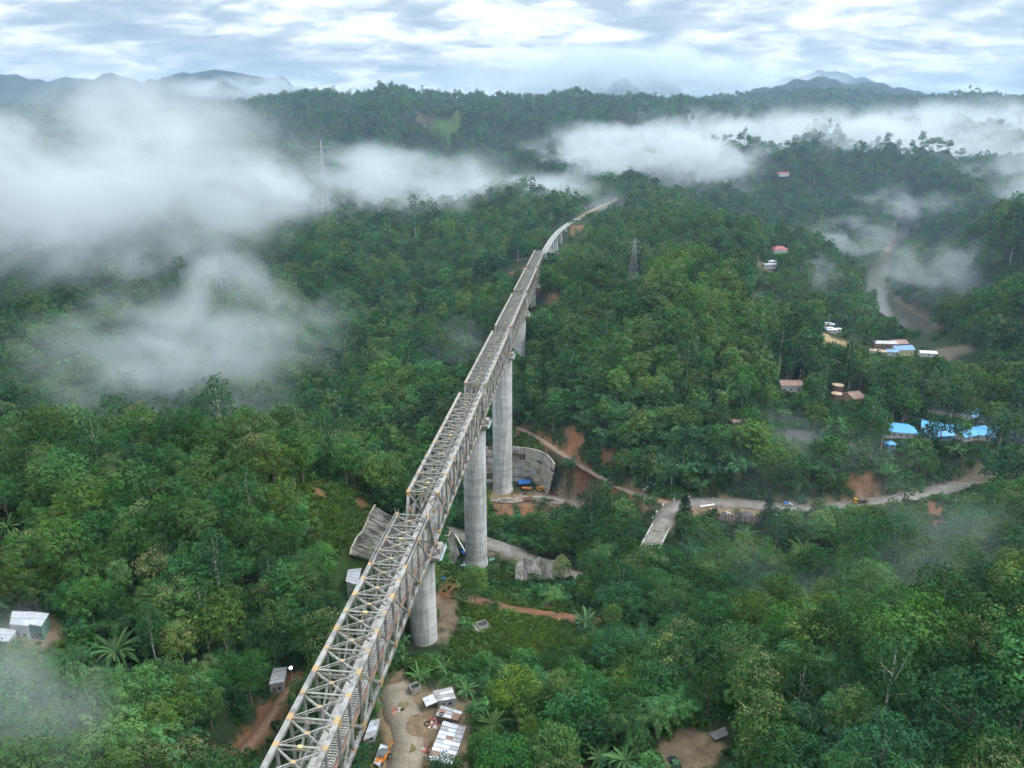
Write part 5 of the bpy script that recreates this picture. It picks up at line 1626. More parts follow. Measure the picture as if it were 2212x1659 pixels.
def on_road(px, py, line, side, zoff=0.08):
    """a point on the road nearest to a pixel, with the road's heading"""
    q = P(px, py, hg=CAMZ - float(line[len(line) // 2][2]))
    i = int(np.argmin(np.abs(project(line)[0] - px)))
    i = min(max(i, 1), len(line) - 2)
    t = Vector(line[i + 1] - line[i - 1]); t.z = 0; t.normalize()
    n = Vector((t.y, -t.x, 0))
    return Vector(line[i]) + n * side + Vector((0, 0, zoff)), -math.atan2(t.x, t.y)
def car_body(prof, w, tuck=0.12):
    """side profile (y, z) swept across the width, cabin tucked in"""
    mb = MB()
    n = len(prof)
    zs = [z for _, z in prof]; zm = 0.85
    def ins(z): return tuck * max(0, (z - zm)) / max(0.1, max(zs) - zm)
    vs = [(-w / 2 + ins(z), y, z) for y, z in prof] + [(w / 2 - ins(z), y, z) for y, z in prof]
    fs = [tuple(range(n)), tuple(range(2 * n - 1, n - 1, -1))] + [(i, n + i, n + (i + 1) % n, (i + 1) % n) for i in range(n)]
    return mb.add(vs, [f[::-1] for f in fs])
def car(loc, rz, pnt, label, kind='car', extra=None):
    root = thing(kind, label, 'car' if kind == 'car' else 'pickup', loc, rz)
    if kind == 'car':
        prof = [(-2.1, 0.35), (-2.15, 0.75), (-2.0, 0.92), (-1.7, 0.95), (-1.2, 1.48), (0.35, 1.5), (1.05, 0.98), (1.95, 0.85), (2.12, 0.6), (2.1, 0.35)]
        car_body(prof, 1.72, 0.2).build('body', pnt, root)
        MB().hexa([(-0.72, -1.16, 1.50), (0.72, -1.16, 1.50), (0.72, -1.72, 0.99), (-0.72, -1.72, 0.99), (-0.70, -1.19, 1.53), (0.70, -1.19, 1.53), (0.70, -1.75, 1.02), (-0.70, -1.75, 1.02)]).build('rear_window', m_glass, root)
        MB().hexa([(-0.72, 0.40, 1.52), (0.72, 0.40, 1.52), (0.76, 1.02, 1.03), (-0.76, 1.02, 1.03), (-0.72, 0.43, 1.54), (0.72, 0.43, 1.54), (0.76, 1.05, 1.05), (-0.76, 1.05, 1.05)]).build('windscreen', m_glass, root)
        for sx in (-1, 1):
            MB().hexa([(sx * 0.855, -1.35, 1.0), (sx * 0.855, 0.8, 1.0), (sx * 0.72, 0.25, 1.42), (sx * 0.72, -1.05, 1.42), (sx * 0.875, -1.35, 1.0), (sx * 0.875, 0.8, 1.0), (sx * 0.74, 0.25, 1.42), (sx * 0.74, -1.05, 1.42)]).build('side_window', m_glass, root)
        wb = 1.3
    else:
        MB().box(-0.85, 0.85, -2.4, 2.1, 0.35, 0.75).build('chassis', p_black, root)
        car_body([(0.35, 0.75), (0.30, 1.0), (0.45, 1.75), (1.25, 1.75), (1.7, 1.15), (2.3, 1.05), (2.35, 0.5), (0.35, 0.5)], 1.7, 0.14).build('cab', pnt, root)
        MB().hexa([(-0.66, 1.28, 1.74), (0.66, 1.28, 1.74), (0.72, 1.70, 1.19), (-0.72, 1.70, 1.19), (-0.66, 1.31, 1.77), (0.66, 1.31, 1.77), (0.72, 1.73, 1.21), (-0.72, 1.73, 1.21)]).build('windscreen', m_glass, root)
        for sx in (-1, 1):
            MB().hexa([(sx * 0.82, 0.55, 1.15), (sx * 0.82, 1.5, 1.15), (sx * 0.74, 1.2, 1.62), (sx * 0.74, 0.55, 1.62), (sx * 0.85, 0.55, 1.15), (sx * 0.85, 1.5, 1.15), (sx * 0.77, 1.2, 1.62), (sx * 0.77, 0.55, 1.62)]).build('side_window', m_glass, root)
        b = MB(); b.box(-0.85, 0.85, -2.5, 0.25, 0.76, 0.86); b.box(-0.87, -0.80, -2.5, 0.25, 0.87, 1.3); b.box(0.80, 0.87, -2.5, 0.25, 0.87, 1.3); b.box(-0.79, 0.79, -2.5, -2.43, 0.87, 1.3)
        b.build('cargo_bed', pnt, root)
        wb = 1.5
        if extra == 'cover':
            c = MB()
            n = 10
            arc = [(0.9 * math.cos(PI * i / n), 1.3 + 1.05 * math.sin(PI * i / n) ** 0.6) for i in range(n + 1)]
            vs = [(x, -2.5, z) for x, z in arc] + [(x, 0.25, z) for x, z in arc]
            fs = [(i, i + 1, n + 2 + i, n + 1 + i) for i in range(n)] + [tuple(range(n, -1, -1)), tuple(range(n + 1, 2 * n + 2))]
            c.add(vs, fs).build('tarpaulin_cover', p_blue, root)
        elif extra == 'load':
            MB().box(-0.75, 0.75, -2.35, 0.1, 0.87, 1.45).build('load', p_black, root)
    for sx in (-1, 1):
        for yy in (-wb, wb):
            wheel(root, sx * 0.74, yy, 0.36, 0.24)
        MB().box(sx * 0.6 - 0.16, sx * 0.6 + 0.16, 2.10, 2.14 if kind == 'car' else 2.38, 0.62, 0.78).build('headlight', m_lamp, root)
        MB().box(sx * 0.62 - 0.12, sx * 0.62 + 0.12, -2.2 if kind == 'car' else -2.55, -2.1 if kind == 'car' else -2.49, 0.68, 0.85).build('tail_light', T_red, root)
    return root
def truck(loc, rz, cabp, bedp, label, bed=True):
    root = thing('truck', label, 'truck', loc, rz)
    MB().box(-0.5, 0.5, -4.2, 3.2, 0.65, 0.95).build('chassis', p_black, root)
    car_body([(1.6, 0.7), (1.6, 2.75), (1.75, 2.85), (3.1, 2.8), (3.45, 1.9), (3.6, 1.2), (3.6, 0.6)], 2.35, 0.12).build('cab', cabp, root)
    MB().hexa([(-0.98, 3.13, 2.7), (0.98, 3.13, 2.7), (1.02, 3.47, 1.9), (-1.02, 3.47, 1.9), (-0.98, 3.17, 2.72), (0.98, 3.17, 2.72), (1.02, 3.51, 1.92), (-1.02, 3.51, 1.92)]).build('windscreen', m_glass, root)
    for sx in (-1, 1):
        MB().hexa([(sx * 1.13, 1.9, 1.85), (sx * 1.13, 3.1, 1.85), (sx * 1.08, 2.9, 2.6), (sx * 1.08, 1.9, 2.6), (sx * 1.17, 1.9, 1.85), (sx * 1.17, 3.1, 1.85), (sx * 1.12, 2.9, 2.6), (sx * 1.12, 1.9, 2.6)]).build('side_window', m_glass, root)
        for yy in (-3.2, -2.1, 2.6):
            wheel(root, sx * 0.95, yy, 0.5, 0.42)
        MB().box(sx * 0.8 - 0.2, sx * 0.8 + 0.2, 3.6, 3.65, 0.85, 1.1).build('headlight', m_lamp, root)
    b = MB(); b.box(-1.2, 1.2, -4.4, 1.45, 1.0, 1.15)
    if bed:
        for a in ((-1.25, -1.15, -4.4, 1.45), (1.15, 1.25, -4.4, 1.45)):
            b.box(*a, 1.16, 2.1)
        b.box(-1.14, 1.14, -4.4, -4.3, 1.16, 2.1); b.box(-1.14, 1.14, 1.35, 1.45, 1.16, 2.4)
    b.build('cargo_bed', bedp, root)
    MB().box(-1.1, 1.1, 3.5, 3.7, 0.55, 0.8).build('bumper', p_black, root)
    return root
q, a = on_road(1713, 1090, highway_b, -2.0); car(q, a, p_white, 'white pickup with a blue tarpaulin cover driving on the highway', 'pickup_truck', 'cover')
q, a = on_road(1851, 1090, highway_b, -1.0); truck(q, a + PI, p_yellow, p_black, 'yellow-cabbed flatbed truck on the highway', bed=False)
q, a = on_road(2203, 1020, highway_b, -1.5); truck(q, a + PI, p_white, W_wood, 'white tipper truck at the right edge of the highway')
yd = Vector(P(1677, 1117, hg=187.6)); yd.z = tz(yd.x, yd.y) + 0.1; car(yd, -1.2, p_silver, 'silver car parked behind the roadside conifer')
yd = Vector(P(1568, 1112, hg=187.8)); yd.z = tz(yd.x, yd.y) + 0.1; car(yd, -1.5, p_white, 'white pickup with a black load in the fenced yard', 'pickup_truck', 'load')
cc = hit(1457, 1654); cc.z += 0.05; car(cc, 0.25, p_black, 'black car with pale reflections parked in the brown clearing')
# gravel heap in the yard
gh = Vector(P(1612, 1113, hg=187.8)); gh.z = tz(gh.x, gh.y)
mb = MB(); mb.lathe([(4.2, -0.2), (3.2, 0.7), (1.8, 1.7), (0.4, 2.2)], 14); tag(mb.build('gravel_heap', simple_mat('dark_gravel', (0.07, 0.07, 0.075), (0.11, 0.11, 0.11), 3.0, 0.9, bump=0.6), loc=gh, smooth=True), 'dark gravel heap in the fenced yard', 'gravel heap')
# white pipe by the road
a, b = Vector(P(1512, 1096, hg=187.6)), Vector(P(1543, 1090, hg=187.4))
for v in (a, b): v.z = tz(v.x, v.y) + 0.7
mb = MB(); mb.tube((0, 0, 0), b - a, 0.6, 0.6, 12); tag(mb.build('pipe', W_white, loc=a), 'long white concrete pipe lying beside the highway', 'pipe')
# white rubble by the junction
for k in range(9):
    rpt = Vector(P(1388 + k * 3.2 + random.uniform(-1, 1), 1058 + random.uniform(-1, 3), hg=189)); rpt.z = tz(rpt.x, rpt.y)
    mb = MB(); s_ = random.uniform(0.4, 0.9); mb.lathe([(s_, -0.2), (s_ * 0.9, s_ * 0.5), (s_ * 0.4, s_ * 0.9)], 6)
    tag(mb.build('sack', m_plum, loc=rpt, scl=(1.2, 0.8, 0.8), rot=(0, 0, k)), 'pale sack heaped at the road junction, %s from left' % ORD[k], 'sack', 'pale sacks at the junction')

# motorbike and rider on the road bridge
rbp, rba = Vector(rb[len(rb) // 4]), -math.atan2(*(rb[-1] - rb[0])[:2])
rbp = rbp + Vector((-1.6, 0, 0.08))
root = thing('motorbike', 'motorbike crossing the road bridge', 'motorbike', rbp, rba + PI)
for yy in (-0.65, 0.65):
    t = MB(); t.tube((-0.06, yy, 0.3), (0.06, yy, 0.3), 0.3, 0.3, 14); t.build('wheel', m_tyre, root)
mb = MB(); mb.bar((0, -0.6, 0.35), (0, 0.1, 0.55), 0.12, 0.12); mb.bar((0, 0.1, 0.45), (0, 0.45, 0.9), 0.1, 0.1); mb.bar((0, 0.65, 0.3), (0, 0.42, 0.95), 0.08, 0.08); mb.box(-0.14, 0.14, -0.1, 0.3, 0.35, 0.75); mb.build('frame', p_black, root)
MB().box(-0.14, 0.14, -0.6, 0.05, 0.74, 0.84).build('seat', p_black, root)
MB().hexa([(-0.13, 0.05, 0.72), (0.13, 0.05, 0.72), (0.11, 0.42, 0.8), (-0.11, 0.42, 0.8), (-0.13, 0.05, 0.92), (0.13, 0.05, 0.92), (0.11, 0.4, 0.98), (-0.11, 0.4, 0.98)]).build('fuel_tank', T_red, root)
MB().bar((-0.35, 0.36, 1.0), (0.35, 0.36, 1.0), 0.04, 0.04).build('handlebar', p_black, root)
def skin_person(name, joints, edges, rad, mats_fn, loc, rz, label):
    me = bpy.data.meshes.new(name)
    me.from_pydata(joints, edges, [])
    o = link(name, me, loc=loc, rot=(0, 0, rz))
    md = o.modifiers.new('skin', 'SKIN')
    for v, r in zip(me.skin_vertices[0].data if me.skin_vertices else [], rad):
        v.radius = (r, r)
    return o
jv = [(0, -0.25, 0.92), (0, -0.2, 1.15), (0, -0.1, 1.38), (0, -0.05, 1.5), (0, -0.02, 1.64), (0.19, -0.1, 1.36), (0.28, 0.1, 1.15), (0.3, 0.34, 1.05), (-0.19, -0.1, 1.36), (-0.28, 0.1, 1.15), (-0.3, 0.34, 1.05), (0.12, -0.2, 0.9), (0.2, 0.2, 0.82), (0.17, 0.1, 0.4), (0.17, 0.22, 0.34), (-0.12, -0.2, 0.9), (-0.2, 0.2, 0.82), (-0.17, 0.1, 0.4), (-0.17, 0.22, 0.34)]
je = [(0, 1), (1, 2), (2, 3), (3, 4), (2, 5), (5, 6), (6, 7), (2, 8), (8, 9), (9, 10), (0, 11), (11, 12), (12, 13), (13, 14), (0, 15), (15, 16), (16, 17), (17, 18)]
jr_ = [0.16, 0.15, 0.17, 0.06, 0.11, 0.07, 0.055, 0.04, 0.07, 0.055, 0.04, 0.09, 0.075, 0.05, 0.045, 0.09, 0.075, 0.05, 0.045]
pme = bpy.data.meshes.new('person'); pme.from_pydata(jv, je, [])
po = link('person', pme, loc=rbp, rot=(0, 0, rba + PI))
md = po.modifiers.new('skin', 'SKIN')
if not pme.skin_vertices:
    bpy.context.view_layer.objects.active = po
for v, r in zip(pme.skin_vertices[0].data, jr_): v.radius = (r, r)
pme.skin_vertices[0].data[0].use_root = True
po.modifiers.new('sub', 'SUBSURF').levels = 1
pme.materials.append(simple_mat('dark_clothes', (0.05, 0.05, 0.07), (0.10, 0.03, 0.04), 3.0, 0.9))
tag(po, 'rider in dark clothes sitting on the motorbike', 'person')
MB().lathe([(0.02, 1.50), (0.12, 1.54), (0.15, 1.64), (0.12, 1.75), (0.03, 1.79)], 12, c=(0, -0.02)).build('helmet', p_white, po, smooth=True)

# boom loader, pump and tarpaulin in the yard of the tallest pier
def at_yard(px, py, h=0.05):
    v = Vector(P(px, py, hg=210.6)); v.z = float(seg_dist(np.array([v.x]), np.array([v.y]), yard_track)[1][0]) + h
    return v
q = at_yard(1166, 1059)
root = thing('boom_loader', 'yellow telescopic boom loader beside the tallest pier', 'loader', q, -2.2)
MB().box(-1.1, 1.1, -2.4, 2.0, 0.6, 1.3).build('chassis', p_yellow, root)
MB().hexa([(-1.0, -2.4, 1.31), (0.2, -2.4, 1.31), (0.2, -0.6, 1.31), (-1.0, -0.6, 1.31), (-0.9, -2.2, 2.1), (0.2, -2.2, 2.1), (0.2, -0.6, 2.2), (-0.9, -0.6, 2.2)]).build('engine_cover', p_yellow, root)
cb = MB(); cb.box(-1.0, 0.1, -0.5, 1.1, 1.31, 2.6); cbo = cb.build('cab', m_glass, root)
MB().box(-1.1, 0.2, -0.6, 1.2, 2.62, 2.78).build('cab_roof', p_yellow, cbo)
mb = MB(); mb.bar((0.6, -2.0, 2.0), (0.6, 8.5, 4.6), 0.6, 0.7); mb.build('boom', p_orange, root)
mb = MB(); mb.bar((0.6, 8.3, 4.5), (0.6, 10.5, 5.1), 0.4, 0.5); mb.build('boom_extension', p_black, root)
for sx in (-1, 1):
    for yy in (-1.5, 1.5): wheel(root, sx * 1.15, yy, 0.7, 0.5)
q = at_yard(1138, 1056)
root = thing('concrete_pump', 'orange cylindrical pump lying beside the blue tarpaulin', 'machine', q, 1.4)
mb = MB(); mb.tube((0, -3, 1.0), (0, 3, 1.0), 0.9, 0.9, 14); mb.build('drum', p_orange, root, smooth=False)
MB().box(-1.0, 1.0, -3.2, 3.2, 0.0, 0.35).build('skid', p_black, root)
MB().box(-0.5, 0.5, 3.1, 4.0, 0.36, 1.5).build('motor', p_black, root)
q = at_yard(1133, 1047)
root = thing('tarpaulin_shelter', 'bright blue tarpaulin shelter at the foot of the tallest pier', 'shelter', q, 0.12)
tp_ = MB()
n = 8
vs = [(-4 + 8 * i / n, -2.4 + 4.8 * j / n, 2.6 + 0.8 * j / n - 0.25 * math.sin(PI * i / n) + 0.06 * math.sin(i * 3 + j)) for j in range(n + 1) for i in range(n + 1)]
fs = [(j * (n + 1) + i, j * (n + 1) + i + 1, (j + 1) * (n + 1) + i + 1, (j + 1) * (n + 1) + i) for j in range(n) for i in range(n)]
tp_.add(vs, fs); tp_.add([(x, y, z - 0.04) for x, y, z in vs], fs); tp_.build('tarpaulin', p_blue, root)
for x in (-3.8, 3.8):
    for y, z in ((-2.3, 2.5), (2.3, 3.2)):
        MB().tube((x, y, -0.3), (x, y, z), 0.06, 0.06, 6).build('pole', m_post, root)
m_beam = simple_mat('red_primer_beam', (0.16, 0.045, 0.05), (0.11, 0.04, 0.04), 1.0, 0.7)
for k, (a, b, c, d, wht) in enumerate(((1128, 1076, 1150, 1075, 0), (1132, 1080, 1158, 1080, 0), (1150, 1073, 1172, 1076, 1), (1176, 1080, 1196, 1083, 0), (1196, 1080, 1220, 1087, 1), (1180, 1062, 1200, 1068, 0), (1184, 1066, 1206, 1073, 0), (1128, 1066, 1138, 1066, 0))):
    v0_, v1_ = at_yard(a, b), at_yard(c, d)
    mb = MB(); dd = v1_ - v0_
    mb.bar((0, 0, 0.12), dd + Vector((0, 0, 0.12)), 0.55, 0.1); mb.bar((0, 0, 0.42), dd + Vector((0, 0, 0.42)), 0.1, 0.5); mb.bar((0, 0, 0.72), dd + Vector((0, 0, 0.72)), 0.55, 0.1)
    tag(mb.build('steel_beam', W_white if wht else m_beam, loc=v0_), ('pale' if wht else 'dark red') + ' steel beam lying in the pier yard, %s from the pier' % ORD[k], 'beam', 'steel beams in the pier yard')
# rubble heap before the tallest pier
q = at_yard(1093, 1078, -0.2)
mb = MB()
for k in range(60):
    a_ = random.uniform(0, 2 * PI); r_ = random.uniform(0, 1) ** 0.5
    s_ = random.uniform(0.2, 0.6)
    x_, y_, z_ = r_ * 7 * math.cos(a_), r_ * 2.2 * math.sin(a_), max(0, 1.4 * (1 - r_))
    mb.hexa([(x_ + s_ * i * random.uniform(.7, 1.2), y_ + s_ * j * random.uniform(.7, 1.2), z_ + s_ * l) for l in (-1, 1) for i, j in ((-1, -1), (1, -1), (1, 1), (-1, 1))])
tag(mb.build('rubble', m_wallw, loc=q), 'pale rubble heap at the foot of the tallest pier', 'rubble', kind='stuff')
# backhoe at the bottom edge
q = hit(828, 1642)
root = thing('backhoe', 'orange backhoe loader with a dark roof at the bottom edge', 'backhoe', q, 2.6)
MB().box(-0.9, 0.9, -2.0, 2.0, 0.6, 1.3).build('chassis', p_orange, root)
MB().box(-0.6, 0.6, 0.9, 2.6, 1.31, 1.9).build('engine_cover', p_orange, root)
for x in (-0.75, 0.75):
    for y in (-1.2, 0.7): MB().bar((x, y, 1.3), (x, y, 2.7), 0.08, 0.08).build('cab_post', p_black, root)
mb = MB(); mb.lathe([(1.25, 2.71), (1.3, 2.8), (1.2, 2.9)], 10); mb.build('cab_roof', simple_mat('dark_canopy', (0.10, 0.11, 0.11), (0.15, 0.16, 0.16), 1.5, 0.6), root)
MB().box(-1.2, 1.2, 3.4, 4.2, 0.2, 0.9).build('bucket', p_orange, root)
for x in (-0.8, 0.8): MB().bar((x, 1.2, 1.2), (x, 3.5, 0.6), 0.16, 0.22).build('loader_arm', p_orange, root)
mb = MB(); mb.bar((0, -2.0, 1.2), (0, -3.2, 3.2), 0.25, 0.35); mb.bar((0, -3.2, 3.2), (0, -4.6, 1.4), 0.2, 0.3); mb.build('digging_arm', p_orange, root)
for sx in (-1, 1):
    wheel(root, sx * 0.95, -1.3, 0.75, 0.45); wheel(root, sx * 0.9, 1.6, 0.5, 0.35)
# small crane and pallets by the second pier
q = hit(1001, 1196)
root = thing('mobile_crane', 'small blue crane with a white boom beside the second pier', 'crane', q, 0.5)
MB().box(-1.2, 1.2, -2.2, 2.2, 0.7, 1.6).build('carrier', p_blue, root)
MB().box(-1.1, 0.1, 0.6, 2.0, 1.61, 2.8).build('cab', m_glass, root)
mb = MB(); mb.bar((0.4, -1.0, 1.8), (-1.5, 6.0, 8.0), 0.45, 0.55); mb.build('boom', p_white, root)
for sx in (-1, 1):
    for yy in (-1.4, 1.4): wheel(root, sx * 1.1, yy, 0.55, 0.4)
for k, (a, b, m_, lab) in enumerate(((1008, 1218, W_white, 'white formwork panel on the slab left of the second pier'), (1002, 1224, T_new, 'pale metal panel below the white formwork panel'), (1016, 1222, p_blue, 'blue drum left of the second pier'), (1062, 1210, W_green, 'green box right of the second pier'))):
    q = hit(a, b)
    mb = MB(); mb.box(-1.6, 1.6, -0.8, 0.8, 0, 0.5); mb.box(-1.5, 1.5, -0.7, 0.7, 0.505, 0.62)
    tag(mb.build('formwork_panel' if k < 2 else 'site_box', m_, loc=q + Vector((0, 0, 0.1)), rot=(0, 0, 0.2 * k)), lab, 'panel' if k < 2 else 'box')
q, a = bez(0.52) + Vector((0, 0, 0.33)), -0.2
root = thing('rail_trolley', 'small white rail trolley on the curved viaduct', 'trolley', q, a)
MB().box(-1.3, 1.3, -3, 3, 0.3, 0.9).build('platform', p_white, root)
MB().box(-1.2, 1.2, -0.5, 2.6, 0.91, 2.6).build('cabin', p_white, root)
MB().box(-1.22, 1.22, 0.2, 2.2, 1.6, 2.2).build('window', m_glass, root)
for sx in (-0.84, 0.84):
    for yy in (-2, 2):
        t = MB(); t.tube((sx - 0.08, yy, 0.32), (sx + 0.08, yy, 0.32), 0.32, 0.32, 10); t.build('wheel', m_rail, root)

# scrap heaps and tyres at the sheds
m_scrap = [simple_mat('scrap_orange', (0.45, 0.16, 0.06)), simple_mat('scrap_pale', (0.45, 0.45, 0.45)), simple_mat('scrap_dark', (0.05, 0.05, 0.055)), simple_mat('scrap_red', (0.35, 0.05, 0.04))]
def heap(px, py, n, r, label, sc=0.3):
    q = hit(px, py)
    mb = MB()
    for k in range(n):
        a_ = random.uniform(0, 2 * PI); r_ = random.uniform(0, 1) ** 0.6 * r; s_ = random.uniform(0.4, 1.3) * sc
        x_, y_ = r_ * math.cos(a_), r_ * 1.5 * math.sin(a_)
        mb.hexa([(x_ + s_ * i * random.uniform(.5, 1.4), y_ + s_ * j * random.uniform(.5, 1.4), 0.2 * random.random() + s_ * l * 0.6) for l in (-1, 1) for i, j in ((-1, -1), (1, -1), (1, 1), (-1, 1))], random.randrange(4))
    tag(mb.build('scrap_heap', m_scrap, loc=q), label, 'scrap heap', kind='stuff')
    BUILT.append((q.x, q.y, r))
heap(*c3(800, 980, 0)[:2], 46, 1.5, 'heap of orange and dark scrap in front of the rusty shed')
heap(*c3(230, 790, 0)[:2], 60, 1.2, 'strip of pale litter along the left edge of the mud track', 0.22)
heap(*c3(690, 1400, 0)[:2], 30, 1.2, 'scrap beside the long patchwork shed', 0.22)
def tyre(loc, label, r=0.55):
    mb = MB(); n, m_ = 16, 8
    vs = [((r + 0.16 * math.cos(2 * PI * j / m_)) * math.cos(2 * PI * i / n), (r + 0.16 * math.cos(2 * PI * j / m_)) * math.sin(2 * PI * i / n), 0.16 * math.sin(2 * PI * j / m_)) for i in range(n) for j in range(m_)]
    fs = [(i * m_ + j, ((i + 1) % n) * m_ + j, ((i + 1) % n) * m_ + (j + 1) % m_, i * m_ + (j + 1) % m_) for i in range(n) for j in range(m_)]
    tag(mb.add(vs, fs).build('tyre', m_tyre, loc=loc), label, 'tyre')
tyre(Vector(P(*c3(935, 825, 150.1))), 'black tyre on the rusty shed roof')
q = hit(*c3(715, 985, 0)[:2]); tyre(q + Vector((0, 0, 0.2)), 'large tyre in the scrap by the rusty shed', 0.8)
# flat dark platform by the brown clearing, small litter near the pier
q = hit(1562, 1584)
mb = MB(); mb.box(-3.3, 3.3, -1.1, 1.1, 0.25, 0.4)
root = thing('loading_platform', 'dark flat platform at the edge of the brown clearing', 'platform', q, 0.45)
mb.build('deck', tin('dark_deck', (0.10, 0.105, 0.11), (0.16, 0.16, 0.165), 0.5), root)
for x in (-3, 3):
    for y in (-0.9, 0.9): MB().box(x - 0.1, x + 0.1, y - 0.1, y + 0.1, -0.8, 0.248).build('leg', m_post, root)
BUILT.append((q.x, q.y, 3.5))
for a, b, m_, lab in ((955, 1250, p_blue, 'crumpled blue tarpaulin in the grass right of the near pier'), (938, 1256, W_white, 'pale scrap sheet in the grass beside the near pier')):
    q = hit(a, b)
    mb = MB(); n = 5
    vs = [(-1.3 + 2.6 * i / n, -0.9 + 1.8 * j / n, 0.15 + 0.45 * random.random()) for j in range(n + 1) for i in range(n + 1)]
    fs = [(j * (n + 1) + i, j * (n + 1) + i + 1, (j + 1) * (n + 1) + i + 1, (j + 1) * (n + 1) + i) for j in range(n) for i in range(n)]
    mb.add(vs, fs); mb.add([(x, y, z - 0.05) for x, y, z in vs], fs)
    tag(mb.build('discarded_sheet', m_, loc=q), lab, 'sheet')
# lit work lamp among the trees left of the bridge
q = hit(633, 1482)
root = thing('work_lamp', 'lit white work lamp on a pole left of the nearest span', 'lamp', q)
MB().tube((0, 0, -0.5), (0, 0, 6.0), 0.09, 0.06, 8).build('pole', m_steel, root)
m_lit, nt, b = mat_new('lit_lamp'); b.inputs['Emission Color'].default_value = (1, 1, 1, 1); b.inputs['Emission Strength'].default_value = 14.0
MB().lathe([(0.1, 6.01), (0.38, 6.1), (0.38, 6.35), (0.1, 6.5)], 12).build('lamp_head', m_lit, root)
BUILT.append((q.x, q.y, 2.5)); CLEAR.append((622, 1460, 640, 1484, 130))

# ================================================================ lattice pylons
m_galv = simple_mat('galvanised_steel', (0.42, 0.44, 0.46), None, rough=0.5, metal=0.3)
def pylon(loc, H, wbase, rz, label, th=0.18):
    root = thing('pylon', label, 'pylon', loc, rz, 'lattice pylons')
    def wd(z): return wbase * (1 - z / H) ** 1.15 * 0.5 + 0.55
    lv = [H * (1 - (1 - i / 11) ** 1.0) for i in range(12)][::1]
    lv = [H * i / 6 for i in range(7)]
    for sx in (-1, 1):
        for sy in (-1, 1):
            mb = MB()
            for a, b in zip(lv[:-1], lv[1:]):
                mb.bar((sx * wd(a), sy * wd(a), a), (sx * wd(b), sy * wd(b), b), th * 1.5, th * 1.5)
            mb.bar((sx * wd(0), sy * wd(0), -3), (sx * wd(0), sy * wd(0), 0), th * 2, th * 2)
            mb.build('leg', m_galv, root)
    mb = MB()
    for a, b in zip(lv[:-1], lv[1:]):
        for s in ((1, 0), (-1, 0), (0, 1), (0, -1)):
            for sg in (-1, 1):
                f = lambda z, t: (s[0] * wd(z) + s[1] * t * wd(z), s[1] * wd(z) + s[0] * t * wd(z), z)
                mb.bar(f(a, sg), f(b, -sg), th, th)
            mb.bar(f(a, -1), f(a, 1), th, th)
    mb.build('lattice_bracing', m_galv, root)
    for z, w in ((H * 0.68, H * 0.14), (H * 0.80, H * 0.16), (H * 0.92, H * 0.11)):
        mb = MB()
        for sg in (-1, 1):
            mb.bar((0, 0.4, z), (sg * w, 0, z), th, th); mb.bar((0, -0.4, z), (sg * w, 0, z), th, th); mb.bar((0, 0, z + 1.8), (sg * w, 0, z), th, th)
        mb.build('cross_arm', m_galv, root)
        for sg in (-1, 1):
            MB().tube((sg * w, 0, z - 1.6), (sg * w, 0, z), 0.12, 0.12, 6).build('insulator', m_plum, root)
    BUILT.append((loc[0], loc[1], wbase))
    return root
q = hit(1367, 603); pylon(q, 36, 6.5, 0.3, 'lattice power pylon on the teak ridge right of the viaduct', 0.06)
q = Vector(P(700, 395, Y=1150)); q.z = tz(q.x, q.y)
top_z = P(700, 303, Y=1150)[2]
pylon(q, max(45, top_z - q.z), 11, 0.5, 'tall pylon standing out of the far mist', 0.24)
q = hit(1018, 612); pylon(q, 17, 4, 0.2, 'small pylon in the forest left of the last truss span', 0.16)
q = hit(478, 655); pylon(q, 40, 8, 0.2, 'pale pylon lost in the mist over the left valley', 0.07)

# ================================================================ banana plants and palms
def frond_mesh(L, W, droop, key):
    n = 7
    vs, fs = [], []
    for i in range(n + 1):
        t = i / n
        r = L * (t - 0.18 * t * t * droop)
        z = L * (0.62 * t - 0.72 * droop * t * t)
        w = W * (0.25 + 1.0 * math.sin(PI * min(1, t * 0.92 + 0.06)) ** 0.7) * 0.5 * (1 if t > 0.12 else 0.2)
        vs += [(-w, r, z + 0.12 * w), (0, r, z - 0.10 * w), (w, r, z + 0.12 * w)]
    for i in range(n):
        a = 3 * i
        fs += [(a, a + 1, a + 4, a + 3), (a + 1, a + 2, a + 5, a + 4)]
    return mesh_np(key, vs, fs, [M['banana']])
FR = {(d): frond_mesh(1.0, 0.10, d, 'frond_%d' % int(d * 10)) for d in (0.4, 0.8, 1.2, 1.6)}
m_pseudo = simple_mat('banana_stem', (0.13, 0.15, 0.06), (0.19, 0.16, 0.09), 1.5, 0.8)
def banana(px, py, L, n, label, stem=2.0, name='banana_plant', cat='plant'):
    L *= 1.3
    q = hit(px, py) if not isinstance(px, Vector) else px
    root = thing(name, label, cat, q, random.uniform(0, 6), 'banana plants and palms')
    MB().tube((0, 0, -0.5), (0, 0, stem), 0.28, 0.16, 8, caps=False).build('stem', m_pseudo, root)
    n = int(n * 2.1)
    for k in range(n):
        t = k / n
        d = (0.4, 0.8, 1.2, 1.6)[int(t * 3.99)]
        s = L * random.uniform(0.8, 1.15)
        link('leaf', FR[d], root, loc=(0, 0, stem * (1 - 0.1 * t)), rot=(random.uniform(-0.05, 0.2), random.uniform(-0.3, 0.3), k * 2.4 + random.uniform(-0.2, 0.2)), scl=(s * random.uniform(0.9, 1.2), s, s))
    BUILT.append((q.x, q.y, L * 0.55))
    CLEAR.append((project([q])[0][0] - L * 7, project([q])[1][0] - L * 8, project([q])[0][0] + L * 7, project([q])[1][0], q.y))
    return root
banana(255, 1428, 5.6, 26, 'big dark palm with long leaves in the lower left forest', 3.2, 'palm', 'palm')
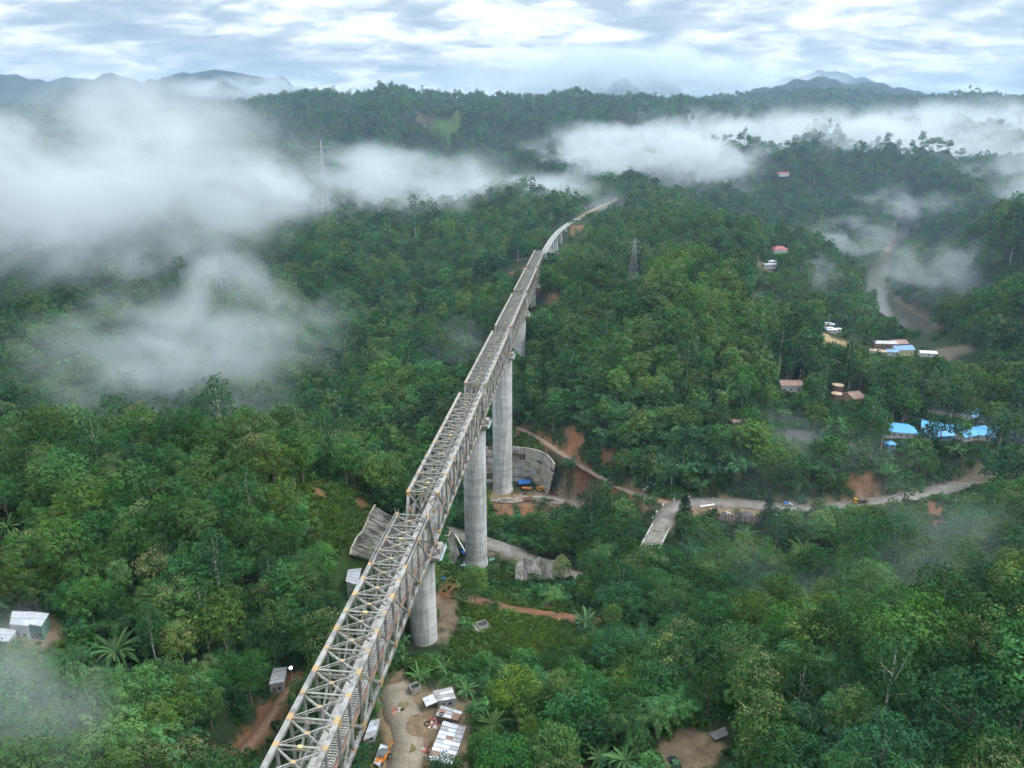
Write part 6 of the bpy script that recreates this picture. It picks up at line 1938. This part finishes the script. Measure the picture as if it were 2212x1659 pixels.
banana(1266, 1352, 4.4, 22, 'bright fan-leaved banana plant at the end of the red gully', 1.6)
banana(1064, 1575, 4.2, 18, 'dark banana plant right of the long patchwork shed', 1.6)
banana(1300, 1652, 4.0, 16, 'pale green banana plant at the bottom edge, left of a pair', 2.0)
banana(1350, 1658, 4.0, 14, 'pale green banana plant at the bottom edge, right of a pair', 2.0)
banana(1006, 1500, 3.4, 14, 'banana plant behind the uppermost tin shed', 1.4)
banana(905, 1468, 3.4, 14, 'banana plant at the top of the mud track', 1.4)
banana(960, 1452, 3.2, 14, 'drooping banana plant right of the open water tank', 1.4)
banana(1608, 1165, 5.5, 20, 'dark palm below the plank fence', 3.0, 'palm', 'palm')
banana(1735, 1200, 7.0, 18, 'huge drooping palm on the slope below the highway', 3.0, 'palm', 'palm')
banana(1690, 905, 5.5, 18, 'palm beside the dark paved yard', 4.0, 'palm', 'palm')
banana(1178, 1022, 4.5, 16, 'banana plant at the right end of the anchored wall', 2.0)
banana(20, 1155, 4.0, 16, 'misty palm at the left frame edge', 2.5, 'palm', 'palm')
banana(1100, 1462, 3.4, 14, 'banana plant in the undergrowth right of the sheds', 1.4)
banana(1700, 650, 8.0, 16, 'palm on the far ridge above the river', 6.0, 'palm', 'palm')
banana(2060, 985, 5.0, 16, 'palm on the bank above the highway', 3.0, 'palm', 'palm')
banana(1390, 1345, 3.2, 12, 'small banana plant in the gorge thicket', 1.5)

# puddles on the mud track
m_pud = simple_mat('puddle', (0.16, 0.135, 0.06), (0.12, 0.10, 0.05), 0.8, 0.12, spec=0.5)
for k, (a, b, r) in enumerate(((345, 700, 1.5), (340, 800, 1.1), (490, 1390, 1.0), (240, 1520, 1.3))):
    x_, y_ = c3(a, b, 0)[:2]
    q = Vector(P(x_, y_, hg=152.9)); i_ = int(np.argmin(((mud_track[:, :2] - np.array(q[:2])) ** 2).sum(1))); q.z = mud_track[i_][2] + 0.055
    n = 22
    vs = [(0, 0, 0)] + [(r * (1 + 0.3 * math.sin(3 * t + k) + 0.18 * math.sin(7 * t)) * math.cos(t) * 0.8, r * (1 + 0.3 * math.sin(3 * t + k) + 0.18 * math.sin(7 * t)) * math.sin(t) * 1.3, 0) for t in (2 * PI * i / n for i in range(n))]
    mb = MB(); mb.add(vs, [(0, 1 + i, 1 + (i + 1) % n) for i in range(n)])
    tag(mb.build('puddle', m_pud, loc=q), kind='structure')

# trees that stand out in the photograph
M['cream'] = simple_mat('bright_cream_flower_heads', (0.33, 0.29, 0.15), (0.22, 0.21, 0.095), 1.2, 0.8)
HERO_T = [teak(900 + i, 0, 1.0, M['cream']) for i in range(3)]
HERO_B = [bamboo(910 + i, 0) for i in range(3)]
HEROES = []
def hero(px, py, pm, s, label, cat, r=3.0):
    q = hit(px, py)
    HEROES.append((pm, q, s, label, cat)); BUILT.append((q.x, q.y, r * s))
    pr = project([q + Vector((0, 0, pm.h * s * 0.55))])
    w = FPX * pm.r * s / pr[2][0]
    CLEAR.append((pr[0][0] - w * 0.6, project([q + Vector((0, 0, pm.h * s))])[1][0], pr[0][0] + w * 0.6, pr[1][0], q.y - 1))
hero(345, 1285, HERO_T[0], 0.95, 'pale cream-topped teak tree, brightest on the left hillside', 'tree')
hero(398, 1448, HERO_T[1], 0.78, 'cream-flowered teak tree right of the dark palm', 'tree')
hero(420, 1690, HERO_T[2], 0.75, 'cream-flowered teak tree at the bottom edge beside the footpath', 'tree')
hero(1212, 1262, HERO_T[1], 0.72, 'slim cream-topped teak tree before the concrete rock face', 'tree')
hero(545, 1525, KINDS['broad', 0][3], 0.95, 'yellow-green round tree beside the grey-roofed hut', 'tree')
hero(235, 1660, HERO_B[0], 1.15, 'big bright bamboo clump in the lower left, left of two', 'bamboo')
hero(325, 1640, HERO_B[1], 1.05, 'big bright bamboo clump in the lower left, right of two', 'bamboo')
hero(1350, 1215, KINDS['broad', 0][3], 0.8, 'yellow-green tree left of the road bridge', 'tree')
hero(1230, 1020, HERO_B[2], 1.0, 'bamboo clump at the foot of the red landslip', 'bamboo')
hero(2030, 960, KINDS['broad', 1][0], 1.1, 'dark round tree in front of the long school block', 'tree')
hero(2110, 935, KINDS['broad', 1][3], 1.2, 'lime green tree in front of the rear blue roof', 'tree')
hero(1755, 945, KINDS['broad', 1][3], 1.25, 'large bright green tree behind the dark paved yard', 'tree')

# dark roadside conifers
def conifer(px, py, H, R, label, hg):
    rng = np.random.default_rng(int(px))
    q = Vector(P(px, py, hg=hg)); q.z = tz(q.x, q.y)
    root = thing('roadside_conifer', label, 'tree', q, 0, 'dark roadside conifers')
    LV = []
    tiers = 13
    for t in range(tiers):
        z = H * (0.14 + 0.84 * t / tiers)
        r = R * (1 - (t / tiers) ** 1.3) + 0.5
        nb = 8
        for k in range(nb):
            a = k * 2 * PI / nb + t * 0.7 + rng.random() * 0.4
            m = 26
            u = rng.random(m) ** 0.7
            c = np.stack([np.cos(a) * r * u, np.sin(a) * r * u, z - 0.9 * u * u + 0.5 * u], -1) + rng.normal(size=(m, 3)) * np.array([0.38, 0.38, 0.22])
            LV.append(leaf_quads(c, unit(rng.normal(size=(m, 3)) * 0.5 + np.array([0, 0, 1])), 0.5 + 0.5 * rng.random(m), 0.5, rng))
    v = np.vstack(LV)
    link('crown', mesh_np('conifer_crown', v, quads_faces(len(v) // 4), [M['conifer']]), root)
    MB().tube((0, 0, -1), (0, 0, H * 0.95), 0.35, 0.05, 6, caps=False).build('trunk', M['bark'], root)
    BUILT.append((q.x, q.y, R))
M['conifer'] = leaf_mat('conifer_needles', (0.022, 0.055, 0.032), (0.034, 0.072, 0.038), rh=0.01)
conifer(1655, 1140, 23, 5.2, 'tall dark layered conifer in front of the highway', 189)
conifer(1478, 1118, 17, 4.6, 'dark rounded conifer beside the road bridge', 189)

# ---------------------------------------------------------------- planting
def plant_all():
    rng = np.random.default_rng(21)
    bands = [(60, 300, 4.9, 0.86), (300, 560, 6.0, 0.95), (560, 1250, 8.0, 1.02), (1250, 2500, 13.5, 1.4), (2500, 3300, 16.5, 1.45), (3300, 4700, 23, 1.75)]
    X, Y, S = [], [], []
    for r0, r1, cell, sc in bands:
        x, y = scatter(r0, r1, cell, rng)
        X.append(x); Y.append(y); S.append(np.full(len(x), sc))
    X, Y, S = map(np.concatenate, (X, Y, S))
    ok = allowed(X, Y, 2.2)
    X, Y, S = X[ok], Y[ok], S[ok]
    Z = terrain(X, Y)
    px, py, dep = project(np.stack([X, Y, Z + 8], -1))
    d = np.sqrt(X * X + Y * Y)
    K = kind_of(px, py, rng.random(len(X)), X, Y, d)
    lod = np.where(d < 330, 0, np.where(d < 1000, 1, 2))
    V = rng.integers(0, 1000, len(X))
    S = S * np.clip(rng.lognormal(-0.05, 0.26, len(X)), 0.5, 1.75)
    S = np.where(d > 1250, np.minimum(S, 1.6), np.where(d < 260, np.minimum(S, 1.25), S))
    h = np.array([16.5, 15, 24, 12.5])[K] * S
    r = np.array([5.4, 6.2, 4.0, 5.6])[K] * S
    vis = unblocked(X, Y, Z, h, r)
    lowbridge = (np.abs(X - axis_x(Y)) < 9) & (Y < 730) & (Z + h > CAMZ - 122)
    vis &= ~lowbridge
    rot = rng.uniform(0, 2 * PI, len(X))
    inframe = (px > -40) & (px < 2252) & (py > -40) & (py < 1720)
    size = np.where(inframe & vis, S * FPX / dep, 0)
    A = [a[vis] for a in (X, Y, Z, K, lod, V, S, rot, size, px, py)]
    no = ~vis & (d < 2000)
    return A, (X[no], Y[no], Z[no], d[no])

def scatter_mass(name, models, idx, xyz, scl, rot, tilt=0.0):
    """one object: every point carries a plant"""
    coll = bpy.data.collections.new(name + '_models')
    for i, pm in enumerate(models):
        coll.objects.link(bpy.data.objects.new('%s_%02d' % (name, i), pm.joined()))
    me = bpy.data.meshes.new(name)
    me.vertices.add(len(xyz)); me.vertices.foreach_set('co', np.asarray(xyz, np.float32).ravel())
    a = me.attributes.new('variant', 'INT', 'POINT'); a.data.foreach_set('value', np.asarray(idx, np.int32))
    a = me.attributes.new('size', 'FLOAT', 'POINT'); a.data.foreach_set('value', np.asarray(scl, np.float32))
    rv = np.zeros((len(xyz), 3), np.float32); rv[:, 2] = rot
    rv[:, 0] = RNG.normal(size=len(xyz)) * tilt; rv[:, 1] = RNG.normal(size=len(xyz)) * tilt
    a = me.attributes.new('turn', 'FLOAT_VECTOR', 'POINT'); a.data.foreach_set('vector', rv.ravel())
    o = link(name, me)
    ng = bpy.data.node_groups.new(name + '_nodes', 'GeometryNodeTree')
    ng.interface.new_socket('Geometry', in_out='INPUT', socket_type='NodeSocketGeometry')
    ng.interface.new_socket('Geometry', in_out='OUTPUT', socket_type='NodeSocketGeometry')
    N, Lk = ng.nodes, ng.links
    gi, go = N.new('NodeGroupInput'), N.new('NodeGroupOutput')
    ci = N.new('GeometryNodeCollectionInfo'); ci.inputs[0].default_value = coll
    ci.inputs['Separate Children'].default_value = True
    iop = N.new('GeometryNodeInstanceOnPoints'); iop.inputs['Pick Instance'].default_value = True
    def attr(nm, t):
        n = N.new('GeometryNodeInputNamedAttribute'); n.data_type = t; n.inputs[0].default_value = nm
        return n.outputs[0]
    Lk.new(gi.outputs[0], iop.inputs['Points'])
    Lk.new(ci.outputs[0], iop.inputs['Instance'])
    Lk.new(attr('variant', 'INT'), iop.inputs['Instance Index'])
    e2r = N.new('FunctionNodeEulerToRotation')
    Lk.new(attr('turn', 'FLOAT_VECTOR'), e2r.inputs[0])
    Lk.new(e2r.outputs[0], iop.inputs['Rotation'])
    Lk.new(attr('size', 'FLOAT'), iop.inputs['Scale'])
    Lk.new(iop.outputs[0], go.inputs[0])
    md = o.modifiers.new('plants', 'NODES'); md.node_group = ng
    o['kind'] = 'stuff'
    return o

(X, Y, Z, K, LOD, V, S, ROT, SIZE, PX, PY), FILL = plant_all()
single = np.zeros(len(X), bool)
MAXN = {0: 300, 1: 300, 2: 120, 3: 300}
for k in range(4):
    idx = np.where((K == k) & (SIZE > 0))[0]
    idx = idx[np.argsort(-SIZE[idx])][:MAXN[k]]
    single[idx] = True

def place_plant(pm, loc, rz, s, label, cat, group, name=None):
    t, c = pm.part_meshes()
    root = link(name or pm.name, None, loc=loc, rot=(0, 0, rz), scl=(s, s, s))
    tag(root, label, cat, group)
    link(pm.trunk_name, t, root)
    link(pm.crown_name, c, root)
    return root

for pm, q, s_, lab_, cat_ in HEROES:
    place_plant(pm, q - Vector((0, 0, 0.2)), random.uniform(0, 6), s_, lab_, cat_, 'trees that stand out')

LAND = []            # (px, py, words) places that labels may refer to
LAND = [(60, 1340, 'beside the white tin-roofed huts at the left edge'), (260, 1395, 'around the dark palm in the lower left'), (100, 1580, 'in the misty lower left corner'), (470, 1560, 'beside the red earth footpath'), (560, 1400, 'left of the nearest truss span'), (765, 1245, 'near the white sheet roof hut'),
        (760, 1100, 'above the mossy retaining wall'), (560, 1010, 'on the ridge crest left of the second span'), (250, 1080, 'on the misty left ridge'), (330, 1220, 'on the hillside at the left'), (640, 900, 'in the dark valley left of the bridge'), (900, 960, 'below the second span'), (960, 800, 'left of the third span'), (930, 1560, 'around the tin sheds by the mud track'), (1100, 1480, 'right of the tin sheds'),
        (1090, 1260, 'at the foot of the second pier'), (1200, 1320, 'along the red gully'), (1230, 1420, 'below the red gully'), (1330, 1250, 'on the slope beside the concrete rock face'), (1300, 1110, 'between the tallest pier and the road bridge'), (1500, 1130, 'beside the road bridge'), (1640, 1180, 'below the roadside yard'), (1850, 1130, 'below the highway'), (2080, 1110, 'around the landslip below the highway'),
        (1400, 930, 'on the bamboo slope above the highway'), (1650, 1000, 'on the bank above the blue-covered pickup'), (1950, 1010, 'on the bank above the yellow truck'), (2150, 980, 'above the white truck'), (2050, 920, 'around the blue-roofed buildings'), (1840, 850, 'around the brown-roofed house'), (1700, 830, 'around the rust-roofed house'), (1500, 780, 'on the teak ridge right of the third span'), (1250, 760, 'right of the fourth pier'), (1650, 700, 'on the ridge above the ball ground'),
        (1960, 760, 'around the riverside houses'), (1500, 1350, 'in the gorge below the gully'), (1400, 1480, 'left of the brown clearing'), (1500, 1600, 'around the brown clearing'), (1700, 1400, 'in the middle of the lower right forest'), (1950, 1300, 'on the misty slope at the right'), (2100, 1500, 'in the lower right forest by the frame edge'), (1850, 1580, 'in the bottom right forest'), (2150, 1620, 'in the bottom right corner'), (1200, 1620, 'at the bottom edge right of the sheds'), (350, 1640, 'at the bottom edge left of the footpath'), (2180, 700, 'on the steep slope right of the river'), (1450, 600, 'near the lattice pylon')]
LXY = np.array([(a, b) for a, b, _ in LAND], float)
TONE = {0: ('plain green teak tree', 'cream-flowered teak tree', 'teak with few flowers', 'teak with scattered flowers', 'dense green teak tree', 'leafy green teak tree', 'teak tree with pale shoot tips', 'deep green teak tree'),
        1: ('spreading dark green tree', 'round dark green tree', 'dark green broadleaf tree', 'bright lime green tree', 'broad leafy green tree'),
        2: ('tall pale-trunked tree', 'tall narrow tree', 'tall columnar tree'),
        3: ('arching bamboo clump', 'feathery bamboo clump', 'dense bamboo clump', 'light drooping bamboo clump')}
GRP = ('teak trees on the hillsides', 'broadleaf trees in the forest', 'tall slim trees', 'bamboo clumps on the slopes')
CATS = ('tree', 'tree', 'tree', 'bamboo')
order = np.where(single)[0]
order = order[np.argsort(-SIZE[order])]
NTH = ['leftmost', 'second from left', 'third from left', 'fourth from left', 'fifth from left', 'sixth from left', 'seventh from left', 'eighth from left', 'ninth from left', 'tenth from left']
fam = {}
for i in order:
    k = int(K[i]); models = KINDS[KN[k], int(min(LOD[i], 1))]
    vi = int(V[i]) % len(models)
    sz = 'small' if S[i] < 0.8 else ('large' if S[i] > 1.0 else '')
    j = int(np.argmin(((LXY - np.array([PX[i], PY[i]])) ** 2).sum(1)))
    fam.setdefault((k, vi, sz, j), []).append(i)
for (k, vi, sz, j), mem in fam.items():
    mem.sort(key=lambda i: PX[i])
    base_l = (sz + ' ' + TONE[k][vi] + ' ' + LAND[j][2]).strip()
    for n, i in enumerate(mem):
        lab = base_l
        if len(mem) > 1:
            lab += ', ' + (NTH[n] if n < 10 else '%s from left' % ('eleventh', 'twelfth', 'thirteenth', 'fourteenth', 'fifteenth', 'sixteenth', 'seventeenth', 'eighteenth', 'nineteenth', 'twentieth')[min(n - 10, 9)])
        if len(lab.split()) > 16:
            lab = ' '.join(lab.replace(' the ', ' ').split()[-16:])
        place_plant(KINDS[KN[k], int(min(LOD[i], 1))][vi], (X[i], Y[i], Z[i] - 0.2), ROT[i], S[i], lab, CATS[k], GRP[k])

models, index = [], {}
for lod in range(3):
    for k in range(4):
        index[k, lod] = (len(models), len(KINDS[KN[k], lod]))
        models += KINDS[KN[k], lod]
rest = ~single
vi = np.array([index[int(k), int(l)][0] + int(v) % index[int(k), int(l)][1] for k, l, v in zip(K[rest], LOD[rest], V[rest])])
fo = scatter_mass('forest', models, vi, np.stack([X[rest], Y[rest], Z[rest] - 0.3], -1), S[rest], ROT[rest])
tag(fo, 'dense green jungle of teak, bamboo and broadleaf trees covering the hills', 'forest')

# undergrowth fills the gaps between the trees
rng = np.random.default_rng(33)
ux, uy = scatter(60, 520, 3.6, rng)
ok = allowed(ux, uy, 0.3)
ux, uy = ux[ok], uy[ok]
uz = terrain(ux, uy)
ud = np.sqrt(ux * ux + uy * uy)
us = rng.uniform(0.6, 1.5, len(ux))
fx, fy, fz, fd = FILL
ok = allowed(fx, fy, 0.2)
ux, uy, uz, ud = (np.concatenate([a, b[ok]]) for a, b in ((ux, fx), (uy, fy), (uz, fz), (ud, fd)))
us = rng.uniform(0.6, 1.5, len(ux)) * np.where(ud > 520, 1.7, 1.0)
ok = unblocked(ux, uy, uz, 2.6 * us, 1.6 * us) | (rng.random(len(ux)) < 0.12)
ux, uy, uz, ud, us = ux[ok], uy[ok], uz[ok], ud[ok], us[ok]
mods = KINDS['shrub', 0] + KINDS['shrub', 1]
vi = rng.integers(0, 4, len(ux)) + np.where(ud > 260, 4, 0)
un = scatter_mass('undergrowth', mods, vi, np.stack([ux, uy, uz - 0.2], -1), us, rng.uniform(0, 6.3, len(ux)))
tag(un, 'low leafy green undergrowth between the trees and along the banks', 'undergrowth')
# rough grass on the clearings
gxs, gys = [], []
for x, y, r, k in patch_xy:
    if k == 'grass':
        n = int(r * r * 3.0)
        a = rng.uniform(0, 6.3, n); q = r * np.sqrt(rng.random(n)) * 1.1
        gxs.append(x + q * np.cos(a)); gys.append(y + q * np.sin(a))
nearf = fd < 480
for _ in range(9):
    gxs.append(fx[nearf] + rng.normal(size=nearf.sum()) * 2.6); gys.append(fy[nearf] + rng.normal(size=nearf.sum()) * 2.6)
gxs, gys = np.concatenate(gxs), np.concatenate(gys)
ok = np.ones(len(gxs), bool)
for x, y, r, k in patch_xy:
    if k not in ('grass', 'field', 'brown'):
        ok &= (gxs - x) ** 2 + (gys - y) ** 2 > (r * 0.85) ** 2
for l, hw, bl in ROADS:
    ok &= seg_dist(gxs, gys, l)[0] > hw
for a, b_, r in BUILT:
    ok &= (gxs - a) ** 2 + (gys - b_) ** 2 > r * r
gxs, gys = gxs[ok], gys[ok]
gr = scatter_mass('grass', KINDS['tuft', 0], rng.integers(0, 3, len(gxs)), np.stack([gxs, gys, terrain(gxs, gys) - 0.05], -1), rng.uniform(0.35, 0.9, len(gxs)), rng.uniform(0, 6.3, len(gxs)))
tag(gr, 'rough bright green grass on the terraced clearings', 'grass')

# ---------------------------------------------------------------- haze and drifting mist
def volume_mat(name, dens, col=(0.93, 0.96, 1.0), aniso=0.2):
    m = bpy.data.materials.new(name); m.use_nodes = True
    nt = m.node_tree; nt.nodes.clear()
    out = nt.nodes.new('ShaderNodeOutputMaterial')
    pv = nt.nodes.new('ShaderNodeVolumePrincipled')
    pv.inputs['Color'].default_value = (*col, 1)
    pv.inputs['Anisotropy'].default_value = aniso
    nt.links.new(pv.outputs[0], out.inputs['Volume'])
    if not callable(dens):
        pv.inputs['Density'].default_value = dens
    else:
        nt.links.new(dens(nt), pv.inputs['Density'])
    return m
m_haze = volume_mat('haze_air', 0.000075, (0.50, 0.72, 0.98), 0.2)
hb = MB(); hb.box(-15500, 15500, -300, 16600, float(gz.min()) - 4.0, float(gz.max()) + 40.0)
tag(hb.build('haze', m_haze), 'thin bluish haze filling the valley air', 'haze', kind='stuff')

def mist_mat(k, wl, seed, thr=0.50, soft=0.9, stretch=(1, 1, 1.7), detail=5):
    """noise-broken density that fades to nothing well inside its ellipsoid"""
    def dens(nt):
        t = nt.nodes.new('ShaderNodeTexCoord')
        ln = nt.nodes.new('ShaderNodeVectorMath'); ln.operation = 'LENGTH'
        nt.links.new(t.outputs['Object'], ln.inputs[0])
        env = ramp(nt.nodes, nt.links, ln.outputs['Value'], [(0.0, 1.0), (0.45, 0.72), (0.98, 0.0)], 'EASE')
        n = noise(nt, 1.0 / wl, detail, 0.60, 'World', dist=0.5, stretch=stretch)
        nt.nodes[-1]
        a = nmath(nt, 'ADD', nmath(nt, 'MULTIPLY', env, 1.0), nmath(nt, 'MULTIPLY', nmath(nt, 'SUBTRACT', n, 0.5), 6.0))
        a = nmath(nt, 'SUBTRACT', a, thr)
        a = nmath(nt, 'DIVIDE', a, soft, clamp=True)
        a = nmath(nt, 'MULTIPLY', a, nmath(nt, 'MULTIPLY', env, k))
        return a
    m = volume_mat('mist_%d' % seed, dens, (0.86, 0.945, 1.0), 0.15)
    m.cycles.volume_step_rate = 0.7
    return m
def ico(name):
    bpy_v = []
    mb = MB()
    n, mrows = 16, 8
    vs = [(0, 0, -1)]
    for i in range(1, mrows):
        th = PI * i / mrows
        for j in range(n):
            vs.append((math.sin(th) * math.cos(2 * PI * j / n), math.sin(th) * math.sin(2 * PI * j / n), -math.cos(th)))
    vs.append((0, 0, 1))
    fs = [(0, 1 + (j + 1) % n, 1 + j) for j in range(n)]
    for i in range(mrows - 2):
        for j in range(n):
            a = 1 + i * n
            fs.append((a + j, a + (j + 1) % n, a + n + (j + 1) % n, a + n + j))
    a = 1 + (mrows - 2) * n
    fs += [(a + j, a + (j + 1) % n, len(vs) - 1) for j in range(n)]
    mb.add(vs, fs)
    return mb
# px, py, distance Y, half width px, half height px, half depth m, density, noise length m, threshold, label
MIST = [
    (190, 420, 720, 520, 260, 200, 0.0120, 150, 0.24, 'great pale mist bank filling the valley at the left'),
    (300, 250, 1000, 320, 120, 200, 0.0055, 140, 0.38, 'mist rising in front of the far left mountains'),
    (790, 400, 1200, 360, 95, 220, 0.0115, 150, 0.34, 'mist tongue drifting past the far pylon'),
    (1070, 440, 1420, 300, 68, 220, 0.0135, 140, 0.18, 'low white mist behind the far end of the bridge'),
    (420, 700, 470, 330, 190, 100, 0.0130, 85, 0.40, 'thin mist hanging over the left valley'),
    (380, 880, 420, 300, 110, 80, 0.0075, 70, 0.42, 'torn mist behind the left ridge'),
    (1380, 345, 1900, 270, 85, 260, 0.0140, 180, 0.32, 'white cloud over the slope behind the railway'),
    (1640, 338, 2500, 520, 95, 420, 0.0110, 280, 0.24, 'long white cloud bank lying across the valley'),
    (2100, 320, 2600, 480, 95, 450, 0.0110, 280, 0.24, 'white cloud bank at the right edge below the ridge'),
    (1500, 405, 1800, 140, 60, 130, 0.0060, 90, 0.40, 'small ragged mist below the long cloud'),
    (2080, 590, 900, 210, 85, 90, 0.0085, 60, 0.46, 'mist drifting above the river bend'),
    (1830, 515, 1250, 120, 55, 90, 0.0075, 65, 0.46, 'small mist patch beyond the river'),
    (1950, 450, 1700, 170, 50, 120, 0.0060, 85, 0.46, 'flat mist patch on the far valley floor'),
    (2120, 410, 1800, 75, 100, 100, 0.0065, 85, 0.44, 'thin vertical mist streak near the right edge'),
    (1765, 605, 820, 65, 60, 45, 0.0100, 40, 0.46, 'mist wisp above the trees by the river'),
    (1950, 1230, 200, 460, 200, 50, 0.0055, 60, 0.34, 'faint mist veil over the lower right forest'),
    (40, 1530, 105, 210, 220, 30, 0.0170, 36, 0.38, 'mist in the lower left corner'),
    (1000, 740, 560, 95, 60, 45, 0.0050, 32, 0.46, 'faint mist beside the third span'),
    (1700, 950, 380, 300, 70, 40, 0.0065, 50, 0.46, 'thin mist over the roadside bank'),
    (2150, 950, 380, 150, 75, 35, 0.0080, 45, 0.44, 'thin mist above the white truck'),
    (1240, 560, 850, 85, 40, 45, 0.0065, 42, 0.46, 'mist wisp right of the viaduct'),
    (2230, 370, 1500, 90, 110, 130, 0.0090, 110, 0.40, 'mist at the right edge of the valley'),
    (40, 1130, 260, 200, 110, 45, 0.0080, 50, 0.42, 'mist clinging to the left ridge at the frame edge'),
    (1310, 170, 6900, 360, 70, 700, 0.0040, 600, 0.20, 'cloud wrapped round the distant blue peak'),
    (1640, 180, 6700, 230, 45, 600, 0.0022, 600, 0.34, 'cloud streak behind the right hill'),
    (560, 192, 4800, 190, 30, 400, 0.0040, 400, 0.30, 'flat cloud before the far left mountain'),
]
for i, (px, py, Yd, hw, hh, hd, k, wl_, thr, lab) in enumerate(MIST):
    c = P(px, py, Y=Yd)
    dep = Yd / ray(px, py)[1]
    o = ico('mist').build('mist', mist_mat(k, wl_ * (0.62 if Yd > 1800 else 0.75), i, thr, 0.5 if Yd > 1800 else 0.9, (1, 1, 1.5) if Yd > 1300 else (1, 1, 1.35)), loc=c, scl=(hw / FPX * dep * 1.25, hd * 1.25, hh / FPX * dep * 1.25), rot=(0, 0, -math.atan2(c[0], c[1])))
    tag(o, lab, 'mist', 'drifting mist', kind='stuff')
